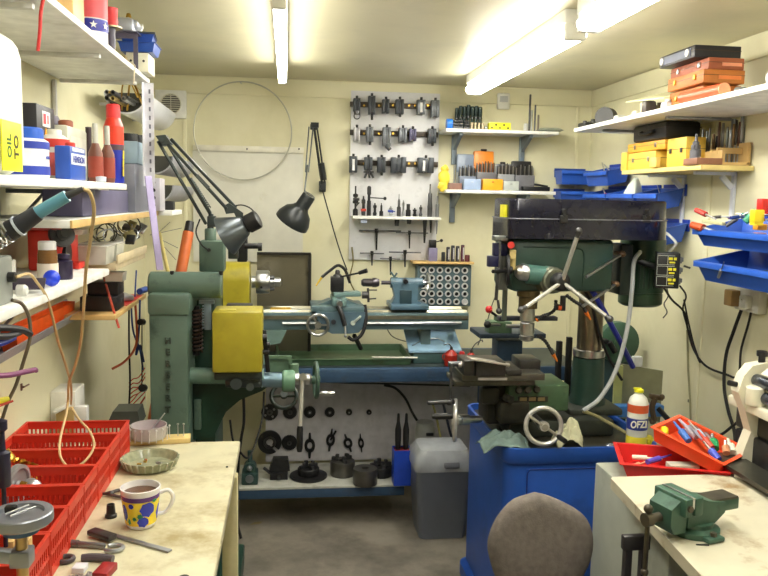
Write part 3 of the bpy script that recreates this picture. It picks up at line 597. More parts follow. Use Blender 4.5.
for k in range(14):
    c = Vector((-.69+random.uniform(-.015, .06), 1.68+random.uniform(-.04, .04), TZ+.05+random.uniform(-.02, .06))); m = MB()
    d = Vector((random.uniform(-1, 1), random.uniform(-1, 1), random.uniform(-.3, 1))).normalized()*.016
    m.cyl(c-d, c+d, .0065, seg=8); m.cyl(c-d*.3, c+d*.3, .010, seg=6); obj('fitting', m, [brass, M((170, 150, 110), .35, .9), M((110, 150, 110), .4, .6)][k % 3], t)
t = thing('brass_screws', 'brass cross-shaped valve and screws in the crate under the cable loop', 'brass fittings', (-.62, 1.93, TZ))
for k in range(12):
    c = Vector((-.65+random.uniform(-.04, .05), 1.94+random.uniform(-.03, .03), TZ+.062+random.uniform(-.03, .035))); m = MB()
    d = Vector((random.uniform(-1, 1), random.uniform(-.6, .6), random.uniform(-.3, .5))).normalized()*.02
    m.cyl(c-d, c+d, .004, seg=7); m.cyl(c+d*.7, c+d, .009, seg=8); obj('screw', m, brass, t)
t = thing('small_chuck', 'silver rotary part with a big flat disc and cone nose in the red crate', 'chuck', (-.58, 1.80, TZ+.01))
c = Vector((-.595, 1.79, TZ+.075)); ax = Vector((1, -.25, -.08)).normalized(); lm = M((206, 208, 212), .3, .8)
m = MB(); m.rev([(.046, 0), (.048, .002), (.048, .014), (.04, .016), (.038, .010), (0, .009)], c-ax*.02, ax, 30); obj('disc', m, M((170, 172, 176), .4, .5), t)
m = MB(); m.rev([(.012, 0), (.012, .02), (.02, .022), (.022, .032), (.018, .045), (.008, .058), (0, .06)], c-ax*.008, ax, 24); obj('nose', m, lm, t)
m = MB(); m.cyl(c+ax*.005+Vector((0, -.012, .012)), c+ax*.02+Vector((0, -.014, .012)), .006); obj('brass_bush', m, brass, t)
for k, (x, y) in enumerate(((-.50, 1.44), (-.475, 1.445))):
    m = MB(); m.box((x, y, TZ+.055), (.016, .022, .1), bev=.002); one('wood_offcut', m, wood, ['left of the two tan wooden offcuts in the red crate beside the stand', 'right of the two tan wooden offcuts in the red crate beside the stand'][k], 'wood block', 'tan offcuts in the crate')
m = MB(); m.box((-.60, 1.44, TZ+.02), (.1, .05, .025), (0, 0, .4), bev=.004); one('dark_fitting', m, dsteel, 'dark metal fitting at the bottom of the crate behind the stand pillar', 'fitting')
# measuring stand foreground
t = thing('measuring_stand', 'grey height stand with a big flat ring dish on top, left foreground', 'stand', (-.43, 1.22, TZ))
rc = Vector((-.428, 1.28, 1.10)); sm = M((150, 154, 164), .35, .6)
m = MB(); m.rev([(.030, -.010), (.046, -.008), (.050, -.004), (.050, .010), (.048, .012), (.036, .012), (.034, .006), (0, .006)], rc, seg=40); obj('ring_dish', m, sm, t)
m = MB(); m.cyl(rc-Vector((0, 0, .022)), rc-Vector((0, 0, .01)), .028, seg=24); obj('blue_collar', m, M((70, 100, 140), .4, .3), t)
m = MB(); m.cyl((rc.x, rc.y, TZ+.096), rc-Vector((0, 0, .022)), .0095, seg=16); obj('pillar', m, M((190, 160, 110), .3, .7), t)
m = MB(); m.box((rc.x, rc.y, 1.035), (.032, .032, .028), bev=.003); m.bar((rc.x-.01, rc.y+.0, 1.035), (rc.x-.10, rc.y-.05, 1.075), .022, .02, .002); obj('clamp_arm', m, sm, t)
m = MB(); m.box((rc.x-.115, rc.y-.058, 1.08), (.04, .02, .19), bev=.003); m.box((rc.x-.115, rc.y-.058, .987), (.04, .02, .006)); obj('rail', m, M((110, 130, 150), .4, .5), t)
m = MB(); m.cyl((rc.x-.02, rc.y-.01, 1.112), (rc.x+.01, rc.y+.012, 1.118), .002); m.cyl((rc.x-.01, rc.y-.018, 1.112), (rc.x+.022, rc.y+.006, 1.117), .002); one('steel_pins', m, steel, 'two bright steel pins lying in the ring dish', 'pins')
m = MB(); m.box((rc.x-.018, rc.y+.01, 1.113), (.018, .014, .012), bev=.003); one('black_nut', m, black, 'small black fitting in the ring dish', 'fitting')
t = thing('black_post', 'black cylinder post at the very left edge over the crates', 'post', A(3, 470, Y=1.45))
m = MB(); p = A(3, 470, Y=1.42); m.rev([(.012, -.03), (.013, -.028), (.013, .032), (.006, .036), (.005, .07), (.010, .075), (.010, .09), (0, .095)], p); m.cyl((p.x, p.y, TZ+.1), (p.x, p.y, p.z-.03), .004); obj('post', m, M((36, 34, 56), .4), t)
# mug
t = thing('mug', 'white coffee mug printed with blue and yellow fruit on the left bench', 'mug', (-.322, 1.73, TZ), 0)
mc = Vector((-.322, 1.73, TZ+.0005)); mw = M((238, 236, 238), .15)
mr = lambda z: .0325+.0115*min(1, (z/.09)**1.1)
m = MB(); m.rev([(.028, 0), (.031, .003)]+[(mr(z/1000), z/1000) for z in range(10, 91, 10)]+[(.041, .0905), (.0385, .074), (0, .0735)], mc, seg=40)
obj('cup', m, mw, t)
m = MB(); m.rev([(0, 0), (.0382, 0), (.0382, .001), (0, .0012)], mc+Vector((0, 0, .076)), seg=32); obj('coffee', m, M((96, 58, 30), .15), t)
m = MB(); m.tube(spline([mc+Vector((.042, .003, .074)), mc+Vector((.060, .004, .078)), mc+Vector((.070, .004, .062)), mc+Vector((.062, .004, .038)), mc+Vector((.050, .004, .026)), mc+Vector((.034, .003, .024))], 6), .0045, 10); obj('handle', m, mw, t)
def patch(c, poly, off):     # polygon (angle, z) wrapped on the mug
    V = []; n = len(poly)
    ca, cz_ = c; rings = []
    for s_ in (1, .66, .33):
        rings.append([(ca+(a-ca)*s_, cz_+(z-cz_)*s_) for a, z in poly])
    pts = [p for r in rings for p in r]+[(ca, cz_)]
    for a, z in pts: r = mr(z)+off; V.append(mc+Vector((r*math.sin(a), -r*math.cos(a), z)))
    F = []
    for i in range(2):
        for k in range(n): F.append((i*n+k, i*n+(k+1) % n, (i+1)*n+(k+1) % n, (i+1)*n+k))
    for k in range(n): F.append((2*n+k, 2*n+(k+1) % n, 3*n))
    return V, F
def blob(ca, cz_, ra, rz_, n=14, wob=.1): return [(ca+ra*math.cos(2*PI*k/n)*(1+wob*math.sin(3*k)), cz_+rz_*math.sin(2*PI*k/n)*(1+wob*math.sin(3*k))) for k in range(n)]
m = MB(); m.rev2([(mr(z)+o, z) for z, o in ((.010, .0003), (.02, .0006), (.03, .0006), (.04, .0006), (.05, .0006), (.06, .0006), (.066, .0006), (.066, .0001), (.04, .0001), (.010, .0001))], mc, seg=40); obj('yellow_print', m, M((240, 214, 60), .2), t)
m = MB(); m.rev2([(mr(z)+o, z) for z, o in ((.066, .0003), (.068, .0007), (.077, .0007), (.077, .0001), (.066, .0001))], mc, seg=40); obj('purple_band', m, M((96, 56, 130), .2), t)
m = MB()
for ca, cz_, ra, rz_ in ((.55, .048, .42, .017), (.30, .02, .34, .012), (-.85, .04, .2, .02), (1.6, .035, .4, .02), (2.8, .04, .4, .02), (4.0, .04, .45, .02), (-.35, .058, .15, .006)): m.add(*patch((ca, cz_), blob(ca, cz_, ra, rz_), .0012))
obj('fruit_print', m, M((44, 60, 190), .2), t)
m = MB()
for ca, cz_, ra, rz_ in ((.12, .034, .16, .006), (-.2, .028, .12, .005), (.95, .066, .15, .004), (-.55, .02, .1, .008), (2.2, .05, .2, .006)): m.add(*patch((ca, cz_), blob(ca, cz_, ra, rz_, wob=.35), .0014))
obj('leaf_print', m, M((44, 130, 90), .2), t)
# glass dish, pin cup, cap, calipers etc.
t = thing('glass_dish', 'round cut-glass ashtray dish of small parts on the left bench', 'glass dish', (-.335, 2.06, TZ))
gc = A(150, 467, Z=TZ); m = MB(); m.rev([(.058, 0), (.066, .004), (.076, .028), (.072, .028), (.06, .007), (0, .006)], gc+Vector((0, 0, .0005)), seg=36); obj('bowl', m, M((176, 180, 150), .12, var=.25, scale=60, trans=.35), t)
m = MB()
for k in range(24):
    a = 2*PI*k/24; u = Vector((math.cos(a), math.sin(a), 0)); m.bar(gc+u*.0685+Vector((0, 0, .006)), gc+u*.0775+Vector((0, 0, .028)), .004, .003)
obj('facet', m, M((200, 204, 180), .1, trans=.3), t)['kind'] = 'stuff'
t = thing('small_parts', 'copper and steel bits lying inside the glass dish', 'small parts', gc)
for k in range(10):
    a = random.uniform(0, 6.3); r = random.uniform(0, .04); c = gc+Vector((r*math.cos(a), r*math.sin(a), .0085)); m = MB(); m.box(c, (.012, .006, .004), (0, 0, a), bev=.001); obj('bit', m, [M((200, 110, 60), .3, .8), steel, brass][k % 3], t)
pc = A(149, 443, Z=TZ)
m = MB(); m.box((pc.x+.03, pc.y+.005, TZ+.008), (.18, .05, .015), (0, 0, R_(6)), bev=.001); one('wood_block', m, mat('dusty_wood', (200, 176, 116), .6, var=.15), 'thin wooden board under the pink pot at the far end of the bench', 'wood block')
t = thing('pin_pot', 'round frosted pot with pink inside and a ring of pins at the bench far end', 'pot', pc)
pc = Vector((pc.x, pc.y, TZ+.0165))
m = MB(); m.rev([(.046, 0), (.05, .003), (.053, .04), (.050, .04), (.047, .005), (0, .005)], pc, seg=30); obj('pot', m, M((206, 200, 196), .2, var=.1, trans=.3), t)
m = MB(); m.rev([(0, 0), (.046, 0), (.046, .004), (0, .005)], pc+Vector((0, 0, .0065)), seg=24); obj('lining', m, M((190, 130, 190), .4), t)
for k in range(10):
    a = PI+PI*k/9+.0; m = MB(); p = pc+Vector((.060*math.cos(a), .060*math.sin(a), 0)); m.cyl(p, p+Vector((0, 0, .034)), .0015, seg=6); m.sph(p+Vector((0, 0, .036)), .0036, 8); obj('pin', m, M((206, 206, 210), .3, .7), t)
m = MB(); m.cyl(pc+Vector((.0, .02, .012)), A(165, 413, Y=pc.y+.05), .002); one('thin_rod', m, steel, 'thin silver rod leaning out of the pink pot', 'rod')
for k, dx in enumerate((.083, .10)):
    m = MB(); p = Vector((pc.x+dx, pc.y+.012, TZ+.016)); m.cyl(p, p+Vector((0, 0, .035)), .0016, seg=6); m.cyl(p+Vector((0, 0, .035)), p+Vector((0, 0, .039)), .0035, seg=8); one('upright_pin', m, steel, ['left pin stuck upright in the thin wooden board', 'right pin stuck upright in the thin wooden board'][k], 'pin', 'pins in the wooden board')
p = A(111, 517, Z=TZ); t = thing('knurled_bush', 'black ribbed cap standing left of the mug', 'cap', p)
m = MB(); m.rev([(.0135, 0), (.0135, .006), (.0105, .008), (.009, .03), (.0075, .03), (.0075, .026), (0, .026)], p+Vector((0, 0, .0005))); obj('cap', m, M((34, 32, 34), .35), t)
def flat(px, py, z=TZ): return A(px, py, Z=z)
# adjustable wrench / pliers small behind cap
t = thing('long_nose_pliers', 'small dark pliers lying beside the red crates, behind the black cap', 'pliers', flat(112, 493))
m = MB(); m.tube([flat(94, 493.5, TZ+.004), flat(106, 493.5, TZ+.006), flat(110, 493, TZ+.007)], .003, 7, rr=[.0015, .004, .006]); m.sph(flat(111, 493, TZ+.008), .0075, 10, (1, 1, .8)); obj('jaws', m, dsteel, t)
m = MB(); m.tube(spline([flat(112, 492, TZ+.006), flat(120, 490, TZ+.006), flat(130, 492, TZ+.006)], 4), .0042, 8); m.tube(spline([flat(112, 495, TZ+.006), flat(121, 497, TZ+.006), flat(131, 497, TZ+.006)], 4), .0042, 8); obj('handle', m, M((70, 66, 66)), t)
# caliper
t = thing('vernier_caliper', 'steel vernier caliper with a black body lying in front of the mug', 'caliper', flat(120, 540))
a, b = flat(106, 533, TZ+.003), flat(170, 551, TZ+.003)
m = MB(); m.bar(a, b, .013, .0035, .0008); obj('beam', m, M((150, 152, 156), .35, .7), t)
m = MB(); m.bar(flat(91, 531, TZ+.010), flat(113, 538, TZ+.010), .024, .012, .003); obj('body', m, M((50, 44, 46), .4), t)
m = MB(); m.bar(flat(72, 543, TZ+.0075), flat(105, 546, TZ+.0075), .010, .010, .002); m.cyl(flat(72, 543, TZ+.0075), flat(78, 543.6, TZ+.0075), .0075, seg=14); obj('thimble', m, M((130, 132, 136), .35, .7), t)
m = MB(); P = [];
for k in range(15): aa = -2.6+k*.36; P.append(flat(114, 548, TZ+.006)+Vector((.018*math.cos(aa), .015*math.sin(aa), 0)))
m.tube(P, .0045, 8); obj('frame', m, M((160, 164, 168), .35, .6), t)
# folding knife / sanding tool
t = thing('utility_knife', 'dark grey craft knife lying near the bottom of the left bench', 'knife', flat(90, 560))
m = MB(); m.tube(spline([flat(82, 558, TZ+.007), flat(95, 557, TZ+.009), flat(113, 559, TZ+.008)], 4), .008, 10); obj('handle', m, M((86, 80, 86), .4), t)
m = MB(); m.ring(flat(66, 559, TZ+.0055), (0, 0, 1), .014, .005, 22, 8); obj('loop', m, M((76, 66, 70), .4), t)
m = MB(); m.box(flat(105, 571, TZ+.008), (.03, .05, .015), (0, 0, -.2), bev=.002); one('red_holder', m, M((150, 30, 34)), 'dark red little box at the bottom edge beside the knife', 'box')
m = MB(); m.box(flat(80, 568, TZ+.006), (.024, .026, .011), (0, 0, -.1), bev=.001); one('white_tag', m, M((226, 228, 236)), 'small white tag between the knife and the crumpled swarf', 'tag')
m = MB(); c = flat(82, 585, TZ)
for k in range(70):
    a = random.uniform(0, 6.3); r = random.uniform(0, .042); m.box(c+Vector((r*math.cos(a), r*math.sin(a)*.8, .004+random.uniform(0, .012)*(1-r/.05))), (.010, .004, .003), (random.random()*3, random.random()*3, random.random()*3))
one('metal_swarf', m, M((176, 172, 176), .35, .5), 'small heap of grey metal swarf at the bottom edge of the bench', 'swarf', kind='stuff')
m = MB(); p = flat(184, 579); m.rev([(.012, 0), (.01, .004), (0, .006)], p+Vector((0, 0, .0005))); one('dark_button', m, black, 'tiny dark disc at the bottom edge of the cream bench', 'disc')
m = MB(); m.box(flat(227, 467.5)+Vector((0, 0, .002)), (.006, .004, .003), bev=.0005); one('metal_chip', m, black, 'tiny black chip on the far corner of the cream bench', 'chip')
# ================================================================ back wall fittings
def V3(px, py, Y): return A(px, py, Y=Y)
sheet = mat('splash_sheet', (222, 220, 208), .35, var=.04, dirt=(190, 184, 150), dscale=5, dthr=(.6, .8))
m = MB(); m.fb(193, 152, 303, 262, 4.286, .008); t = thing('wall_panel', 'pale sheet panel with a batten along its top on the back wall behind the lamps', 'panel', (0, 4.29, 1.2)); obj('sheet', m, sheet, t)
m = MB(); m.fb(193, 146, 304, 152, 4.274, .012, .002); obj('batten', m, M((226, 222, 206), .4), t)
for x in (198, 247, 299):
    p = V3(x, 149, 4.274); m = MB(); m.cyl(p, p-Vector((0, .003, 0)), .005, seg=10); obj('screw', m, dsteel, t)
c = V3(243, 131, 4.262); m = MB(); m.ring(c, (0, 1, 0), .256, .0035, 64, 8); t = thing('wire_hoop', 'large thin grey hoop hanging flat on the back wall over the pale panel', 'hoop', c); obj('hoop', m, M((186, 184, 170), .4, .3), t)
m = MB(); p = V3(241, 82, 4.28); m.cyl((p.x, 4.299, p.z-.006), (p.x, 4.25, p.z-.006), .003, seg=8); obj('nail', m, steel, t)
t = thing('extractor_fan', 'square white extractor fan with a round grille on the back wall at left', 'extractor fan', V3(170, 118, 4.28))
m = MB(); m.fb(155, 90, 186, 118, 4.268, .03, .004); obj('housing', m, M((226, 226, 222), .35), t)
c = V3(171, 104, 4.268)
m = MB(); m.cyl((c.x, 4.2675, c.z), (c.x, 4.266, c.z), .052, seg=28); obj('recess', m, M((90, 88, 80)), t)
m = MB(); m.ring((c.x, 4.262, c.z), (0, 1, 0), .051, .003, 32, 6)
for k in range(9): z = -.044+k*.011; hwid = math.sqrt(.051**2-z*z); m.box((c.x, 4.262, c.z+z), (2*hwid, .003, .003))
m.box((c.x, 4.261, c.z), (.003, .003, .1)); obj('grille', m, M((206, 204, 190), .4), t)
t = thing('wall_sensor', 'small off-white sensor box on the back wall under the right lamp end', 'sensor', V3(504, 110, 4.27))
m = MB(); m.fb(498, 93, 510, 109, 4.27, .028, .005); obj('case', m, M((222, 222, 214), .35), t)
m = MB(); m.fb(500, 96, 508, 102, 4.268, .003, .001); obj('window', m, M((180, 182, 184), .25), t)
m = MB(); p = V3(504, 92, 4.28); m.cyl((p.x, 4.285, p.z), (p.x, 4.285, H-.1), .003, seg=6); obj('lead', m, M((230, 228, 215)), t)
# ---------------------------------------------------------------- tool board
pegm = mat('tool_board_white', (224, 224, 228), .4, var=.04, dirt=(176, 176, 180), dscale=9, dthr=(.55, .8))
t = thing('tool_board', 'tall white board on the back wall carrying three dark rails of lathe holders', 'tool board', (.58, 4.29, 1.27))
m = MB(); m.fb(350, 92, 438, 260, 4.283, .016, .002); obj('board', m, pegm, t)
for y in (105.5, 133.5, 163.5):
    m = MB(); m.fb(350, y-2.6, 438, y+2.6, 4.268, .014, .001); obj('rail', m, M((60, 48, 36), .5), t)
m = MB()
for y in (105.5, 133.5, 163.5):
    for x in (364, 379, 393, 409, 415, 428):
        p = V3(x, y, 4.268); m.cyl(p, p-Vector((0, .003, 0)), .006, seg=10)
obj('rail_screw', m, brass, t)['kind'] = 'stuff'
holders = [(357, 98, 111, 7, 'iron'), (372, 95.5, 114, 7, 'iron'), (386, 99, 113, 7, 'iron'), (400, 99, 114, 8, 'iron'), (421.5, 99.5, 114, 8, 'grey'), (435.5, 100, 117, 8, 'grey'),
           (357, 127, 141, 6, 'light'), (370, 126.5, 142, 7, 'grey'), (387, 127, 146, 8, 'grey'), (403, 127.5, 142, 8, 'grey'), (413, 128.5, 141, 7, 'mauve'), (432.5, 128.5, 143, 8, 'iron'),
           (353.5, 156, 172.5, 8, 'iron'), (368.5, 157, 170, 8, 'iron'), (381.7, 157, 172.5, 8, 'iron'), (398.8, 157, 173, 15, 'iron'), (426, 157.5, 173, 16, 'iron')]
hm = {'iron': mat('holder_iron', (66, 70, 76), .45, .4, var=.15), 'grey': mat('holder_grey', (110, 114, 120), .4, .5, var=.15), 'light': mat('holder_light', (180, 178, 182), .4, .4), 'mauve': mat('holder_mauve', (84, 82, 110), .4, .4)}
rowname = ['top', 'middle', 'bottom']; ordn = ['first', 'second', 'third', 'fourth', 'fifth', 'sixth']
spec = {0: 'with a knurled knob hanging under it', 1: 'the tallest block of its row', 4: 'with a bright strip on its face', 6: 'pale and slim', 8: 'with a slanted foot', 10: 'mauve tinted', 12: 'with a bright stripe', 13: 'with two splayed pins below', 15: 'a wide double block', 16: 'a wide block at the right end'}
ci = {}
for k, (x, y0, y1, wd, mm) in enumerate(holders):
    row = 0 if k < 6 else (1 if k < 12 else 2); ci[row] = ci.get(row, 0)+1
    lab = f"dark steel tool holder {spec.get(k, '')} on the {rowname[row]} rail, {ordn[ci[row]-1]} from the left".replace('  ', ' ')
    w_ = lab.split()
    if len(w_) > 16: lab = f"steel tool holder, {ordn[ci[row]-1]} from left on the {rowname[row]} rail of the white board"
    t = thing('tool_holder', lab, 'tool holder', V3(x, y1, 4.24), group='lathe tool holders on the rails')
    m = MB(); m.fb(x-wd/2, y0, x-wd/6, y1, 4.225, .04, .002); m.fb(x+wd/6, y0, x+wd/2, y1, 4.225, .04, .002); m.fb(x-wd/5, y0+1, x+wd/5, y1-1, 4.232, .034, .001); obj('block', m, hm[mm], t)
    p = V3(x, y0, 4.24)
    m = MB(); m.cyl(p-Vector((0, 0, .004)), p+Vector((0, 0, .012)), .007, seg=8); obj('screw', m, iron, t)
    if k == 0:
        m = MB(); a = V3(x, y1, 4.24); b = V3(x, y1+10, 4.24); m.ring((a+b)/2, (0, 1, 0), .016, .003, 18, 6); m.cyl(a+Vector((0, 0, .002)), a-Vector((0, 0, .018)), .017); obj('knob', m, dsteel, t)
    if k in (1, 3, 7, 11, 14): m = MB(); m.cyl(V3(x, y1-.5, 4.24), V3(x, y1+(6 if k == 1 else 3), 4.24), .007, seg=8); obj('stud', m, iron, t)
    if k in (4, 12, 16): m = MB(); m.fb(x-1.2+(k == 16)*-2, y0+3, x+1.2-(k == 16)*2, y1-2, 4.222, .003); obj('bright_strip', m, M((226, 226, 228)), t)
    if k == 8: m = MB(); m.bar(V3(x-1, y1-2, 4.24), V3(x+3, y1+4, 4.24), .03, .02, .002); obj('foot', m, hm['iron'], t)
    if k == 13:
        m = MB(); a = V3(x, y1-1, 4.24)
        for dx in (-4, 1, 5): m.cyl(a, V3(x+dx, y1+8, 4.235), .006, seg=7)
        m.bar(V3(x-5, y1+2, 4.235), V3(x+5, y1+2, 4.235), .01, .008); obj('pins', m, iron, t)
# small shelf on the board
def zt(px, py, Y): return V3(px, py, Y).z
ZP = zt(397, 216.5, 4.16)
t = thing('small_shelf', 'narrow white shelf fixed across the lower part of the tool board', 'shelf', (.58, 4.2, ZP-.016))
m = MB(); l, r = V3(353, 217, 4.15).x, V3(441, 217, 4.15).x; m.box(((l+r)/2, 4.214, ZP-.008), (r-l, .132, .015), bev=.001); obj('board', m, white, t)
for x in (l+.05, r-.06): m = MB(); m.box((x, 4.245, ZP-.03), (.012, .07, .026)); obj('bracket', m, white, t)
def standing(name, px, ytop, r, label, mm, prof=None, Y=4.20, z=None, cat='tool', parts=()):
    z = ZP if z is None else z
    c = V3(px, 200, Y); h = V3(px, ytop, Y).z-z-.0005; t = thing(name, label, cat, (c.x, Y, z))
    m = MB(); P = prof or [(1, 0), (1, .35), (.5, .4), (.5, .8), (.25, .85), (.2, 1)]
    m.rev([(a*r, b*h) for a, b in P], (c.x, Y, z+.0005), seg=14); obj('body', m, mm, t)
    return t, c, h
t, c, h = standing('dial_indicator', 355.5, 186, .014, 'clamp stand with stacked discs at the left end of the small tool shelf', iron, [(1, 0), (1, .2), (.4, .25), (.4, .4), (1.1, .42), (1.1, .5), (.5, .52), (.5, .62), (1, .64), (1, .72), (.3, .75), (.3, 1)])
m = MB(); m.cyl((c.x-.014, 4.19, ZP+h*.56), (c.x+.02, 4.185, ZP+h*.56), .008); m.bar((c.x, 4.2, ZP+h*.3), (c.x+.02, 4.19, ZP+h*.45), .006, .006); obj('clamp', m, dsteel, t)
t, c, h = standing('boring_tool', 369, 186, .011, 'tall dark post tool with a black ball lever on the small tool shelf', iron, [(1, 0), (1, .5), (.7, .52), (.7, .7), (1, .72), (1, .95), (.6, 1)])
m = MB(); e = V3(385, 198.5, 4.19); m.cyl((c.x, 4.2, e.z+.003), e, .003); m.sph(e, .0095, 12); obj('ball_lever', m, black, t)
m = MB(); a = V3(357, 212, 4.175); m.cyl(V3(361, 210, 4.168), V3(366, 210, 4.168), .007); one('red_screwdriver', m, M((206, 70, 50)), 'little red-orange handle lying left on the small tool shelf', 'handle')
m = MB(); m.cyl(V3(388, 211, 4.175), V3(393, 211.5, 4.175), .0075); m.cyl(V3(393, 211.5, 4.175), V3(395, 211.5, 4.175), .003); one('small_file', m, M((50, 70, 150)), 'little dark blue handle lying mid-way on the small tool shelf', 'handle')
standing('short_arbor', 381.5, 203, .011, 'short black arbor standing right of the ball lever on the small shelf', iron)
standing('tap_holder', 399, 194, .011, 'tall steel arbor with a pointed top, middle of the small tool shelf', dsteel, [(1, 0), (1, .4), (.6, .45), (.6, .7), (.2, .8), (.15, 1)])
standing('collet_arbor', 408.5, 204, .014, 'squat dark arbor right of the pointed one on the small shelf', iron, [(1, 0), (1, .5), (.7, .55), (.7, 1)])
for k, (x, yt, r_, mm_, lab) in enumerate(((363.5, 196, .010, dsteel, 'grey stepped arbor between the clamp stand and the ball-lever tool'), (375, 203, .009, iron, 'short dark arbor close to the right of the ball-lever tool'), (391, 206, .009, steel, 'stubby bright arbor behind the dark blue handle'), (403.5, 200, .007, steel, 'slim bright arbor between the pointed one and the squat one'), (415, 208, .010, iron, 'low dark nut-like arbor right of the squat one'), (421, 205, .008, dsteel, 'small grey arbor just left of the long chuck arbor'))): standing('machine_arbor', x, yt, r_, lab, mm_, [(1, 0), (1.2, .2), (.8, .3), (.8, .6), (1.1, .65), (1.1, .8), (.5, .85), (.4, 1)], Y=4.235)
for k, (x, yb, lab) in enumerate(((397, 226, 'left dark plug hanging beneath the small tool shelf'), (409, 224, 'right dark plug hanging beneath the small tool shelf'))):
    m = MB(); p = V3(x, 219, 4.17); q = V3(x, yb, 4.17); m.cyl((p.x, 4.17, ZP-.0165), (p.x, 4.17, q.z), .014, .011); one('hanging_plug', m, iron, lab, 'plug')
t, c, h = standing('drill_chuck_arbor', 430, 184, .012, 'long steel drill chuck arbor near the right end of the small shelf', dsteel, [(1.1, 0), (1.2, .3), (.9, .5), (.9, .7), (.4, .75), (.3, 1)], Y=4.19)
t, c, h = standing('boring_bar', 437.5, 196, .010, 'slim grey bar standing at the right end of the small shelf', M((150, 152, 160), .3, .8), [(1, 0), (1, .6), (.5, .62), (.5, 1)], Y=4.19)
for k, (x, y1, r, lab) in enumerate(((425, 243, .012, 'dark tapered arbor hanging point down right below the small shelf'), (431, 233, .009, 'short dark pin hanging right of the tapered arbor'), (437, 234, .007, 'thin grey pin hanging at the right end below the small shelf'))):
    m = MB(); p = V3(x, 219.5, 4.17); m.cyl((p.x, 4.17, ZP-.0165), (p.x, 4.17, V3(x, y1, 4.17).z), r, r*.4); one('hanging_arbor', m, [iron, iron, M((150, 152, 160), .3, .8)][k], lab, 'arbor')
m = MB(); m.tube([V3(360, 221, 4.14+.03), V3(368, 221, 4.17)], .0, 4) if 0 else m.fb(361, 219.5, 367, 223, 4.16, .02); one('blue_clip', m, M((150, 160, 186)), 'pale blue clip under the left part of the small shelf', 'clip')
for k, (x0, x1, yb, xs, y1, r, lab) in enumerate(((359, 401, 230.5, 376.5, 250, .0075, 'longest T-shaped tap wrench, upper left below the small shelf'), (396, 428, 232.5, 409.5, 248.5, .006, 'slim T-shaped tap wrench hanging upper right below the small shelf'), (360, 384, 253, 372, 265.5, .0065, 'T-shaped tap wrench hanging lower left on the tool board'), (389, 421, 252, 405, 267, .007, 'T-shaped tap wrench hanging lower right on the tool board'), (380, 400, 258.5, 390.5, 275, .006, 'lowest T-shaped tap wrench, its stem hanging below the board'))):
    t = thing('tap_wrench', lab, 'tap wrench', V3(xs, yb, 4.265), group='tap wrenches on the tool board')
    Y = 4.262-(k % 2)*.016-(k == 4)*.022
    m = MB(); m.cyl(V3(x0, yb, Y), V3(x1, yb+.6, Y), r*.55, seg=10); obj('bar', m, dsteel, t)
    m = MB(); m.cyl(V3(xs, yb-1, Y), V3(xs, y1, Y), r, r*.6, 12); m.cyl(V3(xs, yb-2, Y), V3(xs, yb+2, Y), r*1.4, seg=10); obj('stem', m, iron, t)
    m = MB(); p = V3(xs, yb+2.6, Y); m.cyl((p.x-.012, 4.2825, p.z), (p.x-.012, Y-.008, p.z), .002, seg=6); obj('hook', m, steel, t)
# ---------------------------------------------------------------- white shelves on back wall
def wshelf(x0, x1, ytop, lab, bx):
    z = zt((x0+x1)/2, ytop, 4.1); l = V3(x0, ytop, 4.09).x; r = V3(x1, ytop, 4.09).x
    t = thing('wall_shelf', lab, 'shelf', ((l+r)/2, 4.2, z-.018)); m = MB(); m.box(((l+r)/2, 4.194, z-.009), (r-l, .206, .017), bev=.001); obj('board', m, white, t)
    for x in bx:
        q = V3(x, ytop, 4.28).x; m = MB(); m.box((q, 4.289, z-.1), (.03, .018, .16), bev=.003); m.prism([(0, 0), (-.16, 0), (-.16, -.012), (-.01, -.08), (0, -.08)], (q-.009, 4.28, z-.0185), (0, 1, 0), (0, 0, 1), (.018, 0, 0)); obj('bracket', m, M((128, 140, 150), .4, .3), t)
    return z
Z1 = wshelf(446, 559, 130, 'upper white shelf on the back wall, right of the tool board', (455, 523))
Z2 = wshelf(446, 556, 190.5, 'lower white shelf on the back wall above the drilling machine', (453, 520))
t = thing('tape_roll', 'bright blue roll at the left end of the upper white shelf', 'roll', (0, 4.15, Z1)); c = V3(444.5, 118, 4.15)
m = MB(); m.cyl((c.x+.012, 4.15, Z1+.0275), (c.x+.012+.03, 4.15, Z1+.0275), .027, seg=22); obj('roll', m, M((40, 120, 220), .4), t)
m = MB()
for k in range(7):
    x = 457+k*3.9; h = (12, 14, 13.5, 15, 13.5, 14, 13)[k]; p = V3(x, 126-h-6, 4.22)
    t = thing('end_mill', ('tall dark milling cutter, %s of the seven in the back row on the upper shelf' % ['leftmost', 'second', 'third', 'fourth', 'fifth', 'sixth', 'rightmost'][k]), 'milling cutter', (p.x, 4.22, Z1), group='dark cutters on the upper shelf')
    m = MB(); m.rev([(.0095, 0), (.0095, .6*(p.z-Z1)), (.011, .62*(p.z-Z1)), (.011, .97*(p.z-Z1)), (.007, p.z-Z1)], (p.x, 4.22, Z1+.0005), seg=12); obj('cutter', m, mat('cutter_dark', (58, 72, 72), .35, .5, var=.2), t)
    m = MB(); m.cyl((p.x, 4.22, Z1+.5*(p.z-Z1)), (p.x, 4.22, Z1+.56*(p.z-Z1)), .0116, seg=12); obj('collar', m, dsteel, t)
for k in range(3):
    p = V3(451+k*6.5, 122, 4.14); 
    if k == 0: p.x += .01
    t = thing('cutter_block', ['small dark socket cluster beside the blue roll', 'small dark socket cluster, middle one in front of the cutters', 'small dark socket cluster, rightmost in front of the cutters'][k], 'sockets', (p.x, 4.14, Z1)); m = MB()
    for i in range(3): m.cyl((p.x+.0, 4.13, Z1+.0085+i*.0165), (p.x+.026, 4.13, Z1+.0085+i*.0165), .0075, seg=10)
    obj('socket', m, dsteel, t)
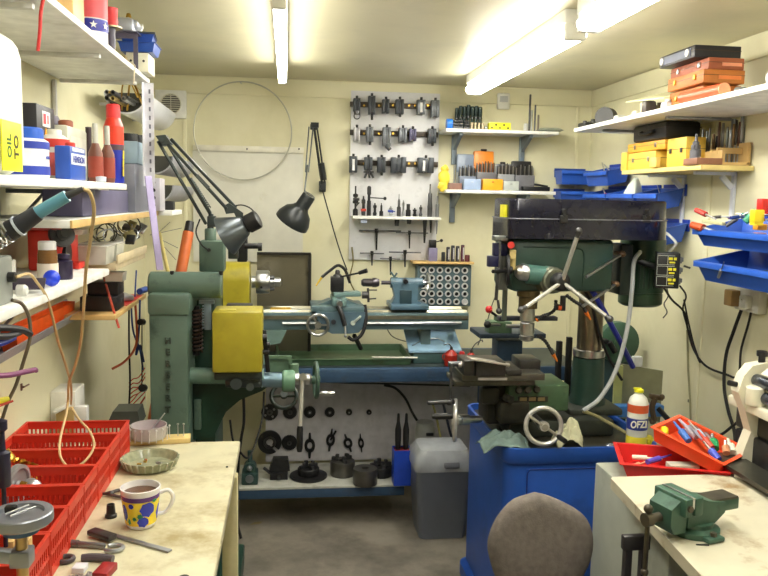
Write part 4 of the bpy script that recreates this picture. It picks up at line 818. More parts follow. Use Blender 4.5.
for k in range(4):
    p = V3(472+k*3.6, 122, 4.13); t = thing('bobbin', 'small tan bobbin, %s in the row of four on the upper shelf' % ['first', 'second', 'third', 'last'][k], 'bobbin', (p.x, 4.13, Z1), group='tan bobbins')
    m = MB(); m.rev([(.0075, 0), (.0075, .006), (.005, .009), (.005, .026), (.0075, .03), (.0075, .036)], (p.x, 4.13, Z1+.0005), seg=12); obj('bobbin', m, M((200, 180, 150), .5), t)
m = MB(); p = V3(487, 124, 4.13); m.sph((p.x-.005, 4.13, Z1+.0115), .011); one('tin_can', m, steel, 'small silver ball fitting between the bobbins and the yellow block', 'fitting')
t = thing('yellow_block', 'bright yellow perforated block on the upper white shelf', 'block', V3(500, 126, 4.13)); a = V3(490, 119, 4.12); b = V3(511, 126, 4.12)
m = MB(); m.box(((a.x+b.x)/2, 4.145, Z1+.0205), (b.x-a.x, .05, .04), bev=.003); obj('block', m, M((232, 226, 50), .5), t)
m = MB()
for k in range(5): m.cyl((a.x+.012+k*.022, 4.121, Z1+.012+.016*(k % 2)), (a.x+.012+k*.022, 4.1195, Z1+.012+.016*(k % 2)), .0055, seg=10)
obj('hole', m, black, t)
for k, (x, yt, r, lab) in enumerate(((526, 123.5, .012, 'short white-grey stub left of the upright rods'), (530.5, 94.5, .0055, 'tallest upright steel rod on the upper shelf'), (532.8, 110, .005, 'thin steel rod touching the tallest one'), (535.5, 105, .0045, 'middle-height upright steel rod on the upper shelf'), (538.5, 115, .0055, 'shortest upright rod at the right of the rod group'))):
    p = V3(x, yt, 4.16); m = MB(); m.rev([(r, 0), (r, p.z-Z1-.003), (r*.7, p.z-Z1)], (p.x, 4.16+(k == 2)*.014, Z1+.0005), seg=12); one('steel_rod', m, [M((200, 200, 196)), dsteel, steel, dsteel, M((120, 110, 100), .4, .5)][k], lab, 'rod')
p = V3(552, 130, 4.16); m = MB(); m.rev([(0, .001), (.045, 0), (.075, .012), (.06, .02), (.03, .022), (0, .024)], (p.x-.01, 4.17, Z1+.0005), seg=26); one('clear_bag', m, M((176, 186, 170), .25, var=.15), 'flattened greenish clear bag at the right end of the upper shelf', 'bag')
# lower shelf items: index cases
def case(x0, x1, yt, ym, lab, col, capcol, bits, handle=False, grp='drill index cases', Y=4.20, basew=None):
    l, r = V3(x0, 180, Y).x, V3(x1, 180, Y).x; zt_ = V3((x0+x1)/2, yt, Y+.03).z; zm = V3((x0+x1)/2, ym, 4.15).z
    t = thing('drill_case', lab, 'drill case', ((l+r)/2, Y, Z2), group=grp)
    m = MB(); m.box(((l+r)/2, 4.25, (Z2+zt_)/2), (r-l, .03, zt_-Z2-.001), (R_(-2), 0, 0), bev=.006); obj('lid', m, col, t)
    if handle: m = MB(); m.box(((l+r)/2, 4.25, zt_+.006), ((r-l)*.3, .012, .012), bev=.003); obj('handle', m, black, t)
    n = bits
    m = MB(); m.box(((l+r)/2, 4.19, (Z2+zm)/2+.001), (r-l-.004, .05, zm-Z2-.003), bev=.002); obj('rack', m, capcol, t)
    for k in range(n):
        x = l+.008+(r-l-.016)*k/(n-1); hh = .05-.003*abs(k-n/2)
        for yy in (4.178, 4.203): m = MB(); m.cyl((x, yy, zm-.001), (x, yy, zm+hh*(1 if yy < 4.19 else 1.25)), .0032, seg=6); obj('drill_bit', m, [steel, dsteel, iron][(k+(yy > 4.19)) % 3], t)
    return t
case(458, 475, 154, 176, 'grey hinged drill case standing open, leftmost on the lower shelf', M((130, 142, 162), .4), M((120, 130, 150)), 6)
case(475, 495, 151, 172, 'orange-lidded drill case standing open on the lower shelf', M((226, 134, 40), .4), M((100, 100, 106)), 7, True)
case(496, 513, 164, 174, 'small grey drill index of silver bits, right of the orange lid', M((120, 126, 136), .4), M((140, 142, 146)), 7, True)
case(513.5, 533, 161, 175, 'black-lidded drill case at the right end of the open cases', M((26, 26, 28), .4), M((110, 110, 116)), 7)
for k, (x0, x1, yt, col, lab) in enumerate(((464, 481, 179, M((150, 168, 200), .4), 'pale blue flat box at the front of the lower shelf'), (483, 503, 179, M((236, 166, 40), .4), 'orange-yellow flat box at the front of the lower shelf'), (504, 519, 181, M((176, 182, 178), .25), 'translucent grey box right of the orange flat box'))):
    t = thing('flat_case', lab, 'case', (V3(x0, 185, 4.12).x, 4.12, Z2)); m = MB(); m.fb(x0, yt, x1, 190, 4.10, .045, .003, z0=Z2+.001); obj('shell', m, col, t)
    m = MB(); p = V3((x0+x1)/2, yt+3, 4.10); m.box((p.x, 4.0995, p.z), (.012, .003, .007), bev=.001); obj('catch', m, [M((170, 180, 200)), M((180, 110, 30)), M((150, 155, 150))][k], t)
m = MB(); a = V3(522, 188, 4.12); b = V3(549, 188, 4.12); m.box(((a.x+b.x)/2, 4.12, Z2+.013), (b.x-a.x, .04, .024), bev=.004); m.box(((a.x+b.x)/2+.03, 4.12, Z2+.032), (.07, .03, .01), (0, .15, 0), bev=.002); one('black_clamp', m, black, 'long low black clamp at the right end of the lower shelf', 'clamp')
m = MB(); m.fb(449, 183, 462, 190, 4.12, .04, .002, z0=Z2+.001); one('brown_block', m, M((130, 96, 84)), 'small brown block with steel pins at the left end of the lower shelf', 'block')
for k, x in enumerate((455, 457.5)):
    zb = V3(455, 183, 4.12).z; m = MB(); p = V3(x, 165 if k == 0 else 172, 4.13); m.cyl((p.x, 4.14, zb+.0005), (p.x, 4.14, p.z), .005, seg=10); one('steel_pin', m, steel, ['tall bright pin standing in the small brown block', 'shorter bright pin beside the tall one in the brown block'][k], 'pin')
t = thing('plastic_bag', 'crumpled yellow bag hanging at the left end of the lower shelf', 'bag', V3(444, 190, 4.14))
m = MB(); random.seed(2)
p = V3(444, 178, 4.15); m.sph(p, .03, 14, (1, .6, 1.5)); m.sph(p+Vector((-.008, -.01, -.045)), .028, 12, (1, .6, 1)); m.sph(p+Vector((.004, 0, .045)), .02, 10, (1, .6, 1.2))
m.v = [v+Vector((random.uniform(-.004, .004),)*1+(random.uniform(-.004, .004), random.uniform(-.004, .004))) for v in m.v]; obj('bag', m, M((232, 210, 70), .4), t)
# ---------------------------------------------------------------- collet rack
t = thing('collet_rack', 'blue-green rack with five rows of white-rimmed collets, back wall beside the tailstock', 'collet rack', V3(443, 307, 4.2))
m = MB(); m.fb(417, 265, 471, 306, 4.22, .075, .003); obj('panel', m, mat('rack_teal', (84, 106, 114), .45), t)
m = MB(); a, b = V3(413, 262.5, 4.19), V3(474, 262.5, 4.19); zr = zt(443, 262.8, 4.2); m.box(((a.x+b.x)/2, 4.24, zr), (b.x-a.x, .115, .012), bev=.001); obj('ledge', m, wood, t)
ZR = zr+.0065
for j in range(5):
    for i in range(6):
        x = 423.3+i*8.3; y = 270+j*7.85+i*.1; p = V3(x, y, 4.215); m = MB()
        m.rev2([(.0105, 0), (.0185, 0), (.0175, .012), (.0115, .012)], (p.x, 4.2195, p.z), (0, -1, 0), 18)
        c_ = tag(obj('collet', m, M((226, 226, 228), .3, .3)), f"white-rimmed collet, {['top', 'second', 'middle', 'fourth', 'bottom'][j]} row of the rack, {ordn[i]} from the left", 'collet', 'collets in the rack')
        m = MB()
        if (j, i) == (4, 5): m.cyl((p.x, 4.219, p.z), (p.x, 4.21, p.z), .0103)
        else: m.cyl((p.x, 4.219, p.z), (p.x, 4.217, p.z), .0103)
        o_ = obj('bore', m, black if (j, i) != (4, 5) else M((220, 220, 222)), c_, local=True); o_.data.transform(Matrix.Translation(-c_.location))
t = thing('spray_gun', 'mauve-grey box with black top and ball lever on the collet rack ledge', 'tool', V3(433, 260, 4.22))
m = MB(); m.fb(429, 248, 437.5, 261, 4.21, .04, .002, z0=ZR+.0005); obj('box', m, M((130, 124, 156), .4), t)
m = MB(); m.fb(429.5, 240, 436.5, 248, 4.215, .03, .003); a, b = V3(436, 242, 4.22), V3(441.5, 240.5, 4.21); m.cyl(a, b, .003); m.sph(b, .009, 12); obj('lever_head', m, black, t)
for k, (x, yt) in enumerate(((443.3, 252), (448.2, 247), (453, 245.5), (457.8, 246), (462.8, 245), (467.3, 255))):
    p = V3(x, yt, 4.22); t = thing('dark_vial', ['small black pot at the left of the vials on the rack ledge', 'dark vial with pale stripe, first tall one on the rack ledge', 'dark vial with pale stripe, second tall one on the ledge', 'dark vial with pale stripe, third tall one on the ledge', 'maroon-topped vial, last tall one on the ledge', 'low dark red pot at the right end of the ledge'][k], 'vial', (p.x, 4.22, ZR), group='vials on the rack ledge')
    m = MB(); r = .0105 if k < 5 else .014; m.rev([(r, 0), (r, p.z-ZR-.004), (r*.8, p.z-ZR)], (p.x, 4.22, ZR+.0005), seg=14); obj('vial', m, [black, M((44, 42, 50)), M((44, 42, 50)), M((44, 42, 50)), M((80, 34, 50)), M((90, 30, 36))][k], t)
    if 0 < k < 5: m = MB(); m.box((p.x+.003, 4.2088, (p.z+ZR)/2), (.006, .0012, (p.z-ZR)*.7)); obj('label', m, M((206, 204, 206)), t)
# ================================================================ lathe bench
bbm = bblue
t = thing('lathe_bench', 'blue steel bench frame carrying the small teal lathe', 'bench', (.5, 3.9, 0))
zb1, zb0 = .806, .735
m = MB(); m.box((.54, 3.715, (zb1+zb0)/2), (1.9, .03, zb1-zb0), bev=.004); obj('front_rail', m, bbm, t)
m = MB(); m.box((.54, 4.18, (zb1+zb0)/2), (1.9, .03, zb1-zb0), bev=.004); obj('back_rail', m, bbm, t)
m = MB(); m.box((.54, 3.94, zb1-.006), (1.88, .45, .012)); obj('deck', m, mat('deck_teal', (56, 66, 66), .5, dirt=(60, 60, 58)), t)
for x in (-.38, 1.46, .98):
    for y in (3.72, 4.17): m = MB(); m.box((x, y, zb0/2), (.055, .05, zb0-.002), bev=.003); obj('leg', m, bbm, t)
m = MB(); m.box((.11, 3.745, .172), (.96, .03, .05), bev=.003); obj('lower_rail', m, bbm, t)
m = MB(); m.box((.11, 3.90, .2), (.97, .345, .012), bev=.001); obj('lower_shelf', m, mat('lower_shelf', (196, 196, 186), .5, dirt=(140, 136, 124), dscale=6), t)
ZL = .2065
pl = thing('gear_board', 'grey-white panel behind the lower shelf hung with change gears', 'panel', (.4, 4.1, .21))
m = MB(); a, b = V3(260, 430, 4.09), V3(558, 430, 4.09); m.box(((a.x+b.x)/2-.02, 4.105, .47), (b.x-a.x-.1, .015, .52)); obj('board', m, mat('panel_grey', (204, 202, 208), .5, dirt=(150, 148, 150), dscale=5, dthr=(.55, .8)), pl)
# change gears
YG = 4.09
def gear(px, py, rpx, lab, slots=0, hub=.35, spokes=False):
    c = V3(px, py, YG); r = rpx*YG/780; t = thing('change_gear', lab, 'gear', c, group='change gears on the panel')
    n = max(16, int(r*700)); P = []
    for k in range(n):
        for a_, rr in ((0, .93), (.25, .93), (.4, 1), (.65, 1)): an = 2*PI*(k+a_)/n; P.append((r*rr*math.cos(an), r*rr*math.sin(an)))
    m = MB(); m.prism(P, (c.x, YG+.006, c.z), (1, 0, 0), (0, 0, 1), (0, -.014, 0)); obj('teeth', m, iron, t)
    m = MB(); m.rev([(r*hub, 0), (r*hub, .004), (r*hub*.9, .006)], (c.x, YG-.0081, c.z), (0, -1, 0), 16); obj('hub', m, dsteel, t)
    m = MB(); m.cyl((c.x, YG-.0142, c.z), (c.x, YG-.0155, c.z), r*hub*.45, seg=10); obj('bore', m, M((196, 194, 196)) if rpx < 7 else black, t)
    if spokes:
        m = MB()
        for k in range(4): an = k*PI/2+.6; m.cyl((c.x+r*.62*math.cos(an), YG-.0081, c.z+r*.62*math.sin(an)), (c.x+r*.62*math.cos(an), YG-.0092, c.z+r*.62*math.sin(an)), r*.14, seg=10)
        obj('hole', m, M((150, 148, 150)), t)
    m = MB(); m.cyl((c.x, 4.0975, c.z), (c.x, YG+.006, c.z), .004, seg=8); obj('peg', m, steel, t)
    return t
for k, (x, r) in enumerate(((269.7, 8.6), (290, 7.2), (309.7, 6.2), (329.7, 5.2), (349, 3.3), (369, 2.7))):
    gear(x, 412, r, ['largest change gear in the upper row, leftmost, with four holes', 'second change gear from the left in the upper row', 'third change gear from the left in the upper row', 'fourth gear from the left, pale-bored, in the upper row', 'tiny gear fifth from the left in the upper row', 'tiniest gear at the right end of the upper row'][k], spokes=k == 0)
gear(289.4, 442.5, 8, 'change gear hanging in the lower row right of the slotted plate', hub=.3)
c = V3(269.7, 442, YG); t = thing('slotted_plate', 'big dark faceplate with an open slot, lower left on the gear panel', 'faceplate', c); r = .063
P = [(r*math.cos(a), r*math.sin(a)) for a in [(-.62+2*PI-.0)-k*(2*PI-.34)/40 for k in range(41)]]; P = [(r*math.cos(a), r*math.sin(a)) for a in [-.72+k*(2*PI-.3)/40 for k in range(41)]]+[(r*.3*math.cos(a), r*.3*math.sin(a)) for a in [-.72+(40-k)*(2*PI-.9)/40-.0 for k in range(41)]]
m = MB(); m.prism(P, (c.x, YG+.006, c.z), (1, 0, 0), (0, 0, 1), (0, -.016, 0)); obj('plate', m, iron, t)
m = MB(); m.rev2([(r*.36, 0), (r*.55, 0), (r*.5, .008), (r*.36, .008)], (c.x, YG-.0101, c.z), (0, -1, 0), 20); obj('boss', m, dsteel, t)
def dog(px, y0, y1, wpx, tilt, lab, fork=False):
    c = V3(px, (y0+y1)/2, YG); h = (y1-y0)*YG/780; w_ = wpx*YG/780; t = thing('lathe_dog', lab, 'lathe dog', c, group='lathe dogs on the panel')
    q = Matrix.Rotation(tilt, 3, 'Y'); m = MB(); n = 16; O = []; I = []
    for k in range(n): a = 2*PI*k/n; s_ = abs(math.cos(a))**.8*math.copysign(1, math.cos(a)); O.append(Vector((w_/2*s_, 0, h*.26*math.sin(a)))); I.append(Vector((w_/2*s_*.45, 0, h*.14*math.sin(a))))
    for k in range(n):
        k2 = (k+1) % n; V = [O[k], O[k2], I[k2], I[k]]; V = [q @ (v+Vector((0, -.006, 0)))+c for v in V]+[q @ (v+Vector((0, .008, 0)))+c for v in V]
        m.add(V, [(0, 1, 2, 3), (7, 6, 5, 4), (0, 4, 5, 1), (1, 5, 6, 2), (2, 6, 7, 3), (3, 7, 4, 0)])
    obj('eye', m, iron, t); m = MB(); m.cyl(c+q @ Vector((0, 0, h*.24)), c+q @ Vector((0, 0, h*.5)), w_*.14, w_*.08, 8); obj('tail', m, iron, t); m = MB()
    m.cyl(c+q @ Vector((0, 0, -h*.24)), c+q @ Vector((0, 0, -h*.5)), w_*.16, w_*.1, 8); obj('tail', m, iron, t)
    if fork: m = MB(); m.cyl(c, c+Vector((w_*.6, 0, h*.4)), w_*.12, seg=8); obj('prong', m, iron, t)
dog(309.7, 432, 459, 11, 0, 'diamond-shaped lathe dog, leftmost and largest of the four'); dog(330.6, 428, 452, 9, .12, 'forked lathe dog, second from the left', True)
dog(348, 433, 453, 9, -.35, 'tilted lathe dog, third from the left'); dog(361, 433, 453, 6, -.1, 'slimmest lathe dog, rightmost of the four')
# chucks on lower shelf
def P2(px, py): return A(px, py, Z=ZL)
def chuck(c, r, h, lab, jaws=3, mm=None, rot=0):
    t = thing('lathe_chuck', lab, 'chuck', c); m = MB(); m.rev([(r*.96, 0), (r, .004), (r, h*.9), (r*.95, h), (r*.3, h), (r*.3, h*.8), (0, h*.8)], c+Vector((0, 0, .0005)), seg=30); obj('body', m, mm or mat('chuck_steel', (104, 102, 98), .35, .8, var=.2), t)
    for k in range(jaws):
        a = rot+2*PI*k/jaws; u = Vector((math.cos(a), math.sin(a), 0)); p = c+Vector((0, 0, h+.0005)); m = MB(); q = Matrix.Rotation(a, 3, 'Z')
        m.box(p+u*r*.62+Vector((0, 0, .008)), (r*.55, r*.3, .016), q, bev=.001); m.box(p+u*r*.45+Vector((0, 0, .021)), (r*.25, r*.3, .018), q, bev=.001); obj('jaw', m, dsteel, t)
    return t
chuck(P2(308.5, 477), .095, .014, 'wide flat dark faceplate lying on the lower shelf', 0, iron)
c = P2(308.5, 477); c.z = ZL+.015; t = chuck(c, .055, .035, 'small four-jaw chuck sitting on the flat dark faceplate', 4, iron, .5)
chuck(P2(342.5, 474.5), .064, .075, 'large three-jaw chuck, tallest one on the lower shelf', 3, None, .7)
chuck(P2(365, 483.5), .062, .08, 'plain round drum-like chuck at the front of the lower shelf', 0)
chuck(P2(380.5, 475), .062, .05, 'dark four-jaw chuck behind, right of the front chuck', 4, iron, .2)
p = P2(279, 477); t = thing('machine_vice', 'dark angular machine vice at the left of the lower shelf', 'vice', p)
m = MB(); m.box(p+Vector((0, 0, .02)), (.09, .09, .04), bev=.004); m.prism([(-.05, .04), (.055, .04), (.045, .1), (-.03, .1)], (p.x, p.y+.03, ZL+.0005), (1, 0, 0), (0, 0, 1), (0, -.06, 0)); obj('body', m, iron, t)
m = MB(); m.cyl(p+Vector((-.045, -.02, .03)), p+Vector((-.075, -.03, .06)), .008); m.cyl(p+Vector((0, -.045, .02)), p+Vector((0, -.075, .02)), .007); obj('screw', m, dsteel, t)
p = P2(250, 482); t = thing('green_motor', 'dark green-grey device on the lower shelf behind the bench corner', 'device', p)
m = MB(); m.box(p+Vector((0, 0, .03)), (.08, .09, .06), bev=.006); m.cyl(p+Vector((0, -.03, .075)), p+Vector((0, .03, .075)), .032); m.cyl(p+Vector((0, 0, .1)), p+Vector((0, 0, .16)), .012); obj('body', m, M((50, 76, 72), .4), t)
m = MB(); m.cyl(p+Vector((.0, -.048, .035)), p+Vector((0, -.056, .035)), .02); m.sph(p+Vector((0, -.04, .085)), .014, 10); obj('knob', m, M((150, 156, 160), .3, .7), t)
t = thing('blue_box', 'upright blue plastic box with black-handled tools, beside the grey bin', 'box', P2(401, 485)); p = P2(401, 483)
m = MB(); m.tray(p+Vector((0, 0, .0005)), .088, .085, .18, .004, .96); obj('box', m, M((30, 70, 190), .35), t)
m = MB(); m.box(p+Vector((0, 0, .165)), (.076, .072, .02)); one('red_rag', m, M((120, 30, 36), .8), 'dark red rag stuffed in the top of the upright blue box', 'rag')
for k, x in enumerate((-.02, .02)):
    m = MB(); q = p+Vector((x, 0, .178)); m.rev([(.013, 0), (.016, .05), (.016, .1), (.008, .14), (.006, .18), (0, .184)], q, seg=12); one('bottle_tool', m, black, ['left black bottle-shaped handle sticking out of the blue box', 'right black bottle-shaped handle sticking out of the blue box'][k], 'handle')
cable([(V3(384, 385, 4.05)), V3(395, 388, 4.05), V3(405, 398, 4.05), V3(412, 412, 4.04), V3(418, 422, 4.0)], .007, black, 'black cable arching down behind the blue box to the grey bin')
cable([V3(312, 381, 4.0), V3(350, 383, 4.0), V3(400, 384, 4.0), V3(470, 386, 4.0)], .005, black, 'long black cable running just under the blue bench rail')
cable([V3(243, 385, 3.6), V3(244, 420, 3.62), V3(241, 440, 3.62), V3(238, 470, 3.62), Vector((V3(237, 480, 3.62).x, 3.63, .09)), Vector((V3(237, 480, 3.62).x+.02, 3.60, .008))], .007, rubber, 'thick black cable dropping behind the cream bench corner')
cable([V3(230, 420, 3.5), V3(233, 440, 3.5), V3(240, 452, 3.52), V3(250, 456, 3.55), V3(262, 420, 3.7), V3(264, 392, 3.8)], .005, rubber, 'thinner black cable looping behind the cream bench corner')
# ================================================================ small lathe
AX = zt(270, 282, 3.88)
t = thing('lathe', 'small teal metalworking lathe on the blue bench at the back wall', 'lathe', (.4, 3.88, zb1))
zbt = 1.062; zbb = .978
m = MB(); m.box((.37, 3.825, (zbt+zbb)/2), (1.08, .05, zbt-zbb), bev=.004); m.box((.37, 3.955, (zbt+zbb)/2), (1.08, .05, zbt-zbb), bev=.004)
for k in range(6): m.box((-.1+k*.19, 3.89, (zbt+zbb)/2-.01), (.03, .09, .05))
obj('bed', m, teal, t)
m = MB(); m.box((.37, 3.80-.003, zbt-.022), (1.07, .006, .018)); m.prism([(0, 0), (.022, 0), (.011, .012)], (-.165, 3.82, zbt), (0, 1, 0), (0, 0, 1), (1.07, 0, 0)); m.prism([(0, 0), (.022, 0), (.011, .012)], (-.165, 3.945, zbt), (0, 1, 0), (0, 0, 1), (1.07, 0, 0)); obj('ways', m, mat('way_steel', (150, 146, 128), .3, .8, var=.2), t)
for x in (-.12,):
    m = MB(); m.prism([(-.05, .0), (-.06, zbb-zb1-.002), (.12, zbb-zb1-.002), (.09, (zbb-zb1)*.62), (.02, (zbb-zb1)*.55), (.02, 0)], (x, 3.79, zb1+.001), (1, 0, 0), (0, 0, 1), (0, .2, 0)); obj('foot', m, mat('foot_teal', (112, 138, 132), .4), t)
m = MB(); m.box((.70, 3.90, (zb1+zbb)/2), (.05, .12, zbb-zb1-.002), bev=.004); obj('foot', m, teal, t)
m = MB(); m.cyl((-.02, 3.79, zbt-.05), (.87, 3.79, zbt-.05), .008, seg=10); obj('leadscrew', m, steel, t)
m = MB(); m.box((V3(247, 283, 3.8).x-.10, 3.88, AX-.05), (.20, .11, AX-zbt+.1), bev=.02); obj('headstock', m, teal, t)
g0, g1 = V3(223, 283, 3.72).x, V3(249, 283, 3.72).x
P = [(-.11, -.11), (.10, -.11), (.10, .07), (.07, .1), (-.08, .1), (-.11, .07)]
m = MB(); m.prism([(-.10, -.108), (.10, -.108)]+[(.10*math.cos(a)*1.0, .015+.088*math.sin(a)) for a in [k*PI/14 for k in range(15)]], (g0, 3.82, AX+.003), (0, 1, 0), (0, 0, 1), (g1-g0, 0, 0)); obj('belt_guard', m, yellow, t, angle=25)
m = MB(); m.rev([(.03, 0), (.03, .02), (.056, .022), (.058, .03), (.058, .08), (.054, .088), (.03, .089)], (V3(251, 282, 3.8).x, 3.88, AX), (1, 0, 0), 28); ch = obj('chuck', m, steel, t)
xc = V3(251, 282, 3.8).x+.089
for k in range(3):
    a = .3+2*PI*k/3; m = MB(); m.box((xc+.01, 3.88+.03*math.cos(a), AX+.03*math.sin(a)), (.024, .026, .016), (a, 0, 0), bev=.001); obj('chuck_jaw', m, dsteel, ch)
m = MB(); m.rev([(.03, 0), (.03, .02), (.022, .022), (.022, .05), (.014, .055)], (xc+.001, 3.88, AX), (1, 0, 0), 20); obj('collet_nose', m, steel, t)
m = MB(); m.cyl((xc-.04, 3.822, AX-.02), (xc-.04, 3.81, AX-.02), .006); obj('chuck_key_socket', m, black, ch)
# carriage
def X_(px, Y=3.8): return V3(px, 300, Y).x
m = MB(); m.box(((X_(311)+X_(364))/2, 3.89, zbt+.022), (X_(364)-X_(311), .24, .028), bev=.006); m.prism([(X_(311), -.008), (X_(330), .028), (X_(348), .028), (X_(366), -.004)], (0, 3.84, zbt+.03), (1, 0, 0), (0, 0, 1), (0, .1, 0)); car = obj('saddle', m, teal, t)
ap0, ap1 = X_(326, 3.78), X_(365, 3.78); zl = zt(345, 333, 3.78)
m = MB(); m.prism([(ap0-.05, zbt+.01), (ap1, zbt+.01), (ap1, zl+.04), (ap1-.03, zl+.005), (ap1-.07, zl), (ap0+.03, zl), (ap0-.03, zl+.03)], (0, 3.788, 0), (1, 0, 0), (0, 0, 1), (0, -.028, 0)); obj('apron', m, mat('apron_blue', (84, 108, 122), .38), car)
def handwheel(c, ax, R, r, name, mm, parent, spokes=3, hub=.012, hl=.02, handle=None, hm_=None, rot=0, spw=.010):
    c = Vector(c); ax = Vector(ax).normalized(); q = ax.to_track_quat('Z', 'Y').to_matrix()
    m = MB(); m.ring(c, ax, R, r, 36, 10); m.cyl(c-ax*hl/2, c+ax*hl/2, hub, seg=16)
    for k in range(spokes): a = rot+2*PI*k/spokes; u = q @ Vector((math.cos(a), math.sin(a), 0)); m.bar(c+u*hub*.8, c+u*R, spw, r*1.1)
    w_ = obj(name, m, mm, parent)
    if handle:
        u = q @ Vector((math.cos(handle[0]), math.sin(handle[0]), 0)); m = MB(); m.rev([(.35, 0), (.3, .12), (.5, .2), (.6, .6), (.45, .95), (.2, 1)], (0, 0, 0)); L = handle[1]; m.v = [Vector((v.x*handle[2], v.y*handle[2], v.z*L)) for v in m.v]
        m.v = [q @ v+c+u*R for v in m.v]; return w_, (m, hm_ or black)
    return w_, None
w_, h_ = handwheel(V3(318, 325, 3.745), (0, -1, 0), .05, .0075, 'apron_handwheel', steel, car, 3, .016, .03, (2.0, .03, .008))
m = MB(); m.cyl(V3(318, 325, 3.745), (V3(318, 325, 3.745).x, 3.79, V3(318, 325, 3.745).z), .01); obj('wheel_shaft', m, dsteel, car)
m = MB(); m.tube(spline([V3(338, 306, 3.75), V3(342, 315, 3.73), V3(345, 326, 3.72)], 4), .012, 8, rr=None); obj('feed_lever', m, iron, car)
m = MB(); m.cyl(V3(345, 326, 3.72), V3(345.5, 334, 3.71), .005); m.sph(V3(345.5, 336, 3.71), .008, 10); obj('lever_ball', m, steel, car)
m = MB(); m.bar(V3(353, 323, 3.755), V3(361, 316, 3.755), .012, .012, .004); m.cyl(V3(353, 323, 3.765), V3(353, 323, 3.75), .012); obj('half_nut_lever', m, M((180, 190, 180), .4, .4), car)
m = MB(); m.cyl(V3(333.5, 322, 3.76), V3(333.5, 322, 3.75), .012); obj('dial', m, iron, car)
# cross slide & tool post
zs = zbt+.0365
m = MB(); m.box((X_(339), 3.86, zs+.02), (.07, .2, .038), bev=.004); m.box((X_(347), 3.86, zs+.052), (.14, .07, .024), (0, 0, .15), bev=.005); cs = obj('compound_slide', m, mat('slide_teal', (108, 136, 134), .38), t)
m = MB(); m.fb(331, 277, 344, 292, 3.82, .06, .004, z0=zs+.065); obj('toolpost', m, iron, cs)
c = V3(337.5, 277, 3.85); m = MB(); m.rev([(.026, 0), (.02, .012), (.012, .016), (.012, .028), (.008, .036)], c, seg=14); obj('toolpost_nut', m, dsteel, cs)
m = MB(); a, b = V3(340, 277, 3.83), V3(361, 272.5, 3.78); m.cyl(a, b, .0045); m.cyl(V3(359, 273, 3.785), V3(367, 270.5, 3.77), .009, .011); obj('toolpost_lever', m, iron, cs)
m = MB(); m.cyl(V3(362, 295, 3.8), V3(368, 295, 3.8), .018); m.cyl(V3(368, 290, 3.8), V3(377, 290, 3.78), .0035); m.cyl(V3(368, 299, 3.8), V3(376, 298.5, 3.78), .0035); m.cyl(V3(368, 288, 3.8), V3(368.5, 302, 3.8), .006); obj('slide_crank', m, dsteel, cs)
m = MB(); m.box((X_(339), 3.79, zs+.025), (.03, .05, .03), bev=.004); m.cyl((X_(339), 3.77, zs+.02), (X_(339), 3.74, zs+.015), .015); obj('cross_dial', m, steel, cs)
cable([V3(350, 283, 3.84), V3(345, 270, 3.84), V3(338, 265.5, 3.84), V3(330, 270.5, 3.82), V3(322, 277, 3.8)], .0075, black, 'black segmented coolant hose curving over the lathe tool post', 'hose', 'coolant_hose')
m = MB(); m.cyl(V3(321.6, 277.5, 3.8), V3(316, 286, 3.79), .006, .003); one('yellow_nozzle', m, M((216, 180, 40), .4), 'yellow tip of the black coolant hose at the lathe', 'nozzle')
cable([V3(365, 305, 3.79), V3(366, 320, 3.76), V3(362, 334, 3.74), V3(354, 340, 3.74), V3(348, 337, 3.74)], .009, rubber, 'black hose looping below the lathe apron', 'hose', 'coolant_hose')
m = MB(); m.bar(V3(354, 335, 3.80), V3(361, 349, 3.86), .016, .016); one('black_strut', m, iron, 'short dark strut dropping from the lathe apron to the tray', 'strut')
# tailstock
m = MB(); m.cyl((X_(390, 3.88), 3.88, AX+.0), (X_(422, 3.88), 3.88, AX), .026, seg=20); zts = zbt+.014
x0 = X_(391, 3.88); m.prism([(.0, 0), (.15, 0), (.15, .03), (.13, .04), (.135, AX-zts), (.0, AX-zts), (.015, .06), (.0, .03)], (x0, 3.85, zts), (1, 0, 0), (0, 0, 1), (0, .06, 0)); m.box((x0+.085, 3.89, zts+.014), (.19, .2, .024), bev=.004); ts = obj('tailstock', m, mat('tailstock_blue', (84, 112, 130), .36, dirt=(56, 76, 86)), t)
m = MB(); m.box((x0+.07, 3.846, zts+.06), (.06, .006, .07), (0, 0, 0), bev=.003); obj('side_recess', m, M((40, 62, 70)), ts)
m = MB(); m.cyl((X_(381, 3.88), 3.88, AX), (X_(390, 3.88), 3.88, AX), .010); m.rev([(.012, 0), (.02, .01), (.021, .055), (.024, .057), (.024, .075), (.018, .09)], (X_(361, 3.88), 3.88, AX), (1, 0, 0), 20); obj('drill_chuck', m, mat('drill_chuck', (96, 92, 98), .3, .8), ts)
handwheel((X_(427.5, 3.88), 3.88, AX), (1, 0, 0), .048, .006, 'tailstock_handwheel', steel, ts, 3, .012, .02)
m = MB(); m.cyl((X_(422, 3.88), 3.88, AX), (X_(427, 3.88), 3.88, AX), .012); obj('quill_screw', m, steel, ts)
for x, b in ((393, (397, 273)), (396, (391, 272))): m = MB(); m.cyl(V3(x, 279, 3.88), V3(b[0], b[1], 3.87), .005); m.cyl(V3(x, 279.5, 3.88), V3(x, 277, 3.88), .009); obj('clamp_lever', m, teal, ts)
m = MB(); m.cyl((X_(404, 3.88), 3.83, AX+.01), (X_(404, 3.88), 3.87, AX+.012), .012); obj('lock_knob', m, iron, ts)
m = MB(); m.bar(V3(270, 312, 3.82), V3(291, 312, 3.82), .03, .035, .006); m.v = [v+Vector((0, .03, .0)) for v in m.v]; one('yellow_cloth', m, M((190, 150, 40), .6, var=.25), 'amber oily block lying on the lathe bed in front of the chuck', 'block')
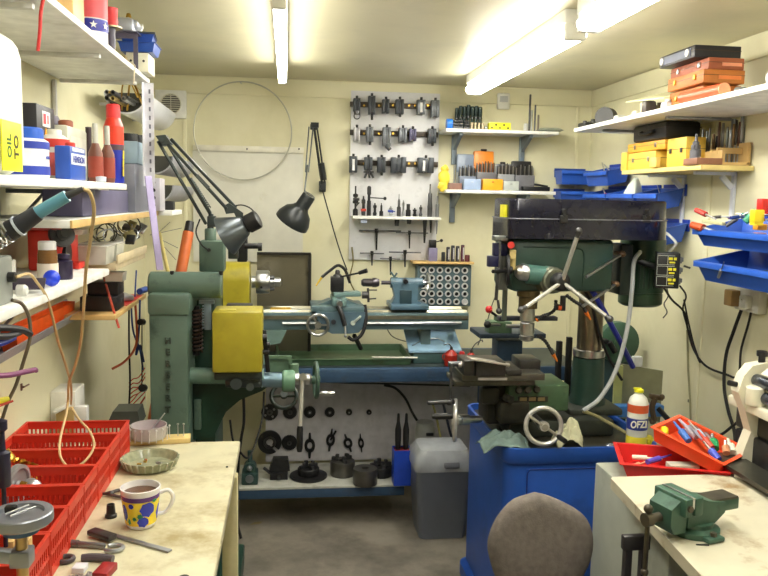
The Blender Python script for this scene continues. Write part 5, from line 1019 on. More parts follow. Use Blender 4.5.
# splash guard and drip tray
gm = mat('guard_steel', (128, 122, 104), .3, .5, var=.15, scale=5, dirt=(60, 56, 44), dscale=5)
t = thing('splash_guard', 'dark oily sheet-steel splash guard standing behind the lathe chuck', 'splash guard', V3(285, 355, 4.1))
m = MB(); m.fb(257, 255, 309, 366, 4.12, .004, z0=zb1+.001); obj('sheet', m, gm, t)
m = MB(); m.fb(308, 254, 311, 366, 4.1, .03, z0=zb1+.001); m.fb(257, 252.5, 311, 255, 4.1, .03); obj('rim', m, M((50, 48, 44), .4, .4), t)
t = thing('drip_tray', 'long green drip tray under the lathe bed', 'drip tray', (.4, 3.93, zb1))
x0, x1 = V3(300, 360, 3.75).x, V3(413, 360, 3.75).x; m = MB(); m.tray(((x0+x1)/2-.06, 3.945, zb1+.001), x1-x0+.12, .40, .034, .003, .96, 0, .006, .9)
t = obj('pan', m, mat('tray_green', (84, 116, 86), .35, dirt=(80, 84, 50), dscale=4), t)
m = MB(); m.cyl((V3(372, 366, 3.75).x, 3.76, zb1+.041), (V3(417, 364, 3.75).x, 3.742, zb1+.041), .005); one('steel_bar', m, M((206, 204, 196), .3, .5), 'bright thin bar lying across the right end of the drip tray', 'bar')
# blue-topped box, oil cans
t = thing('coolant_box', 'teal metal box with a light blue top beside the red oil cans', 'metal box', V3(440, 365, 3.8))
x0, x1 = V3(412, 350, 3.72).x, V3(464, 350, 3.72).x; m = MB(); m.box(((x0+x1)/2+.01, 3.88, zb1+.031), (x1-x0-.02, .18, .06), bev=.004); obj('case', m, mat('box_teal', (70, 98, 98), .4), t)
m = MB(); m.prism([(0, .046), (.19, .125), (.19, .133), (0, .056)], (x0-.005, 3.785, zb1+.012), (0, 1, 0), (0, 0, 1), (x1-x0+.01, 0, 0)); obj('top', m, M((150, 186, 214), .35), t)
m = MB(); a = Vector((x0+.02, 3.825, zb1+.087)); m.tube([a+Vector((0, 0, 0)), a+Vector((.06, .05, .021)), a+Vector((.14, .06, .025)), a+Vector((.17, .03, .0125))], .0025, 6); obj('wire_guard', m, steel, t)
for k, (x, yb, r, h, lab) in enumerate(((451, 363, .033, .055, 'larger red pump oil can beside the teal box'), (471, 361, .03, .04, 'smaller red oil can with a long spout at the bench end'))):
    c = A(x, yb, Z=zb1); c.y = 3.742; c.x = V3(x, yb, c.y).x; t = thing('oil_can', lab, 'oil can', c); rr = M((172, 46, 34), .3)
    m = MB(); m.rev([(r, 0), (r*1.03, .003), (r, h), (r*.45, h+.02), (r*.35, h+.025)], c+Vector((0, 0, .0008)), seg=22); obj('body', m, rr, t)
    m = MB(); m.cyl(c+Vector((0, 0, h+.025)), c+Vector((0, 0, h+.04)), .007); m.tube(spline([c+Vector((0, 0, h+.04)), c+Vector((.02, 0, h+.07)), c+Vector((.05, -.005, h+.09)), c+Vector((.055, -.005, h+.08))] if k else [c+Vector((0, 0, h+.04)), c+Vector((-.015, 0, h+.055)), c+Vector((-.04, 0, h+.05))], 4), .0028, 7); obj('spout', m, dsteel, t)
    m = MB(); m.tube(spline([c+Vector((-r*.9, -.005, h*.4)), c+Vector((-r*1.35, -.005, h*.9)), c+Vector((-r*.3, -.005, h+.026))], 4), .003, 6); obj('handle', m, rr, t)
c = A(461, 361, Z=zb1); c.y = 3.80; m = MB(); m.rev([(.017, 0), (.017, .05), (.01, .065)], (V3(462.5, 358, 3.76).x, 3.775, zb1+.0008)); one('red_bottle', m, M((176, 36, 40), .3), 'small dark red bottle between the two red oil cans', 'bottle')
# green/blue lever press behind the vice
t = thing('lever_press', 'blue steel stand with green block and red and black ball levers, behind the vice', 'lever press', V3(509, 375, 3.45))
m = MB(); m.fb(497, 341, 522, 380, 3.45, .1, .003); obj('stand', m, bblue, t)
m = MB(); m.fb(480, 334, 546, 338.5, 3.38, .2, .002); obj('plate', m, M((62, 74, 90), .4, .5), t)
m = MB(); m.fb(493, 385, 556, 392, 3.4, .2, .002, z0=.0); m.v = m.v
m = MB(); p = V3(509, 380, 3.5); m.box((p.x, 3.5, p.z/2), (.08, .08, p.z), bev=.004); m.box((p.x, 3.5, .01), (.3, .2, .02)); obj('pedestal', m, bblue, t)
m = MB(); m.fb(489, 322, 512, 335, 3.40, .08, .004); m.fb(497, 317, 505, 323, 3.41, .06, .003); obj('block', m, M((84, 110, 84), .4), t)
m = MB(); m.cyl(V3(503, 320, 3.39), V3(491, 312, 3.37), .006); obj('red_lever_rod', m, iron, t); m = MB(); m.sph(V3(489, 309.5, 3.37), .017, 14); obj('red_ball', m, M((214, 40, 44), .3), t)
m = MB(); m.cyl(V3(500, 325, 3.38), V3(490, 324.5, 3.37), .006); obj('black_lever_rod', m, steel, t); m = MB(); m.sph(V3(487.5, 324.5, 3.37), .017, 14); obj('black_ball', m, black, t)
m = MB(); m.cyl(V3(506, 326, 3.38), V3(523, 326.5, 3.38), .009); obj('shaft', m, steel, t)
# ================================================================ grey bin etc on the floor
t = thing('swing_bin', 'grey plastic swing bin on the floor beside the blue cabinet', 'bin', (.755, 3.68, 0), 0)
bx, by = .752, 3.64; bg = M((112, 118, 132), .4, var=.04)
m = MB(); hx, hy = .125, .12
def rrect(hx, hy, r, z, n=5): 
    P = []
    for sx, sy, a0 in ((1, 1, 0), (-1, 1, PI/2), (-1, -1, PI), (1, -1, 1.5*PI)):
        for k in range(n+1): a = a0+PI/2*k/n; P.append(Vector((bx+sx*(hx-r)+r*math.cos(a), by+sy*(hy-r)+r*math.sin(a), z)))
    return P
def loft(m, rings):
    n = len(rings[0]); V = [v for r in rings for v in r]; F = [tuple(range(n-1, -1, -1))]
    for i in range(len(rings)-1):
        for k in range(n): F.append((i*n+k, i*n+(k+1) % n, (i+1)*n+(k+1) % n, (i+1)*n+k))
    F.append(tuple((len(rings)-1)*n+k for k in range(n))); return m.add(V, F)
loft(m, [rrect(.112, .105, .03, .001), rrect(.115, .108, .03, .02), rrect(.118, .11, .03, .06), rrect(.12, .112, .03, .065), rrect(.138, .122, .03, .335), rrect(.140, .124, .03, .34)]); obj('body', m, bg, t)
m = MB(); loft(m, [rrect(.144, .128, .03, .3405), rrect(.146, .129, .03, .36), rrect(.138, .122, .035, .405), rrect(.115, .105, .04, .438), rrect(.08, .07, .04, .447)]); obj('lid', m, M((158, 162, 168), .35), t)
m = MB(); m.box((bx+.03, by-.13, .375), (.075, .012, .028), (R_(-20), 0, 0), bev=.005); obj('handle', m, M((96, 98, 104), .4), t)
c = Vector((.70, 4.0, 0)); t = thing('metal_canister', 'pale grey canister with a dark handle standing behind the bin', 'canister', c)
zc = zt(425, 421, 4.0); m = MB(); m.rev([(.05, 0), (.052, .004), (.052, zc-.03), (.048, zc-.02), (.048, zc), (.044, zc+.004)], (V3(425, 430, 3.98).x, 3.98, .2075) if 0 else (V3(425, 430, 3.98).x, 3.98, 0), seg=24); 
m.v = [v if v.z > .2075 else Vector((v.x, v.y, .2075)) for v in m.v]; obj('body', m, M((170, 172, 168), .4, .2), t)
m = MB(); m.box((V3(428, 430, 3.98).x, 3.925, zc-.05), (.04, .01, .016), bev=.003); obj('handle', m, black, t)
cable([V3(432, 402, 3.85), V3(436, 415, 3.85), V3(439, 430, 3.85), V3(441, 439, 3.84)], .006, M((150, 146, 90)), 'olive-yellow stick rising behind the bin lid', 'stick', 'stick')
cable([V3(443, 402, 3.9), V3(446, 415, 3.9), V3(450, 432, 3.9), V3(453, 440, 3.88)], .007, M((26, 34, 60)), 'dark navy hose right of the olive stick behind the bin', 'hose', 'hose')
# ================================================================ hanging black lamp on the back wall
lb = mat('lamp_black', (40, 44, 46), .35, .2, var=.08)
t = thing('wall_lamp', 'black swing-arm work lamp mounted on the back wall, shade pointing down', 'lamp', V3(322, 187, 4.28))
m = MB(); p = V3(322, 187, 4.29); m.fb(319, 181, 326, 192, 4.27, .028, .004); m.cyl((p.x, 4.27, p.z), (p.x, 4.25, p.z), .016); obj('wall_mount', m, lb, t)
E1 = V3(313, 125, 4.18)
m = MB(); m.bar(V3(322, 184, 4.25), V3(314, 126, 4.18), .008, .014, .002); m.bar(V3(325, 183, 4.25), V3(317, 127, 4.18), .006, .01, .002); m.tube([V3(323.5, 180, 4.24), V3(321, 163, 4.225)], .018, 8); obj('lower_arm', m, lb, t)
m = MB(); m.cyl((E1.x-.012, E1.y, E1.z), (E1.x+.03, E1.y, E1.z), .014); m.box(V3(314, 127, 4.18), (.04, .02, .03), bev=.004); obj('elbow', m, lb, t)
m = MB(); m.bar(V3(309, 127, 4.17), V3(305.5, 172, 4.05), .006, .01, .001); m.bar(V3(313, 128, 4.17), V3(308.5, 172, 4.05), .006, .01, .001); m.bar(V3(307.5, 165, 4.06), V3(304.5, 193, 3.98), .008, .008, .001); obj('upper_arm', m, M((88, 92, 92), .35, .5), t)
a = V3(309.5, 195, 3.94); b = V3(291.5, 222.5, 3.985); ax = (b-a).normalized(); L = (b-a).length
m = MB(); m.rev([(.030, 0), (.034, .006), (.036, .07), (.045, .085), (.07, L*.62), (.088, L*.85), (.09, L), (.086, L), (.065, L*.62), (.04, .09), (0, .088)], a, ax, 32); obj('shade', m, lb, t)
m = MB(); m.rev([(0, 0), (.012, 0), (.016, .03), (.026, .05), (.028, .06), (0, .085)], a+ax*.09, ax, 16); obj('bulb', m, M((200, 200, 190), .2), t)
m = MB(); m.rev2([(.02, 0), (.03, 0), (.03, .002), (.02, .002)], a-ax*.002, ax, 20); m.cyl(a-ax*.001, a-ax*.004, .01); obj('cap_ring', m, M((110, 112, 112), .3, .5), t)
cable([V3(323, 192, 4.25), V3(328, 210, 4.26), V3(335, 235, 4.26), V3(341, 254, 4.26), V3(347, 270, 4.24)], .0035, black, 'thin black cable dropping from the wall lamp towards the lathe')
cable([V3(352, 247, 4.27), V3(353, 262, 4.26), V3(350, 280, 4.25), V3(357, 295, 4.25)], .004, M((120, 110, 60)), 'olive cable hanging at the lower left corner of the tool board')
cable([V3(478, 345, 3.9), V3(486, 325, 4.1), V3(492, 305, 4.2), V3(498, 290, 4.25)], .003, M((60, 60, 50)), 'thin dark wire rising behind the press beside the collet rack')
cable([V3(385, 325, 4.1), V3(392, 336, 4.1), V3(404, 341, 4.1), V3(414, 342, 4.08)], .003, M((90, 90, 70)), 'thin wire sagging below the lathe tailstock')
# ================================================================ big green machine
t = thing('milling_machine', 'large old green machine with HERBERT cast down its column, left of centre', 'milling machine', (-.33, 2.95, 0))
def zz(px, py, Y): return A(px, py, Y=Y).z
xa, xb = A(149, 340, Y=2.72).x, A(188, 340, Y=2.72).x
m = MB(); m.box(((xa+xb)/2, 2.93, zz(168, 296, 2.72)/2), (xb-xa, .42, zz(168, 296, 2.72)), bev=.012); obj('column', m, mgreen, t)
m = MB(); m.box(((xa+xb)/2+.003, 2.93, 1.252), (xb-xa+.012, .44, .075), bev=.012); obj('column_band', m, mgreen, t)
m = MB(); m.box((-.36, 3.0, .05), (.36, .7, .1), bev=.01); obj('base', m, dgreen, t)
ov = A(150, 285, Y=2.8); m = MB(); x1 = A(222, 285, Y=2.8).x
m.rev([(.040, -.002), (.047, .004), (.047, x1-ov.x-.004), (.044, x1-ov.x)], (ov.x, 2.8, zz(186, 285, 2.8)), (1, 0, 0), 30); ova = obj('overarm', m, mgreen, t)
m = MB(); m.box((ov.x+.11, 2.9, zz(186, 285, 2.8)-.012), (.21, .2, .06), bev=.01); obj('overarm_bracket', m, mgreen, t)
for x in (172, 221): m = MB(); m.cyl(A(x, 275, Y=2.78), A(x, 271, Y=2.78), .007, seg=6); obj('bolt', m, iron, ova)
m = MB(); m.fb(188, 300, 215, 440, 2.92, .35, .006, z0=.1); obj('gear_housing', m, dgreen, t)
m = MB(); m.fb(199, 241, 224, 272, 2.86, .09, .006); obj('top_box', m, mgreen, t)
m = MB(); a = A(210.5, 241, Y=2.9); m.rev([(.021, -.002), (.021, .04), (.018, .046)], a, seg=20); obj('lamp_socket', m, mgreen, t)
m = MB(); P = [];
a = A(196.5, 352, Y=2.86); h_ = A(196.5, 309, Y=2.86).z-a.z
for k in range(200): an = k*2*PI/18; P.append(a+Vector((.021*math.cos(an), .021*math.sin(an), h_*k/199)))
m.tube(P, .0042, 5); obj('spring', m, mat('rusty_spring', (74, 56, 50), .5, .5, var=.3), t)
m = MB(); m.cyl(A(196.5, 355, Y=2.86), A(196.5, 306, Y=2.86), .012); obj('spring_rod', m, iron, t)
m = MB(); m.fb(199, 300.5, 214, 304, 2.84, .02); m.fb(204, 303, 211, 330, 2.84, .014, .003)
for k in range(9): p = A(203.2, 306+k*2.7, Y=2.845); m.box(p, (.006, .01, .005))
obj('rack_plate', m, M((140, 160, 176), .35, .5), t)
# lettering cast down the column
for k, ch_ in enumerate('HERBERT'):
    p = A(168.5, 341+k*11.5, Y=2.7145); text(ch_, .031, (p.x-.002, 2.7165, p.z), FRONT, mat('cast_letters', (56, 70, 62), .4), t, 'cast_letter', .003, 1, bold=.0009)
# yellow guard box
m = MB(); m.fb(212, 312, 262, 373, 2.68, .16, .007); yg = obj('yellow_guard', m, yellow, t)
m = MB(); m.fb(219, 309.5, 236, 313, 2.70, .02, .001); obj('hinge', m, M((196, 186, 90)), yg)
m = MB(); m.fb(214, 373, 262, 380, 2.72, .12, .004); m.fb(225, 379, 262, 388, 2.74, .1, .008); m.cyl(A(236, 384, Y=2.74), A(236, 384, Y=2.71), .02); m.cyl(A(250, 387, Y=2.73), A(250, 387, Y=2.71), .014); obj('gearbox', m, mat('gearbox_dark', (58, 66, 66), .4, .3, var=.25), t)
m = MB(); a, b = A(181, 375.5, Y=2.78), A(264, 376.5, Y=2.78); m.cyl(a, b, .029, seg=24); obj('knee_bar', m, mat('bar_green', (110, 140, 128), .38, dirt=(70, 90, 84)), t)
m = MB(); a, b = A(262, 379.5, Y=2.78), A(283, 380.5, Y=2.78); m.rev([(.03, 0), (.027, .006), (.027, (b-a).length)], a, b-a, 24); obj('feed_barrel', m, mat('worn_barrel', (106, 130, 146), .3, .6, var=.2), t)
m = MB(); a, b = A(282, 381, Y=2.78), A(295, 381, Y=2.78); m.rev([(.034, 0), (.040, .006), (.040, .038), (.034, (b-a).length)], a, b-a, 26); obj('flange', m, mat('flange_green', (96, 134, 110), .4), t)
m = MB(); a, b = A(295, 379, Y=2.78), A(312, 379.5, Y=2.78); m.rev([(.022, 0), (.022, .014), (.017, .016), (.017, .035), (.021, .037), (.021, (b-a).length-.008), (.012, (b-a).length)], a, b-a, 22); obj('collar', m, steel, t)
hc = A(316, 380, Y=2.78); 
w_, _ = handwheel(hc, (1, .06, 0), .062, .0075, 'handwheel', mat('wheel_green', (60, 86, 74), .4), t, 3, .014, .03)
m = MB(); a = A(319, 393.5, Y=2.775); m.rev([(.006, -.012), (.006, .004), (.009, .010), (.010, .045), (.006, .056), (0, .058)], a, (1, 0, -.02), 14); obj('crank_handle', m, steel, w_)
m = MB(); a, b = A(302.5, 376, Y=2.745), A(300, 426, Y=2.72); m.cyl(a, b, .0075); lv = obj('lever', m, M((200, 198, 190), .4, .4), t); m = MB(); m.rev([(.009, 0), (.0115, .01), (.0115, .08), (.008, .092)], b, A(299.5, 450, Y=2.71)-b, 14); obj('lever_grip', m, black, lv)
m = MB(); m.cyl(A(303, 377, Y=2.76), A(303, 377, Y=2.735), .014); obj('lever_boss', m, steel, t)
o = A(0, 0, Y=2.84)
def px2(pts, Y): return [(A(x, y, Y=Y).x, A(x, y, Y=Y).z) for x, y in pts]
m = MB(); m.prism(px2([(189, 383), (272, 384), (262, 391), (240, 400), (226, 412), (214, 436), (189, 440)], 2.84), (0, 2.84, 0), (1, 0, 0), (0, 0, 1), (0, .14, 0)); obj('knee_casting', m, dgreen, t)
m = MB(); m.fb(194, 400, 201, 430, 2.82, .02, .004); obj('casting_rib', m, mgreen, t)
m = MB(); c = A(284, 396, Y=2.92); m.ring(c, (0, -1, .7), .048, .008, 26, 8); m.cyl(c, c+Vector((0, -.01, .01)), .014); m.bar(c-Vector((.045, 0, 0)), c+Vector((.045, 0, 0)), .012, .008); obj('elevating_wheel', m, M((30, 44, 38), .4), t)
m = MB(); a = A(262, 338, Y=2.76); m.cyl(a, A(267, 338, Y=2.76), .014); m.cyl(A(267, 345, Y=2.76), A(270, 345, Y=2.76), .011); m.cyl(A(262, 352, Y=2.76), A(269, 352, Y=2.76), .009); m.bar(A(264, 330, Y=2.77), A(268, 372, Y=2.77), .012, .016, .002); obj('stop_rod', m, iron, t)
m = MB(); m.bar(A(267, 357, Y=2.86), A(291, 357, Y=2.86), .010, .012); m.bar(A(290, 356, Y=2.86), A(291, 368, Y=2.86), .012, .012); m.cyl(A(294, 364, Y=2.86), A(294, 374, Y=2.86), .018); m.fb(268, 358, 290, 372, 2.87, .02); obj('table_bracket', m, mat('bracket_green', (96, 122, 100), .4), t)
m = MB(); m.fb(226, 305, 252, 311, 2.86, .06, .004); obj('spindle_carrier', m, iron, t)
m = MB(); a = A(237, 274, Y=2.92); 
m = MB(); m.fb(237, 229, 247, 262, 3.1, .06, .004); m.cyl(A(245, 246, Y=3.1), A(262, 246, Y=3.1), .011); m.cyl(A(258, 247, Y=3.1), A(262, 247, Y=3.1), .016); obj('arbor_support', m, iron, t)
# rear upright, dark, between guard and lathe
m = MB(); m.fb(228, 240, 238, 259, 2.99, .05, .004); obj('rear_post', m, mat('rear_dark', (44, 52, 48), .5), t)
# orange tube
m = MB(); a, b = A(181, 272, Y=3.5), A(188.5, 232, Y=3.55); m.cyl(a, b, .024, seg=18); d = (a-b).normalized(); e = a+d*(1.2); t2 = thing('orange_tube', 'orange tube with a black top leaning behind the green machine', 'tube', (e.x, e.y, .0))
m = MB(); m.cyl(e, b, .024, seg=20); obj('tube', m, M((204, 104, 52), .4), t2)
m = MB(); m.cyl(b, A(190, 222, Y=3.57), .021, .018, 16); obj('tube_cap', m, black, t2)
# ---------------------------------------------------------------- anglepoise
la = mat('lamp_arm', (62, 70, 70), .4, .4, var=.08)
Y0 = 2.9
t = thing('anglepoise_lamp', 'black anglepoise lamp clamped on the green machine, cone shade facing down', 'lamp', A(210.5, 228, Y=2.9))
m = MB(); a = A(210.5, 229, Y=2.9); a.z += .006; m.cyl(a-Vector((0, 0, .005)), A(211, 214, Y=2.9), .012, .009); m.fb(207, 216, 216, 227, 2.885, .03, .004); obj('pivot_base', m, la, t)
EL = A(161, 139, Y=2.75)
m = MB(); m.bar(A(206, 224, Y=2.87), A(158, 141, Y=2.74), .009, .009, .001); m.bar(A(212, 217, Y=2.9), A(166, 141, Y=2.77), .009, .009, .001); obj('lower_arm', m, la, t)
m = MB(); 
P = []; a, b = A(209, 208, Y=2.87), A(193, 183, Y=2.83); d = b-a; q = d.to_track_quat('Z', 'Y').to_matrix()
for k in range(140): an = k*.6; P.append(a+q @ Vector((.007*math.cos(an), .007*math.sin(an), d.length*k/139)))
m.tube(P, .0018, 5); m.bar(A(210, 213, Y=2.86), A(190, 178, Y=2.81), .014, .008, .001); m.bar(b, A(166, 143, Y=2.75), .004, .004); obj('springs', m, la, t)
m = MB(); m.prism(px2([(156, 136), (166, 135), (172, 144), (163, 146)], 2.74), (0, 2.725, 0), (1, 0, 0), (0, 0, 1), (0, .05, 0)); m.cyl(A(161, 139, Y=2.715), A(161, 139, Y=2.785), .009); obj('elbow', m, la, t)
m = MB(); m.bar(A(168, 144, Y=2.73), A(227, 209, Y=2.68), .010, .010, .001); m.bar(A(171, 139, Y=2.76), A(236, 208, Y=2.70), .010, .010, .001); obj('upper_arm', m, la, t)
m = MB(); m.prism(px2([(223, 206), (229, 203), (243, 213), (243, 221), (237, 219), (234, 213), (226, 214)], 2.68), (0, 2.68, 0), (1, 0, 0), (0, 0, 1), (0, .024, 0)); obj('head_joint', m, la, t)
m = MB(); q0 = A(196, 176, Y=2.71); q1 = A(208, 189, Y=2.70); m.bar(q0+Vector((.004, -.01, .003)), q1+Vector((.004, -.01, .003)), .001, .011); obj('maker_plate', m, M((100, 108, 110), .3, .5), t)
a = A(259, 218.5, Y=2.67); b = A(225, 236, Y=2.69); ax = (b-a).normalized(); L = (b-a).length
m = MB(); m.rev([(.022, 0), (.030, .003), (.032, .01), (.032, .042), (.026, .048), (.026, .05)], a-ax*.0, ax, 26); m.v = m.v; obj('lamp_cap', m, black, t)
m = MB(); m.rev([(.026, .05), (.034, .055), (.068, L-.004), (.070, L), (.067, L), (.032, .060), (0, .058)], a, ax, 36); obj('shade', m, mat('shade_grey', (74, 80, 84), .28, .5, var=.05), t)
m = MB(); m.rev([(0, 0), (.012, 0), (.014, .02), (.024, .036), (.024, .048), (0, .06)], a+ax*.06, ax, 14); obj('bulb', m, M((210, 210, 200), .2), t)
m = MB(); m.tube(spline([A(234, 206, Y=2.7), A(242, 205, Y=2.7), A(250, 208, Y=2.69), A(255, 213, Y=2.67)], 5), .0025, 6); m.tube(spline([A(200, 219, Y=2.84), A(196, 232, Y=2.83), A(201, 244, Y=2.84), A(208, 250, Y=2.855)], 5), .003, 6); m.rev([(.008, 0), (.006, .006)], A(209, 250, Y=2.862), (0, -1, 0)); obj('flex', m, black, t)
# ================================================================ blue cabinet and mill-drill
cbm = mat('cabinet_blue', (38, 84, 176), .4, var=.06, dirt=(34, 68, 140), dscale=4)
t = thing('machine_cabinet', 'bright blue steel cabinet under the drilling and milling machine', 'cabinet', (1.05, 2.95, 0))
CX0, CX1, CY0, CY1, CZ = .772, 1.36, 2.61, 3.24, .75
def rr_ring(x0, x1, y0, y1, r, z, n=5):
    P = []
    for cx, cy, a0 in ((x1-r, y1-r, 0), (x0+r, y1-r, PI/2), (x0+r, y0+r, PI), (x1-r, y0+r, 1.5*PI)):
        for k in range(n+1): a = a0+PI/2*k/n; P.append(Vector((cx+r*math.cos(a), cy+r*math.sin(a), z)))
    return P
m = MB(); loft(m, [rr_ring(CX0-.012, CX1, CY0-.01, CY1, .05, .0), rr_ring(CX0-.012, CX1, CY0-.01, CY1, .05, .05), rr_ring(CX0+.01, CX1-.02, CY0+.02, CY1-.02, .045, .07), rr_ring(CX0+.01, CX1-.02, CY0+.02, CY1-.02, .045, CZ-.06)]); obj('body', m, cbm, t)
m = MB(); ring_ = [rr_ring(CX0+.005, CX1-.01, CY0+.01, CY1-.01, .05, CZ-.0595), rr_ring(CX0, CX1, CY0, CY1, .055, CZ-.045), rr_ring(CX0, CX1, CY0, CY1, .055, CZ), rr_ring(CX0+.012, CX1-.012, CY0+.012, CY1-.012, .045, CZ), rr_ring(CX0+.02, CX1-.02, CY0+.02, CY1-.02, .04, CZ-.03)]
loft(m, ring_); obj('drip_rim', m, cbm, t)
m = MB(); loft(m, [rr_ring(CX0+.022, CX1-.022, CY0+.022, CY1-.022, .04, CZ-.0295), rr_ring(CX0+.022, CX1-.022, CY0+.022, CY1-.022, .04, CZ-.022)]); obj('oily_floor', m, mat('oily_pan', (66, 64, 54), .3, .3, var=.3, dirt=(36, 36, 30)), t)
m = MB(); m.box((1.06, CY0+.0185, .36), (.40, .004, .62), bev=.001); dr = obj('door', m, cbm, t)
m = MB(); pts = [Vector((.862, CY0+.015, .1)), Vector((.862, CY0+.015, .655)), Vector((.872, CY0+.015, .668)), Vector((1.25, CY0+.015, .668))]; m.tube(pts, .0022, 5); obj('door_seam', m, M((14, 40, 120)), dr)
m = MB(); p = A(540, 499, Y=CY0+.01); m.box((p.x, CY0+.014, p.z), (.03, .008, .012), bev=.002); obj('latch', m, steel, dr)
ZC = CZ-.0215
hg = mat('head_green', (38, 62, 54), .35, var=.12, dirt=(24, 44, 38), dscale=6)
t = thing('mill_drill', 'dark green drilling and milling machine with a black belt cover, on the blue cabinet', 'milling machine', (1.15, 2.98, ZC))
CXc, CYc = A(590, 330, Y=2.98).x, 2.98
m = MB(); m.box((1.05, 3.0, ZC+.034), (.42, .40, .066), bev=.012); m.box((CXc, CYc, ZC+.075), (.22, .22, .03), bev=.01); obj('base', m, mat('cast_dark', (62, 66, 58), .45, .3, var=.25, dirt=(36, 38, 32)), t)
zr_ = A(590, 352, Y=CYc).z
m = MB(); m.rev([(.074, 0), (.066, .03), (.062, zr_-ZC-.11)], (CXc, CYc, ZC+.091), seg=28); obj('column_sleeve', m, hg, t)
m = MB(); m.rev([(.064, 0), (.064, .026), (.06, .028)], (CXc, CYc, zr_-.014), seg=28); obj('column_ring', m, steel, t)
zh0, zh1 = A(560, 292, Y=2.80).z, A(560, 239, Y=2.80).z
m = MB(); m.cyl((CXc, CYc, zr_+.014), (CXc, CYc, zh0+.05), .050, seg=28); obj('column', m, mat('column_steel', (128, 118, 104), .28, .9, var=.2), t)
xl, xr = A(512, 265, Y=2.80).x, A(614, 265, Y=2.80).x
m = MB(); m.box(((xl+xr)/2, 2.93, (zh0+zh1)/2), (xr-xl, .26, zh1-zh0), bev=.018); hd = obj('head', m, hg, t)
m = MB(); m.tube(spline([(xl+.04, 2.7995, zh1-.03), (xl+.16, 2.7995, zh1-.032), (xl+.25, 2.7995, zh1-.034), (xl+.275, 2.7995, zh1-.06), (xl+.275, 2.7995, zh0+.02)], 5), .003, 5); obj('casting_seam', m, M((24, 48, 40)), hd)
# belt cover
yb0 = 2.76
bl, br = A(509, 218, Y=yb0+.01).x, A(665, 222, Y=yb0+.1).x; zt1, zt0 = A(580, 199.5, Y=yb0).z, A(580, 239.5, Y=yb0).z
def stad(x0, x1, y0, y1, rl, rr2, n=8):
    P = []
    for cx, cy, r, a0 in ((x1-rr2, y1-rr2, rr2, 0), (x0+rl, y1-rl, rl, PI/2), (x0+rl, y0+rl, rl, PI), (x1-rr2, y0+rr2, rr2, 1.5*PI)):
        for k in range(n+1): a = a0+PI/2*k/n; P.append((cx+r*math.cos(a), cy+r*math.sin(a)))
    return P
P = stad(bl, br, yb0, yb0+.26, .03, .11)
cov = mat('cover_black', (28, 28, 42), .16, .2, var=.1)
m = MB(); loft(m, [[Vector((x, y, zt0)) for x, y in P], [Vector((x, y, (zt0+zt1)/2+.0)) for x, y in P]]); obj('cover_lower', m, cov, t)
P2_ = stad(bl+.004, br-.004, yb0+.004, yb0+.256, .03, .11)
m = MB(); loft(m, [[Vector((x, y, (zt0+zt1)/2+.0005)) for x, y in P2_], [Vector((x, y, zt1-.006)) for x, y in P2_], [Vector((.5*(bl+br)+(x-.5*(bl+br))*.985, yb0+.13+(y-yb0-.13)*.97, zt1)) for x, y in P2_]]); lid_ = obj('cover_lid', m, cov, t)
m = MB(); m.tube([Vector((x, y, (zt0+zt1)/2)) for x, y in stad(bl-.0015, br+.0015, yb0-.0015, yb0+.2615, .03, .11)], .0022, 6, True); obj('cover_seam', m, M((120, 120, 130), .3, .5), t)
for x in (563.5, 647):
    p = A(x, 219, Y=yb0-.004); m = MB(); yy = yb0-.006 if x < 600 else yb0+.004; m.box((p.x, yy, p.z), (.03, .014, .028), bev=.003); m.box((p.x, yy, p.z+.026), (.018, .012, .022), bev=.003); m.cyl((p.x, yy-.004, p.z+.012), (p.x, yy-.012, p.z+.012), .007); obj('cover_catch', m, black, t)
m = MB(); a, b = A(500, 211, Y=yb0+.004), A(507.5, 211, Y=yb0-.001); m.box((bl-.0002, yb0+.085, a.z), (.008, .07, .046), bev=.0005); m.v = [v for v in m.v]; obj('yellow_sticker', m, M((236, 230, 40), .5), t)
m = MB(); m.fb(495, 236, 508, 241, 2.80, .05, .003); m.fb(499, 237, 508, 290, 2.85, .03, .003); obj('front_plate', m, M((110, 114, 110), .4, .4), t)
# spindle and quill
sx_ = A(529, 300, Y=2.86).x; sy = 2.87
def zq(y): return A(529, y, Y=sy).z
m = MB(); m.rev([(.036, zq(308)-zq(308)), (.036, zq(297)-zq(308)), (.044, zq(296)-zq(308)), (.044, zh0-zq(308)+.002)], (sx_, sy, zq(308)), seg=26); obj('quill', m, mat('quill_bronze', (110, 96, 70), .35, .7, var=.2), t)
m = MB(); z0 = zq(341); m.rev([(.014, 0), (.026, .004), (.028, .02), (.024, .024), (.028, .028), (.028, zq(323)-z0), (.024, zq(322)-z0), (.029, zq(320)-z0), (.027, zq(308)-z0-.0005)], (sx_, sy, z0), seg=26); obj('spindle_chuck', m, steel, t)
m = MB(); m.fb(525-26, 322-5, 558, 321, 2.93, .04, .003); obj('depth_arm', m, M((40, 44, 60), .4), t)
m = MB(); m.fb(503.5, 246, 508, 320, 2.91, .012, .001); obj('depth_scale', m, M((100, 110, 100), .4, .3), t)
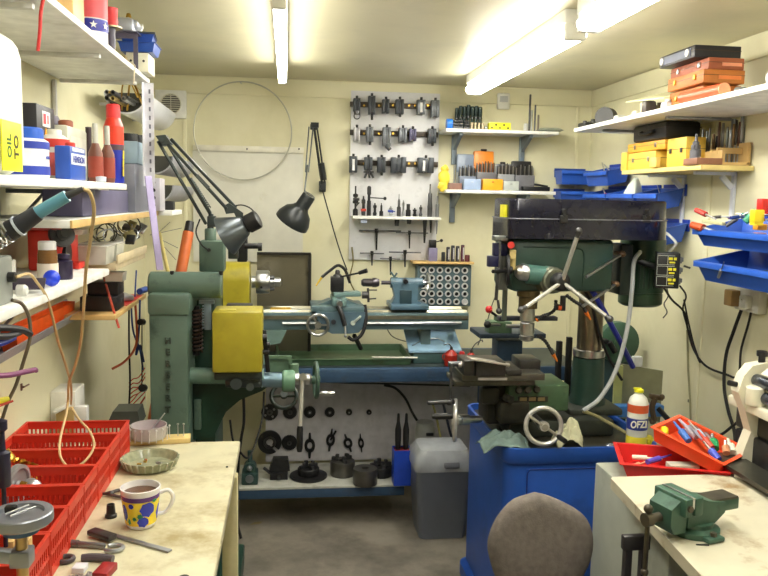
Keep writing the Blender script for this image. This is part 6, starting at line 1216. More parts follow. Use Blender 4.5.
# fine feed
m = MB(); p = A(508, 270, Y=2.79); m.ring(p, (1, -.25, 0), .053, .006, 30, 8); m.cyl(p-Vector((.012, 0, 0)), p+Vector((.015, 0, 0)), .014); m.bar(p+Vector((0, 0, -.05)), p+Vector((0, 0, .05)), .01, .008); obj('fine_feed_wheel', m, iron, t)
m = MB(); m.cyl(A(493, 271.5, Y=2.72), A(509, 270.5, Y=2.78), .007); obj('fine_feed_handle', m, black, t)
m = MB(); m.bar(A(500, 240, Y=2.76), A(499.5, 268, Y=2.76), .007, .005); m.bar(A(497, 286, Y=2.76), A(496, 300, Y=2.77), .012, .01, .002); m.bar(A(498, 268, Y=2.76), A(497, 288, Y=2.76), .016, .01, .002); m.sph(A(499, 311, Y=2.78), .012, 10); m.cyl(A(498, 300, Y=2.78), A(499, 309, Y=2.78), .005); obj('stop_lever', m, dsteel, t)
m = MB(); m.fb(488.5, 256, 499, 267, 2.84, .03, .003); m.fb(494, 243, 508, 256, 2.84, .03, .003); obj('switch_box', m, M((34, 34, 70), .4), t)
m = MB(); m.cyl(A(511, 245, Y=2.80), A(511, 245, Y=2.77), .013, seg=14); obj('red_switch', m, M((190, 50, 44), .35), t)
m = MB(); m.cyl(A(512.5, 256, Y=2.795), A(512.5, 256, Y=2.775), .012, seg=14); m.fb(510, 250, 516, 270, 2.795, .01, .002); obj('indicator_panel', m, M((190, 170, 110), .4), t)
m = MB(); a, b = A(516, 271, Y=2.77), A(528, 273, Y=2.77); m.rev([(.018, 0), (.026, .01), (.031, .02), (.031, (b-a).length)], a, b-a, 22); obj('graduated_collar', m, steel, t)
m = MB(); a, b = A(527, 274, Y=2.77), A(556, 277, Y=2.77); m.cyl(a, b, .036, seg=24); obj('feed_housing', m, M((66, 104, 96), .38), t)
hb = A(562, 282, Y=2.68)
m = MB(); a = A(546, 279, Y=2.80); m.rev([(.05, 0), (.05, .05), (.046, .055), (.046, .07), (.04, .075)], a, hb-a, 28); obj('feed_boss', m, M((110, 112, 96), .35, .5), t)
m = MB(); d = (A(546, 279, Y=2.80)-hb).normalized(); m.rev([(.02, -.012), (.03, -.006), (.034, .0), (.034, .022), (.024, .034), (.024, .06)], hb, d, 22); hub_ = obj('feed_hub', m, iron, t)
for (x0, y0, Y0_), (x1, y1, Y1_), kn in (((565, 274, 2.66), (577, 237, 2.60), (579, 231)), ((557, 287, 2.66), (526, 307, 2.60), (521, 310)), ((570, 290, 2.66), (606, 316, 2.60), (610, 319))):
    m = MB(); a, b = A(x0, y0, Y=Y0_), A(x1, y1, Y=Y1_); m.cyl(hb, b, .0075, seg=10); lv = obj('feed_lever', m, M((190, 188, 180), .35, .5), t); m = MB(); k_ = A(kn[0], kn[1], Y=Y1_-.01); m.cyl(b, k_, .008, .010); m.sph(k_, .0125, 12); obj('lever_knob', m, dsteel, lv)
for (a, b) in (((586, 277), (622, 254)), ((583, 306), (616, 284))):
    m = MB(); m.cyl(A(*a, Y=2.72), A(*b, Y=2.84), .006); lv = obj('clamp_rod', m, steel, t); m = MB(); q = A(*b, Y=2.84); m.sph(q, .016, 10, (1, 1, .8)); m.cyl(q, q+Vector((.0, .06, 0)), .009); obj('rod_boss', m, M((110, 84, 60), .5, .4), lv)
# motor
mx, my = A(641, 280, Y=3.05).x, 3.05; mz0, mz1 = A(641, 307, Y=my-.05).z, A(641, 239, Y=my-.05).z
m = MB(); m.rev([(.07, 0), (.082, .006), (.088, .012), (.088, .05), (.086, .052), (.086, .058), (.09, .060), (.09, mz1-mz0)], (mx, my, mz0), seg=30); mo = obj('motor', m, mat('motor_green', (32, 62, 44), .35, var=.1), t)
m = MB()
for k in range(16): a = PI+PI*k/15; m.box((mx+.0915*math.cos(a), my+.0915*math.sin(a), mz0+.14), (.004, .006, .12), (0, 0, a))
obj('cooling_fin', m, mat('motor_green_dark', (22, 46, 36), .4), mo)['kind'] = 'stuff'
m = MB(); m.box((A(615, 270, Y=2.98).x+.012, 2.96, A(615, 268, Y=2.98).z), (.05, .12, .2), bev=.006); obj('motor_bracket', m, mat('bracket_dark', (30, 42, 38), .4), t)
# knee table / vice on the mill
m = MB(); a, b = A(507, 405, Y=2.78), A(560, 405, Y=2.78); zt_ = A(530, 393, Y=2.78).z; m.box(((a.x+b.x)/2+.02, 2.88, (zt_+ZC+.1)/2+.02), (b.x-a.x+.03, .2, zt_-ZC-.08), bev=.008); sad = obj('saddle', m, mat('saddle_green', (72, 98, 70), .4, var=.15, dirt=(44, 54, 40)), t)
m = MB(); m.fb(518, 396.5, 548, 402, 2.776, .006); obj('slot_row', m, M((40, 40, 34)), sad)
m = MB()
for k in range(3): m.fb(520+k*9, 397.5, 527+k*9, 401, 2.773, .004)
obj('brass_gib', m, M((150, 130, 90), .4, .5), sad)
m = MB(); m.fb(487, 378, 512, 425, 2.83, .14, .014); m.fb(482, 388, 500, 405, 2.79, .05, .012); m.fb(500, 402, 530, 425, 2.76, .09, .012); m.cyl(A(505, 397, Y=2.76), A(512, 400, Y=2.73), .014); obj('cross_casting', m, mat('greasy_cast', (52, 50, 42), .4, .4, var=.3), t)
m = MB(); m.fb(462, 374, 545, 381, 2.70, .22, .003); m.fb(455, 381, 535, 386, 2.74, .16, .003); tb = obj('slotted_table', m, mat('table_steel', (104, 102, 92), .35, .7, var=.2), t)
m = MB(); m.fb(464, 361, 475, 376, 2.68, .12, .004); m.fb(476, 362, 506, 377, 2.67, .13, .005); m.fb(520, 360, 541, 374, 2.78, .12, .006); m.fb(506, 370, 522, 377, 2.70, .16, .003); obj('vice_body', m, mat('vice_dark', (70, 68, 66), .35, .6, var=.25), tb)
m = MB(); m.bar(A(468, 358, Y=2.66), A(507, 364, Y=2.68), .05, .006, .001); m.bar(A(478, 379, Y=2.655), A(507, 379, Y=2.655), .006, .008); m.cyl(A(458, 365, Y=2.72), A(464, 364, Y=2.72), .012); m.sph(A(508, 365, Y=2.68), .008, 8); obj('vice_jaw_bar', m, M((196, 190, 186), .3, .7), tb)
m = MB()
for k in range(3): p = A(518+k*9, 388-k*.5, Y=2.77); m.rev([(.012, 0), (.015, .01), (.012, .02)], p-Vector((0, 0, .01)), (0, -1, .3), 8)
obj('table_knobs', m, M((56, 50, 42), .4, .4), tb)
m = MB(); a = A(451, 364, Y=2.72); m.cyl(a+Vector((-.01, 0, 0)), a+Vector((.05, 0, 0)), .010); m.bar(A(451, 363, Y=2.70), A(450.5, 401, Y=2.70), .014, .010, .003); m.cyl(A(452, 402, Y=2.70), A(449, 402, Y=2.68), .012); m.cyl(A(450, 402, Y=2.68), A(428, 403, Y=2.66), .008, .007); obj('crank', m, dsteel, tb)
wc = A(455, 420, Y=2.74)
w2, h2 = handwheel(wc, (1, -.22, 0), .072, .008, 'side_handwheel', M((206, 206, 206), .3, .6), t, 3, .018, .03)
m = MB(); m.rev([(.007, 0), (.012, .02), (.012, .07), (.008, .085)], A(458, 416, Y=2.69)+Vector((-.01, 0, 0)), (-1, 0, 0), 12); obj('wheel_handle', m, black, w2)
m = MB(); m.rev([(.014, 0), (.014, .02), (.02, .022), (.02, .06), (.014, .062), (.014, .12)], wc, A(486, 419, Y=2.80)-wc, 18); obj('lead_screw', m, steel, t)
wc = A(543.5, 426, Y=2.62)
w3, h3 = handwheel(wc, (-.06, -1, .18), .064, .0085, 'front_handwheel', M((206, 204, 200), .3, .6), t, 0, .018, .03)
m = MB(); m.bar(wc+Vector((-.052, 0, .036)), wc+Vector((.05, 0, -.034)), .03, .010, .004); m.cyl(wc+Vector((0, -.008, 0)), wc+Vector((0, -.02, 0)), .012); obj('spoke_bar', m, M((170, 164, 150), .4, .4), w3)
m = MB(); a = wc+Vector((.052, -.006, -.036)); m.cyl(a, a+Vector((.01, -.05, -.004)), .010, .009); obj('wheel_handle', m, black, w3)
m = MB(); m.cyl(wc+Vector((0, .005, 0)), wc+Vector((.006, .18, -.0)), .014); obj('cross_screw', m, dsteel, t)
# hoses with orange nozzles
def lochose(pts, lab, tip):
    P = spline(pts, 7); t = thing('coolant_nozzle', lab, 'coolant hose', P[0]); m = MB(); m.tube(P, .006, 8, rr=[.0055+.0022*(k % 2) for k in range(len(P))]); obj('segmented_hose', m, black, t)
    d = (P[-1]-P[-3]).normalized(); m = MB(); m.cyl(P[-1], P[-1]+d*tip, .0085, .003, 12); obj('orange_tip', m, M((230, 120, 30), .4), t)
lochose([A(556, 300, Y=2.8), A(555, 309, Y=2.8), A(549, 314, Y=2.8), A(543, 316, Y=2.79), A(537, 320, Y=2.78)], 'black segmented hose curling left beneath the feed hub', .004)
lochose([A(566, 295, Y=2.78), A(574, 301, Y=2.76), A(582, 306, Y=2.74), A(586, 312, Y=2.74)], 'black segmented hose with orange tip in front of the steel column', .035)
lochose([A(537, 335, Y=2.86), A(545, 341, Y=2.84), A(550, 349, Y=2.82), A(553, 354, Y=2.82)], 'black segmented hose with orange tip pointing at the vice', .035)
m = MB(); m.cyl(A(556, 307, Y=2.78), A(560, 307.5, Y=2.78), .012); m.fb(561, 296, 566, 311, 2.78, .015, .003); one('hose_valve', m, black, 'small black valve block hanging under the feed hub', 'valve')
m = MB(); m.cyl(A(558, 307.5, Y=2.775), A(561, 308, Y=2.775), .009); one('orange_clip', m, orange, 'little orange clip at the black valve under the feed hub', 'clip')
for k, (x, yt, lab) in enumerate(((559.5, 341, 'left of two black upright bars behind the vice'), (569.5, 337, 'right of two black upright bars, beside the green column'))):
    m = MB(); p = A(x, yt, Y=3.12); m.box((p.x, 3.12 , (p.z+ZC+.0)/2), (.022, .022, p.z-ZC-.001), bev=.002); one('black_bar', m, M((26, 24, 22), .5), lab, 'bar')
# grey flexible hose, blue strap, olive stick, green disc
cable([A(640, 252, Y=2.94), A(634, 262, Y=2.88), A(632, 290, Y=2.84), A(627, 330, Y=2.82), A(616, 370, Y=2.80), A(600, 398, Y=2.78), A(583, 411, Y=2.76)], .0085, M((170, 174, 176), .4), 'pale grey flexible hose looping from the motor down to the cabinet top', 'hose', 'flexible_hose', 8, 9)
cable([A(583, 411, Y=2.76), A(600, 418, Y=2.74), A(628, 434, Y=2.68)], .007, M((130, 124, 84), .5), 'olive-tan tube lying across the cabinet tray towards the spray bottle', 'tube', 'flexible_hose')
m = MB(); m.tube([A(592, 290, Y=2.84), A(606, 315, Y=2.86), A(620, 341, Y=2.9), A(633, 367, Y=2.96)], .011, 8); one('blue_pipe', m, M((34, 44, 150), .35), 'dark blue pipe slanting down right behind the feed lever', 'pipe')
cable([A(583, 288, Y=2.9), A(592, 305, Y=2.9), A(600, 335, Y=2.92), A(610, 360, Y=2.94), A(622, 380, Y=2.95)], .006, black, 'black hose slanting down in front of the mill column', 'hose', 'hose')
t = thing('disc_grinder', 'round green disc machine behind the mill, near the right wall', 'grinder', (1.55, 3.6, 0))
c = A(620, 343, Y=3.45); m = MB(); m.rev([(.09, 0), (.098, .006), (.098, .05), (.09, .056), (.03, .06), (.03, .066), (0, .067)], c+Vector((0, .056, 0)), (0, -1, 0), 32); obj('guard', m, mat('disc_green', (64, 100, 82), .4, var=.08), t)
m = MB(); m.box((c.x, 3.53, c.z/2-.04), (.14, .08, c.z-.09), bev=.006); m.box((c.x-.02, 3.56, .015), (.24, .26, .03), bev=.004); obj('stand', m, mat('stand_teal', (40, 66, 74), .4), t)
m = MB(); m.cyl(A(609, 342, Y=3.40), A(615, 352, Y=3.40), .014); m.fb(603, 340, 609, 344, 3.4, .05, .002); obj('tool_rest', m, iron, t)
t = thing('sheet_board', 'olive-grey board standing behind the spray bottle', 'board', A(642, 420, Y=3.0)); m = MB(); a, b, c_, d_ = (621, 364), (663, 371), (660, 422), (616, 418); V = [A(*p, Y=3.12) for p in (a, b, c_, d_)]; V += [v+Vector((0, .012, 0)) for v in V]; m.add(V, [(0, 1, 2, 3), (7, 6, 5, 4), (0, 4, 5, 1), (1, 5, 6, 2), (2, 6, 7, 3), (3, 7, 4, 0)]); obj('sheet', m, M((140, 140, 112), .4, .2), t)
m = MB(); m.v = []; m.fb(606, 406, 664, 432, 3.05, .05, .006, z0=ZC+.001); m.v = [v+Vector((0, .0, 0)) for v in m.v]; one('blue_tray', m, M((60, 120, 190), .4), 'light blue box behind the spray bottle', 'box')
m = MB(); m.fb(614, 366, 622, 418, 3.10, .012); one('pale_sheet', m, M((176, 180, 116), .5), 'yellow-green strip standing at the left of the olive board', 'strip')
m = MB(); m.fb(634, 357, 643, 367, 3.11, .03, .004); one('white_clip', m, M((210, 212, 210)), 'small white clip on top of the olive board', 'clip')
t = thing('toggle_clamp', 'brown metal clamp in front of the olive board', 'clamp', A(655, 410, Y=2.98))
m = MB(); m.bar(A(650, 396, Y=2.98), A(662, 398, Y=2.98), .03, .02, .004); m.tube(spline([A(655, 398, Y=2.97), A(652, 408, Y=2.97), A(654, 420, Y=2.97), (A(650, 432, Y=2.97).x, 2.97, ZC+.006)], 4), .012, 8); m.sph(A(662, 397, Y=2.96), .012, 8); obj('arm', m, M((90, 74, 56), .45, .4), t)
m = MB(); m.bar(A(658, 408, Y=2.96), A(674, 426, Y=2.9), .014, .02, .003); obj('black_link', m, black, t)
# spray bottle
p = A(637, 443, Z=ZC); p = Vector((1.283, 2.66, ZC+.0))
t = thing('spray_bottle', 'white and yellow OFZI bottle with a yellow cap on the cabinet corner', 'bottle', p); wb = M((226, 226, 216), .3)
m = MB(); hB = A(637, 391, Y=2.63).z-ZC-.012; m.rev([(.034, 0), (.037, .005), (.037, hB*.80), (.030, hB*.90), (.014, hB*.97), (.014, hB)], p+Vector((0, 0, .0005)), seg=28); obj('body', m, wb, t)
for z0, z1, c_ in ((.03, .24, M((232, 214, 60), .35)), (.66, .80, M((216, 96, 56), .35)), (.36, .56, M((44, 58, 140), .35))):
    m = MB(); m.rev2([(.0372, z0*hB), (.0378, z0*hB), (.0378, z1*hB), (.0372, z1*hB)], p, seg=28); obj('label_band', m, c_, t)
m = MB(); m.rev([(.017, 0), (.017, .008), (.008, .012), (.006, .016)], p+Vector((0, 0, hB+.001)), seg=18); m.box(p+Vector((-.006, 0, hB+.014)), (.03, .010, .006), bev=.002); obj('cap', m, M((226, 220, 40), .35), t)
text('OFZI', .036, p+Vector((-.012, -.0385, hB*.47)), FRONT, M((240, 236, 220)), t, bold=.001, sx=.8)
m = MB(); m.fb(622, 430, 640, 441, 2.62, .02, .004) if 0 else m.cyl(A(616, 437, Y=2.66), A(617, 440, Y=2.63), .02); q = Vector((1.19, 2.66, ZC+.0005)); m = MB(); m.rev([(.022, 0), (.022, .012), (.016, .016), (0, .018)], q+Vector((0, 0, 0)), seg=20); one('chrome_knob', m, M((190, 192, 200), .25, .7), 'round chrome knob lying in the cabinet tray left of the bottle', 'knob')
m = MB(); q = A(648, 441, Y=2.66); m.rev([(.018, 0), (.02, .03), (.012, .04), (0, .042)], (q.x+.01, 2.68, ZC+.0005), seg=16); one('yellow_cup', m, M((216, 200, 40)), 'small yellow cup right beside the white and yellow bottle', 'cup')
# rags
def rag(c, sx, sy, h, mm, name, lab, seed):
    random.seed(seed); n = 22; V = []; F = []
    from mathutils import noise
    for i in range(n):
        for j in range(n):
            u, v = i/(n-1)*2-1, j/(n-1)*2-1; e = max(0, 1-(u*u+v*v)*.55)
            q = Vector((u*2.1+seed, v*2.1, seed*1.7)); zz_ = h*e*(.35+.6*abs(noise.noise(q*.8)))+.012*abs(noise.noise(q*2.6))*e
            V.append(Vector((c[0]+u*sx/2*(1+.2*noise.noise(q)), c[1]+v*sy/2*(1+.2*noise.noise(q+Vector((5, 5, 5)))), c[2]+.002+zz_)))
    for i in range(n-1):
        for j in range(n-1): F.append((i*n+j, (i+1)*n+j, (i+1)*n+j+1, i*n+j+1))
    m = MB(); m.add(V, F); o = one(name, m, mm, lab, 'cloth'); so = o.modifiers.new('s', 'SOLIDIFY'); so.thickness = .002; return o
rag((A(503, 440, Z=CZ).x-.01, 2.69, ZC), .18, .12, .10, M((110, 130, 124), .8, var=.25), 'crumpled_rag', 'crumpled grey-green rag in the cabinet tray at its left corner', 4)
rag((A(567, 400, Y=2.70).x+.01, 2.70, ZC), .10, .09, .17, M((206, 204, 170), .8, var=.1), 'pale_cloth', 'pale cream cloth hanging beside the green mill column base', 9)
# control box
t = thing('control_box', 'black switch box with yellow and white labels beside the mill motor', 'switch box', A(667, 270, Y=2.8))
cc = A(667, 270, Y=2.82); rq = Matrix.Rotation(R_(-22), 3, 'Z')
bwd, bdp, bht = .085, .07, .135
m = MB(); m.box(cc, (bwd, bdp, bht), rq, bev=.004); obj('case', m, M((20, 22, 26), .35), t)
for k in range(3):
    c_ = cc+rq @ Vector((-.008, -bdp/2-.0012, .040-k*.040)); m = MB()
    for dz in (-.017, .017): m.box(c_+rq @ Vector((0, 0, dz)), (.062, .0016, .0014), rq)
    for dx in (-.031, .006): m.box(c_+rq @ Vector((dx, 0, 0)), (.0014, .0016, .034), rq)
    obj('outline', m, M((200, 206, 200)), t)
    m = MB(); m.box(c_+rq @ Vector((.016, -.0004, .006)), (.014, .002, .010), rq); m.box(c_+rq @ Vector((.032, -.0004, .006)), (.010, .002, .010), rq); m.box(c_+rq @ Vector((.022, -.0004, -.008)), (.020, .002, .006), rq); obj('yellow_label', m, M((230, 220, 50)), t)
    m = MB(); c2 = cc+rq @ Vector((bwd/2+.004, .0, .040-k*.040)); m.box(c2, (.008, .03, .024), rq, bev=.002); m.box(c2+rq @ Vector((.006, 0, .002)), (.008, .012, .016), rq, bev=.002); obj('rocker_switch', m, M((110, 112, 116)), t)
m = MB(); m.cyl(A(684, 266, Y=2.83), A(690, 268, Y=2.83), .004); m.cyl(cc+Vector((0, .03, 0)), (cc.x-.04, 3.0, cc.z+.02), .012); obj('mounting_arm', m, dsteel, t)
# cables on the right wall
def rc(pts, r, lab, mm=None): cable([A(x, y, X=X) for x, y, X in pts], r, mm or rubber, lab, 'cable', 'power_cable', 8)
cable([A(668, 252, Y=2.98), A(676, 244, Y=3.0), A(670, 236, Y=3.05), A(664, 232, Y=3.1)], .006, M((190, 190, 190)), 'pale cable arching over the switch box to the motor', 'cable', 'power_cable')
rc([(664, 288, 1.45), (672, 300, 1.55), (684, 312, 1.62), (688, 330, 1.66), (694, 350, 1.68), (706, 366, 1.68), (725, 374, 1.68), (738, 376, 1.685), (741, 350, 1.685), (748, 325, 1.685), (751, 312, 1.68)], .0045, 'black cable dipping from the switch box across to the right wall socket')
rc([(680, 286, 1.5), (686, 296, 1.58), (683, 310, 1.62), (690, 335, 1.66), (697, 356, 1.67), (700, 362, 1.67), (694, 345, 1.67), (688, 320, 1.66), (684, 300, 1.6)], .0035, 'thin black looped cable bundle hanging right of the switch box')
rc([(666, 284, 1.5), (668, 296, 1.52), (664, 304, 1.53), (667, 312, 1.54), (663, 318, 1.53)], .0025, 'dangling thin grey wire end below the switch box', M((90, 90, 80)))
rc([(742, 308, 1.675), (734, 330, 1.67), (726, 355, 1.67), (724, 385, 1.67), (728, 410, 1.66), (734, 430, 1.63), (736, 452, 1.58)], .0065, 'thick black cable running from the wall socket down behind the cream machine')
rc([(746, 416, 1.45), (735, 424, 1.5), (722, 434, 1.56), (708, 440, 1.6), (696, 434, 1.65), (690, 420, 1.69)], .005, 'black cable sweeping left from the cream machine to the right wall')
m = MB(); m.tube([A(687, 330, X=1.694), A(688, 370, X=1.694), A(690, 400, X=1.694), A(691, 440, X=1.694)], .004, 7); one('wall_conduit', m, M((150, 146, 110)), 'thin olive conduit running straight down the right wall', 'conduit')
m = MB(); p = A(689, 401, X=1.694); m.box((1.695, p.y, p.z), (.008, .014, .012), bev=.001); one('conduit_clip', m, M((120, 116, 90)), 'tiny clip half way down the thin olive conduit', 'clip')
t = thing('wall_socket', 'white double socket with a brown plug on the right wall under the blue trays', 'socket', (XR, 2.65, 1.25))
m = MB(); m.box((XR-.018, 2.64, 1.285), (.034, .15, .085), bev=.003); obj('box', m, M((226, 224, 210), .35), t)
m = MB(); m.box((XR-.055, 2.70, 1.285), (.038, .05, .06), bev=.005); obj('brown_plug', m, M((150, 120, 74), .5), t)
m = MB(); m.box((XR-.05, 2.62, 1.28), (.03, .045, .05), bev=.008); m.cyl((XR-.066, 2.62, 1.285), (XR-.072, 2.62, 1.285), .006); obj('white_plug', m, M((216, 214, 200), .35), t)
# ================================================================ right wall shelves
t = thing('wall_shelf', 'long white shelf high on the right wall, topmost there', 'shelf', (XR, 2.9, 1.94))
m = MB(); m.box((XR-.17-.003, 2.72, 1.967), (.34, 1.86, .018), bev=.002); obj('board', m, white, t)
for y in (3.45, 2.85, 2.2): m = MB(); m.box((XR-.15, y, 1.952), (.26, .018, .010), bev=.002); m.box((XR-.008, y, 1.88), (.012, .018, .15), bev=.002); obj('bracket', m, M((150, 156, 168), .4, .2), t)
ZA = 1.9765
def wbx(xf, p_far, p_near, xr, z0, z1, name, lab, mm, catm, lab_on=None, cat='box', catches=2):
    yf, yn = A(*p_far, X=xf).y, A(*p_near, X=xf).y; t = thing(name, lab, cat, ((xf+xr)/2, (yf+yn)/2, z0))
    m = MB(); m.box(((xf+xr)/2, (yf+yn)/2, (z0+z1)/2), (xr-xf, yf-yn, z1-z0-.001), bev=.003); obj('case', m, mm, t)
    m = MB(); m.box(((xf+xr)/2, (yf+yn)/2, z0+(z1-z0)*.6), (xr-xf+.0012, yf-yn+.0012, .0018)); obj('lid_seam', m, M((70, 50, 36)), t)
    for k in range(catches): y = yn+(yf-yn)*(.22+.56*k/(max(1, catches-1))); m = MB(); m.box((xf-.003, y, z0+(z1-z0)*.55), (.005, .014, .018), bev=.001); obj('catch', m, catm, t)
    if lab_on: m = MB(); m.box(((xf+xr)/2+.02, yn-.0008, z0+(z1-z0)*.45), ((xr-xf)*.55, .0016, (z1-z0)*.28)); obj('label', m, lab_on, t)
    return t
wbw = mat('box_wood', (186, 112, 50), .5, var=.15, scale=20); wbd = mat('box_wood_dark', (160, 88, 60), .5, var=.12); wby = mat('box_wood_yellow', (222, 184, 74), .5, var=.12)
rt = 1.63
wbx(1.42, (670, 90), (704, 84), 1.56, ZA, 2.038, 'wooden_case', 'bottom wooden case of the stack under the black case, right wall top shelf', wbw, brass)
wbx(1.40, (668, 80), (704, 70), 1.55, 2.039, 2.0855, 'wooden_case', 'middle orange-brown wooden case in the stack on the right top shelf', wbw, brass, M((226, 130, 70)))
wbx(1.42, (671, 68), (709, 58), 1.55, 2.0865, 2.127, 'wooden_case', 'dark reddish wooden case directly beneath the black flat case', wbd, steel, M((226, 150, 120)))
bt_ = wbx(1.38, (660, 57), (695, 47), 1.55, 2.128, 2.171, 'flat_case', 'flat black case with two silver discs, top of the stack on the right shelf', M((38, 38, 48), .4), black, None, 'case', 0)
yn, yf = A(695, 47, X=1.38).y, A(660, 57, X=1.38).y
m = MB(); m.box((1.3788, (yn+yf)/2, 2.150), (.002, (yf-yn)*.8, .026)); obj('front_panel', m, M((110, 116, 140)), bt_)
for y in (yn+.045, yf-.025): m = MB(); m.cyl((1.3778, y, 2.150), (1.374, y, 2.150), .013, seg=16); obj('silver_disc', m, M((226, 226, 230), .3, .3), bt_)
m = MB(); a, b = A(684, 91, X=1.40), A(716, 90, X=1.5); a = Vector((1.383, 2.66, ZA+.0215)); b = Vector((1.396, 2.42, ZA+.0215)); a, b = b, a; m.cyl(a, b, .021, seg=22); t = thing('red_tube', 'orange-red tube lying in front of the wooden cases on the top right shelf', 'tube', a); obj('tube', m, M((222, 92, 56), .4), t); m = MB(); d = (a-b).normalized(); m.cyl(a, a+d*.004, .0212, seg=22); obj('end_cap', m, M((240, 160, 120), .4), t)
# small items along the top right shelf
for k, (x, y0, y1, X, c_, lab, n_, cat) in enumerate((
    (582, 121, 128, 1.42, M((40, 40, 38)), 'low black lump at the far end of the top right shelf', 'black_block', 'block'),
    (590, 118, 127, 1.46, M((70, 70, 66)), 'dark grey lump next along from the far end of the top right shelf', 'grey_block', 'block'),
    (616, 109, 118, 1.46, M((216, 216, 206)), 'small white carton left of the cream board on the top right shelf', 'small_carton', 'box'),
    (634, 106, 115, 1.45, M((226, 222, 200)), 'small cream carton below the cream board on the top right shelf', 'small_carton', 'box'),
    (644, 99, 113, 1.40, M((70, 60, 56)), 'dark brown block under the cream board, left of the wooden cases', 'brown_block', 'block'),
    (656, 102, 112, 1.45, M((100, 90, 60)), 'dark olive fitting just left of the wooden cases', 'olive_fitting', 'fitting'),
    (664, 100, 108, 1.40, M((206, 210, 212)), 'small silver-white fitting touching the wooden cases', 'silver_fitting', 'fitting'))):
    p = A(x, (y0+y1)/2, X=X); h = max(.02, A(x, y0, X=X).z-A(x, y1, X=X).z); m = MB(); w_ = .03 if k > 1 else .06
    m.box((X+.02, p.y, ZA+h/2+.0005), (.05, w_*1.3, h), (0, 0, .1), bev=h*.2); 
    if k in (0, 1, 5, 6): m.cyl((X+.01, p.y-.01, ZA+h), (X+.01, p.y-.01, ZA+h+.008), .01)
    one(n_, m, c_, lab, cat)
p = A(602, 120, X=1.45); t = thing('grinding_wheel', 'round-topped black object leaning on the far part of the top right shelf', 'wheel', (1.45, p.y, ZA)); m = MB(); m.cyl((1.45, p.y-.02, ZA+.045), (1.49, p.y+.02, ZA+.045), .044, seg=26); obj('disc', m, M((44, 44, 44)), t)
m = MB(); a = A(630, 103, X=1.42); b = A(672, 89, X=1.40); yA, yB_ = 3.22, 2.87; m.box((1.47, 2.99, ZA+.074), (.16, .32, .006), (R_(4), R_(-14), 0), bev=.001); m.box((1.41, 3.02, ZA+.025), (.02, .03, .048)); one('cream_board', m, M((226, 222, 180), .5), 'cream board propped above the small items on the top right shelf', 'board')
for k, (x, y0, y1, c_, lab) in enumerate(((720, 88, 98, M((120, 70, 70)), 'short dark red cylinder right of the red tube'), (727, 86, 97, M((40, 40, 44)), 'black cylinder second to the right of the red tube'), (737, 84, 96, M((120, 124, 120)), 'grey rounded cup on the top right shelf near the black cluster'))):
    p = A(x, y1-2, X=1.47); m = MB(); r = (.013, .012, .02)[k]; m.rev([(r, 0), (r, .03), (r*.8, .036)], (1.44+.02*k, p.y, ZA+.0005), seg=16); one('small_pot', m, c_, lab, 'pot')
t = thing('camera_body', 'cluster of black and white camera-like gadget at the right end of the top right shelf', 'gadget', (1.5, 2.22, ZA))
m = MB(); m.box((1.50, 2.20, ZA+.03), (.09, .12, .058), bev=.012); m.box((1.50, 2.12, ZA+.02), (.06, .05, .038), bev=.008); obj('body', m, M((38, 34, 56), .4), t)
m = MB(); m.rev([(.024, 0), (.024, .02), (.018, .026)], (1.455, 2.235, ZA+.034), (-1, -.4, 0), 18); obj('front', m, M((220, 226, 226), .35), t)
m = MB(); m.cyl((1.53, 2.10, ZA+.04), (1.53, 2.10, ZA+.10), .006); obj('antenna', m, black, t)
# wooden shelf
pw = mat('plank_wood', (226, 204, 130), .5, var=.1)
Z2R = 1.772
t = thing('wall_shelf', 'short pine shelf on the right wall below the long white one', 'shelf', (XR, 3.05, 1.75))
m = MB(); m.box((XR-.105-.003, 3.04, Z2R-.0095), (.207, .68, .018), bev=.001); obj('board', m, pw, t)
for y in (3.2, 2.82): m = MB(); m.box((XR-.09, y, Z2R-.026), (.16, .02, .012), bev=.002); m.box((XR-.008, y, Z2R-.15), (.012, .022, .26), bev=.002); m.bar((XR-.015, y, Z2R-.08), (XR-.06, y, Z2R-.035), .01, .02); obj('bracket', m, M((216, 220, 232), .4), t)
Z2R += .0005
wbx(1.50, (628, 158), (655, 158), 1.60, Z2R, 1.845, 'wooden_case', 'lower yellow wooden box with writing, left of the pine shelf', wby, steel)
p_ = A(640, 158, X=1.4985); m = text('Milling cutters', .022, (1.4985, p_.y, 1.815), FACEMX, M((60, 50, 30)), C.objects['wooden_case.003'] if 'wooden_case.003' in C.objects else None, ext=.0004) if 0 else None
wbx(1.50, (628, 144), (665, 144), 1.61, 1.846, 1.885, 'wooden_case', 'upper orange-yellow wooden box, stacked at the left of the pine shelf', mat('box_wood_orange', (222, 160, 50), .5), steel)
wbx(1.505, (667, 150), (686, 150), 1.585, Z2R, 1.884, 'wooden_case', 'tall yellow wooden box in the middle of the pine shelf', wby, dsteel)
m = MB(); m.box((1.515, A(621, 160, X=1.5).y-.03, Z2R+.04), (.03, .06, .08), bev=.002); one('yellow_slab', m, wby, 'small yellow slab at the far left end of the pine shelf', 'block')
m = MB(); m.box((1.487, 3.06, Z2R+.022), (.02, .06, .04), bev=.002); one('tiny_box', m, mat('box_wood_pale', (226, 196, 110), .5), 'tiny pale wooden box in front of the stacked yellow ones', 'box')
t = thing('tool_case', 'black plastic carry case with handle on top of the yellow boxes', 'case', (1.57, 2.95, 1.886))
ya, yb_ = A(636, 128, X=1.49).y, A(667, 130, X=1.49).y; m = MB(); m.box((1.565, 3.14, 1.922), (.15, .30, .07), bev=.012); obj('shell', m, M((46, 46, 48), .45), t)
m = MB(); m.box((1.565, 3.14, 1.934), (.154, .304, .003)); obj('seam', m, black, t)
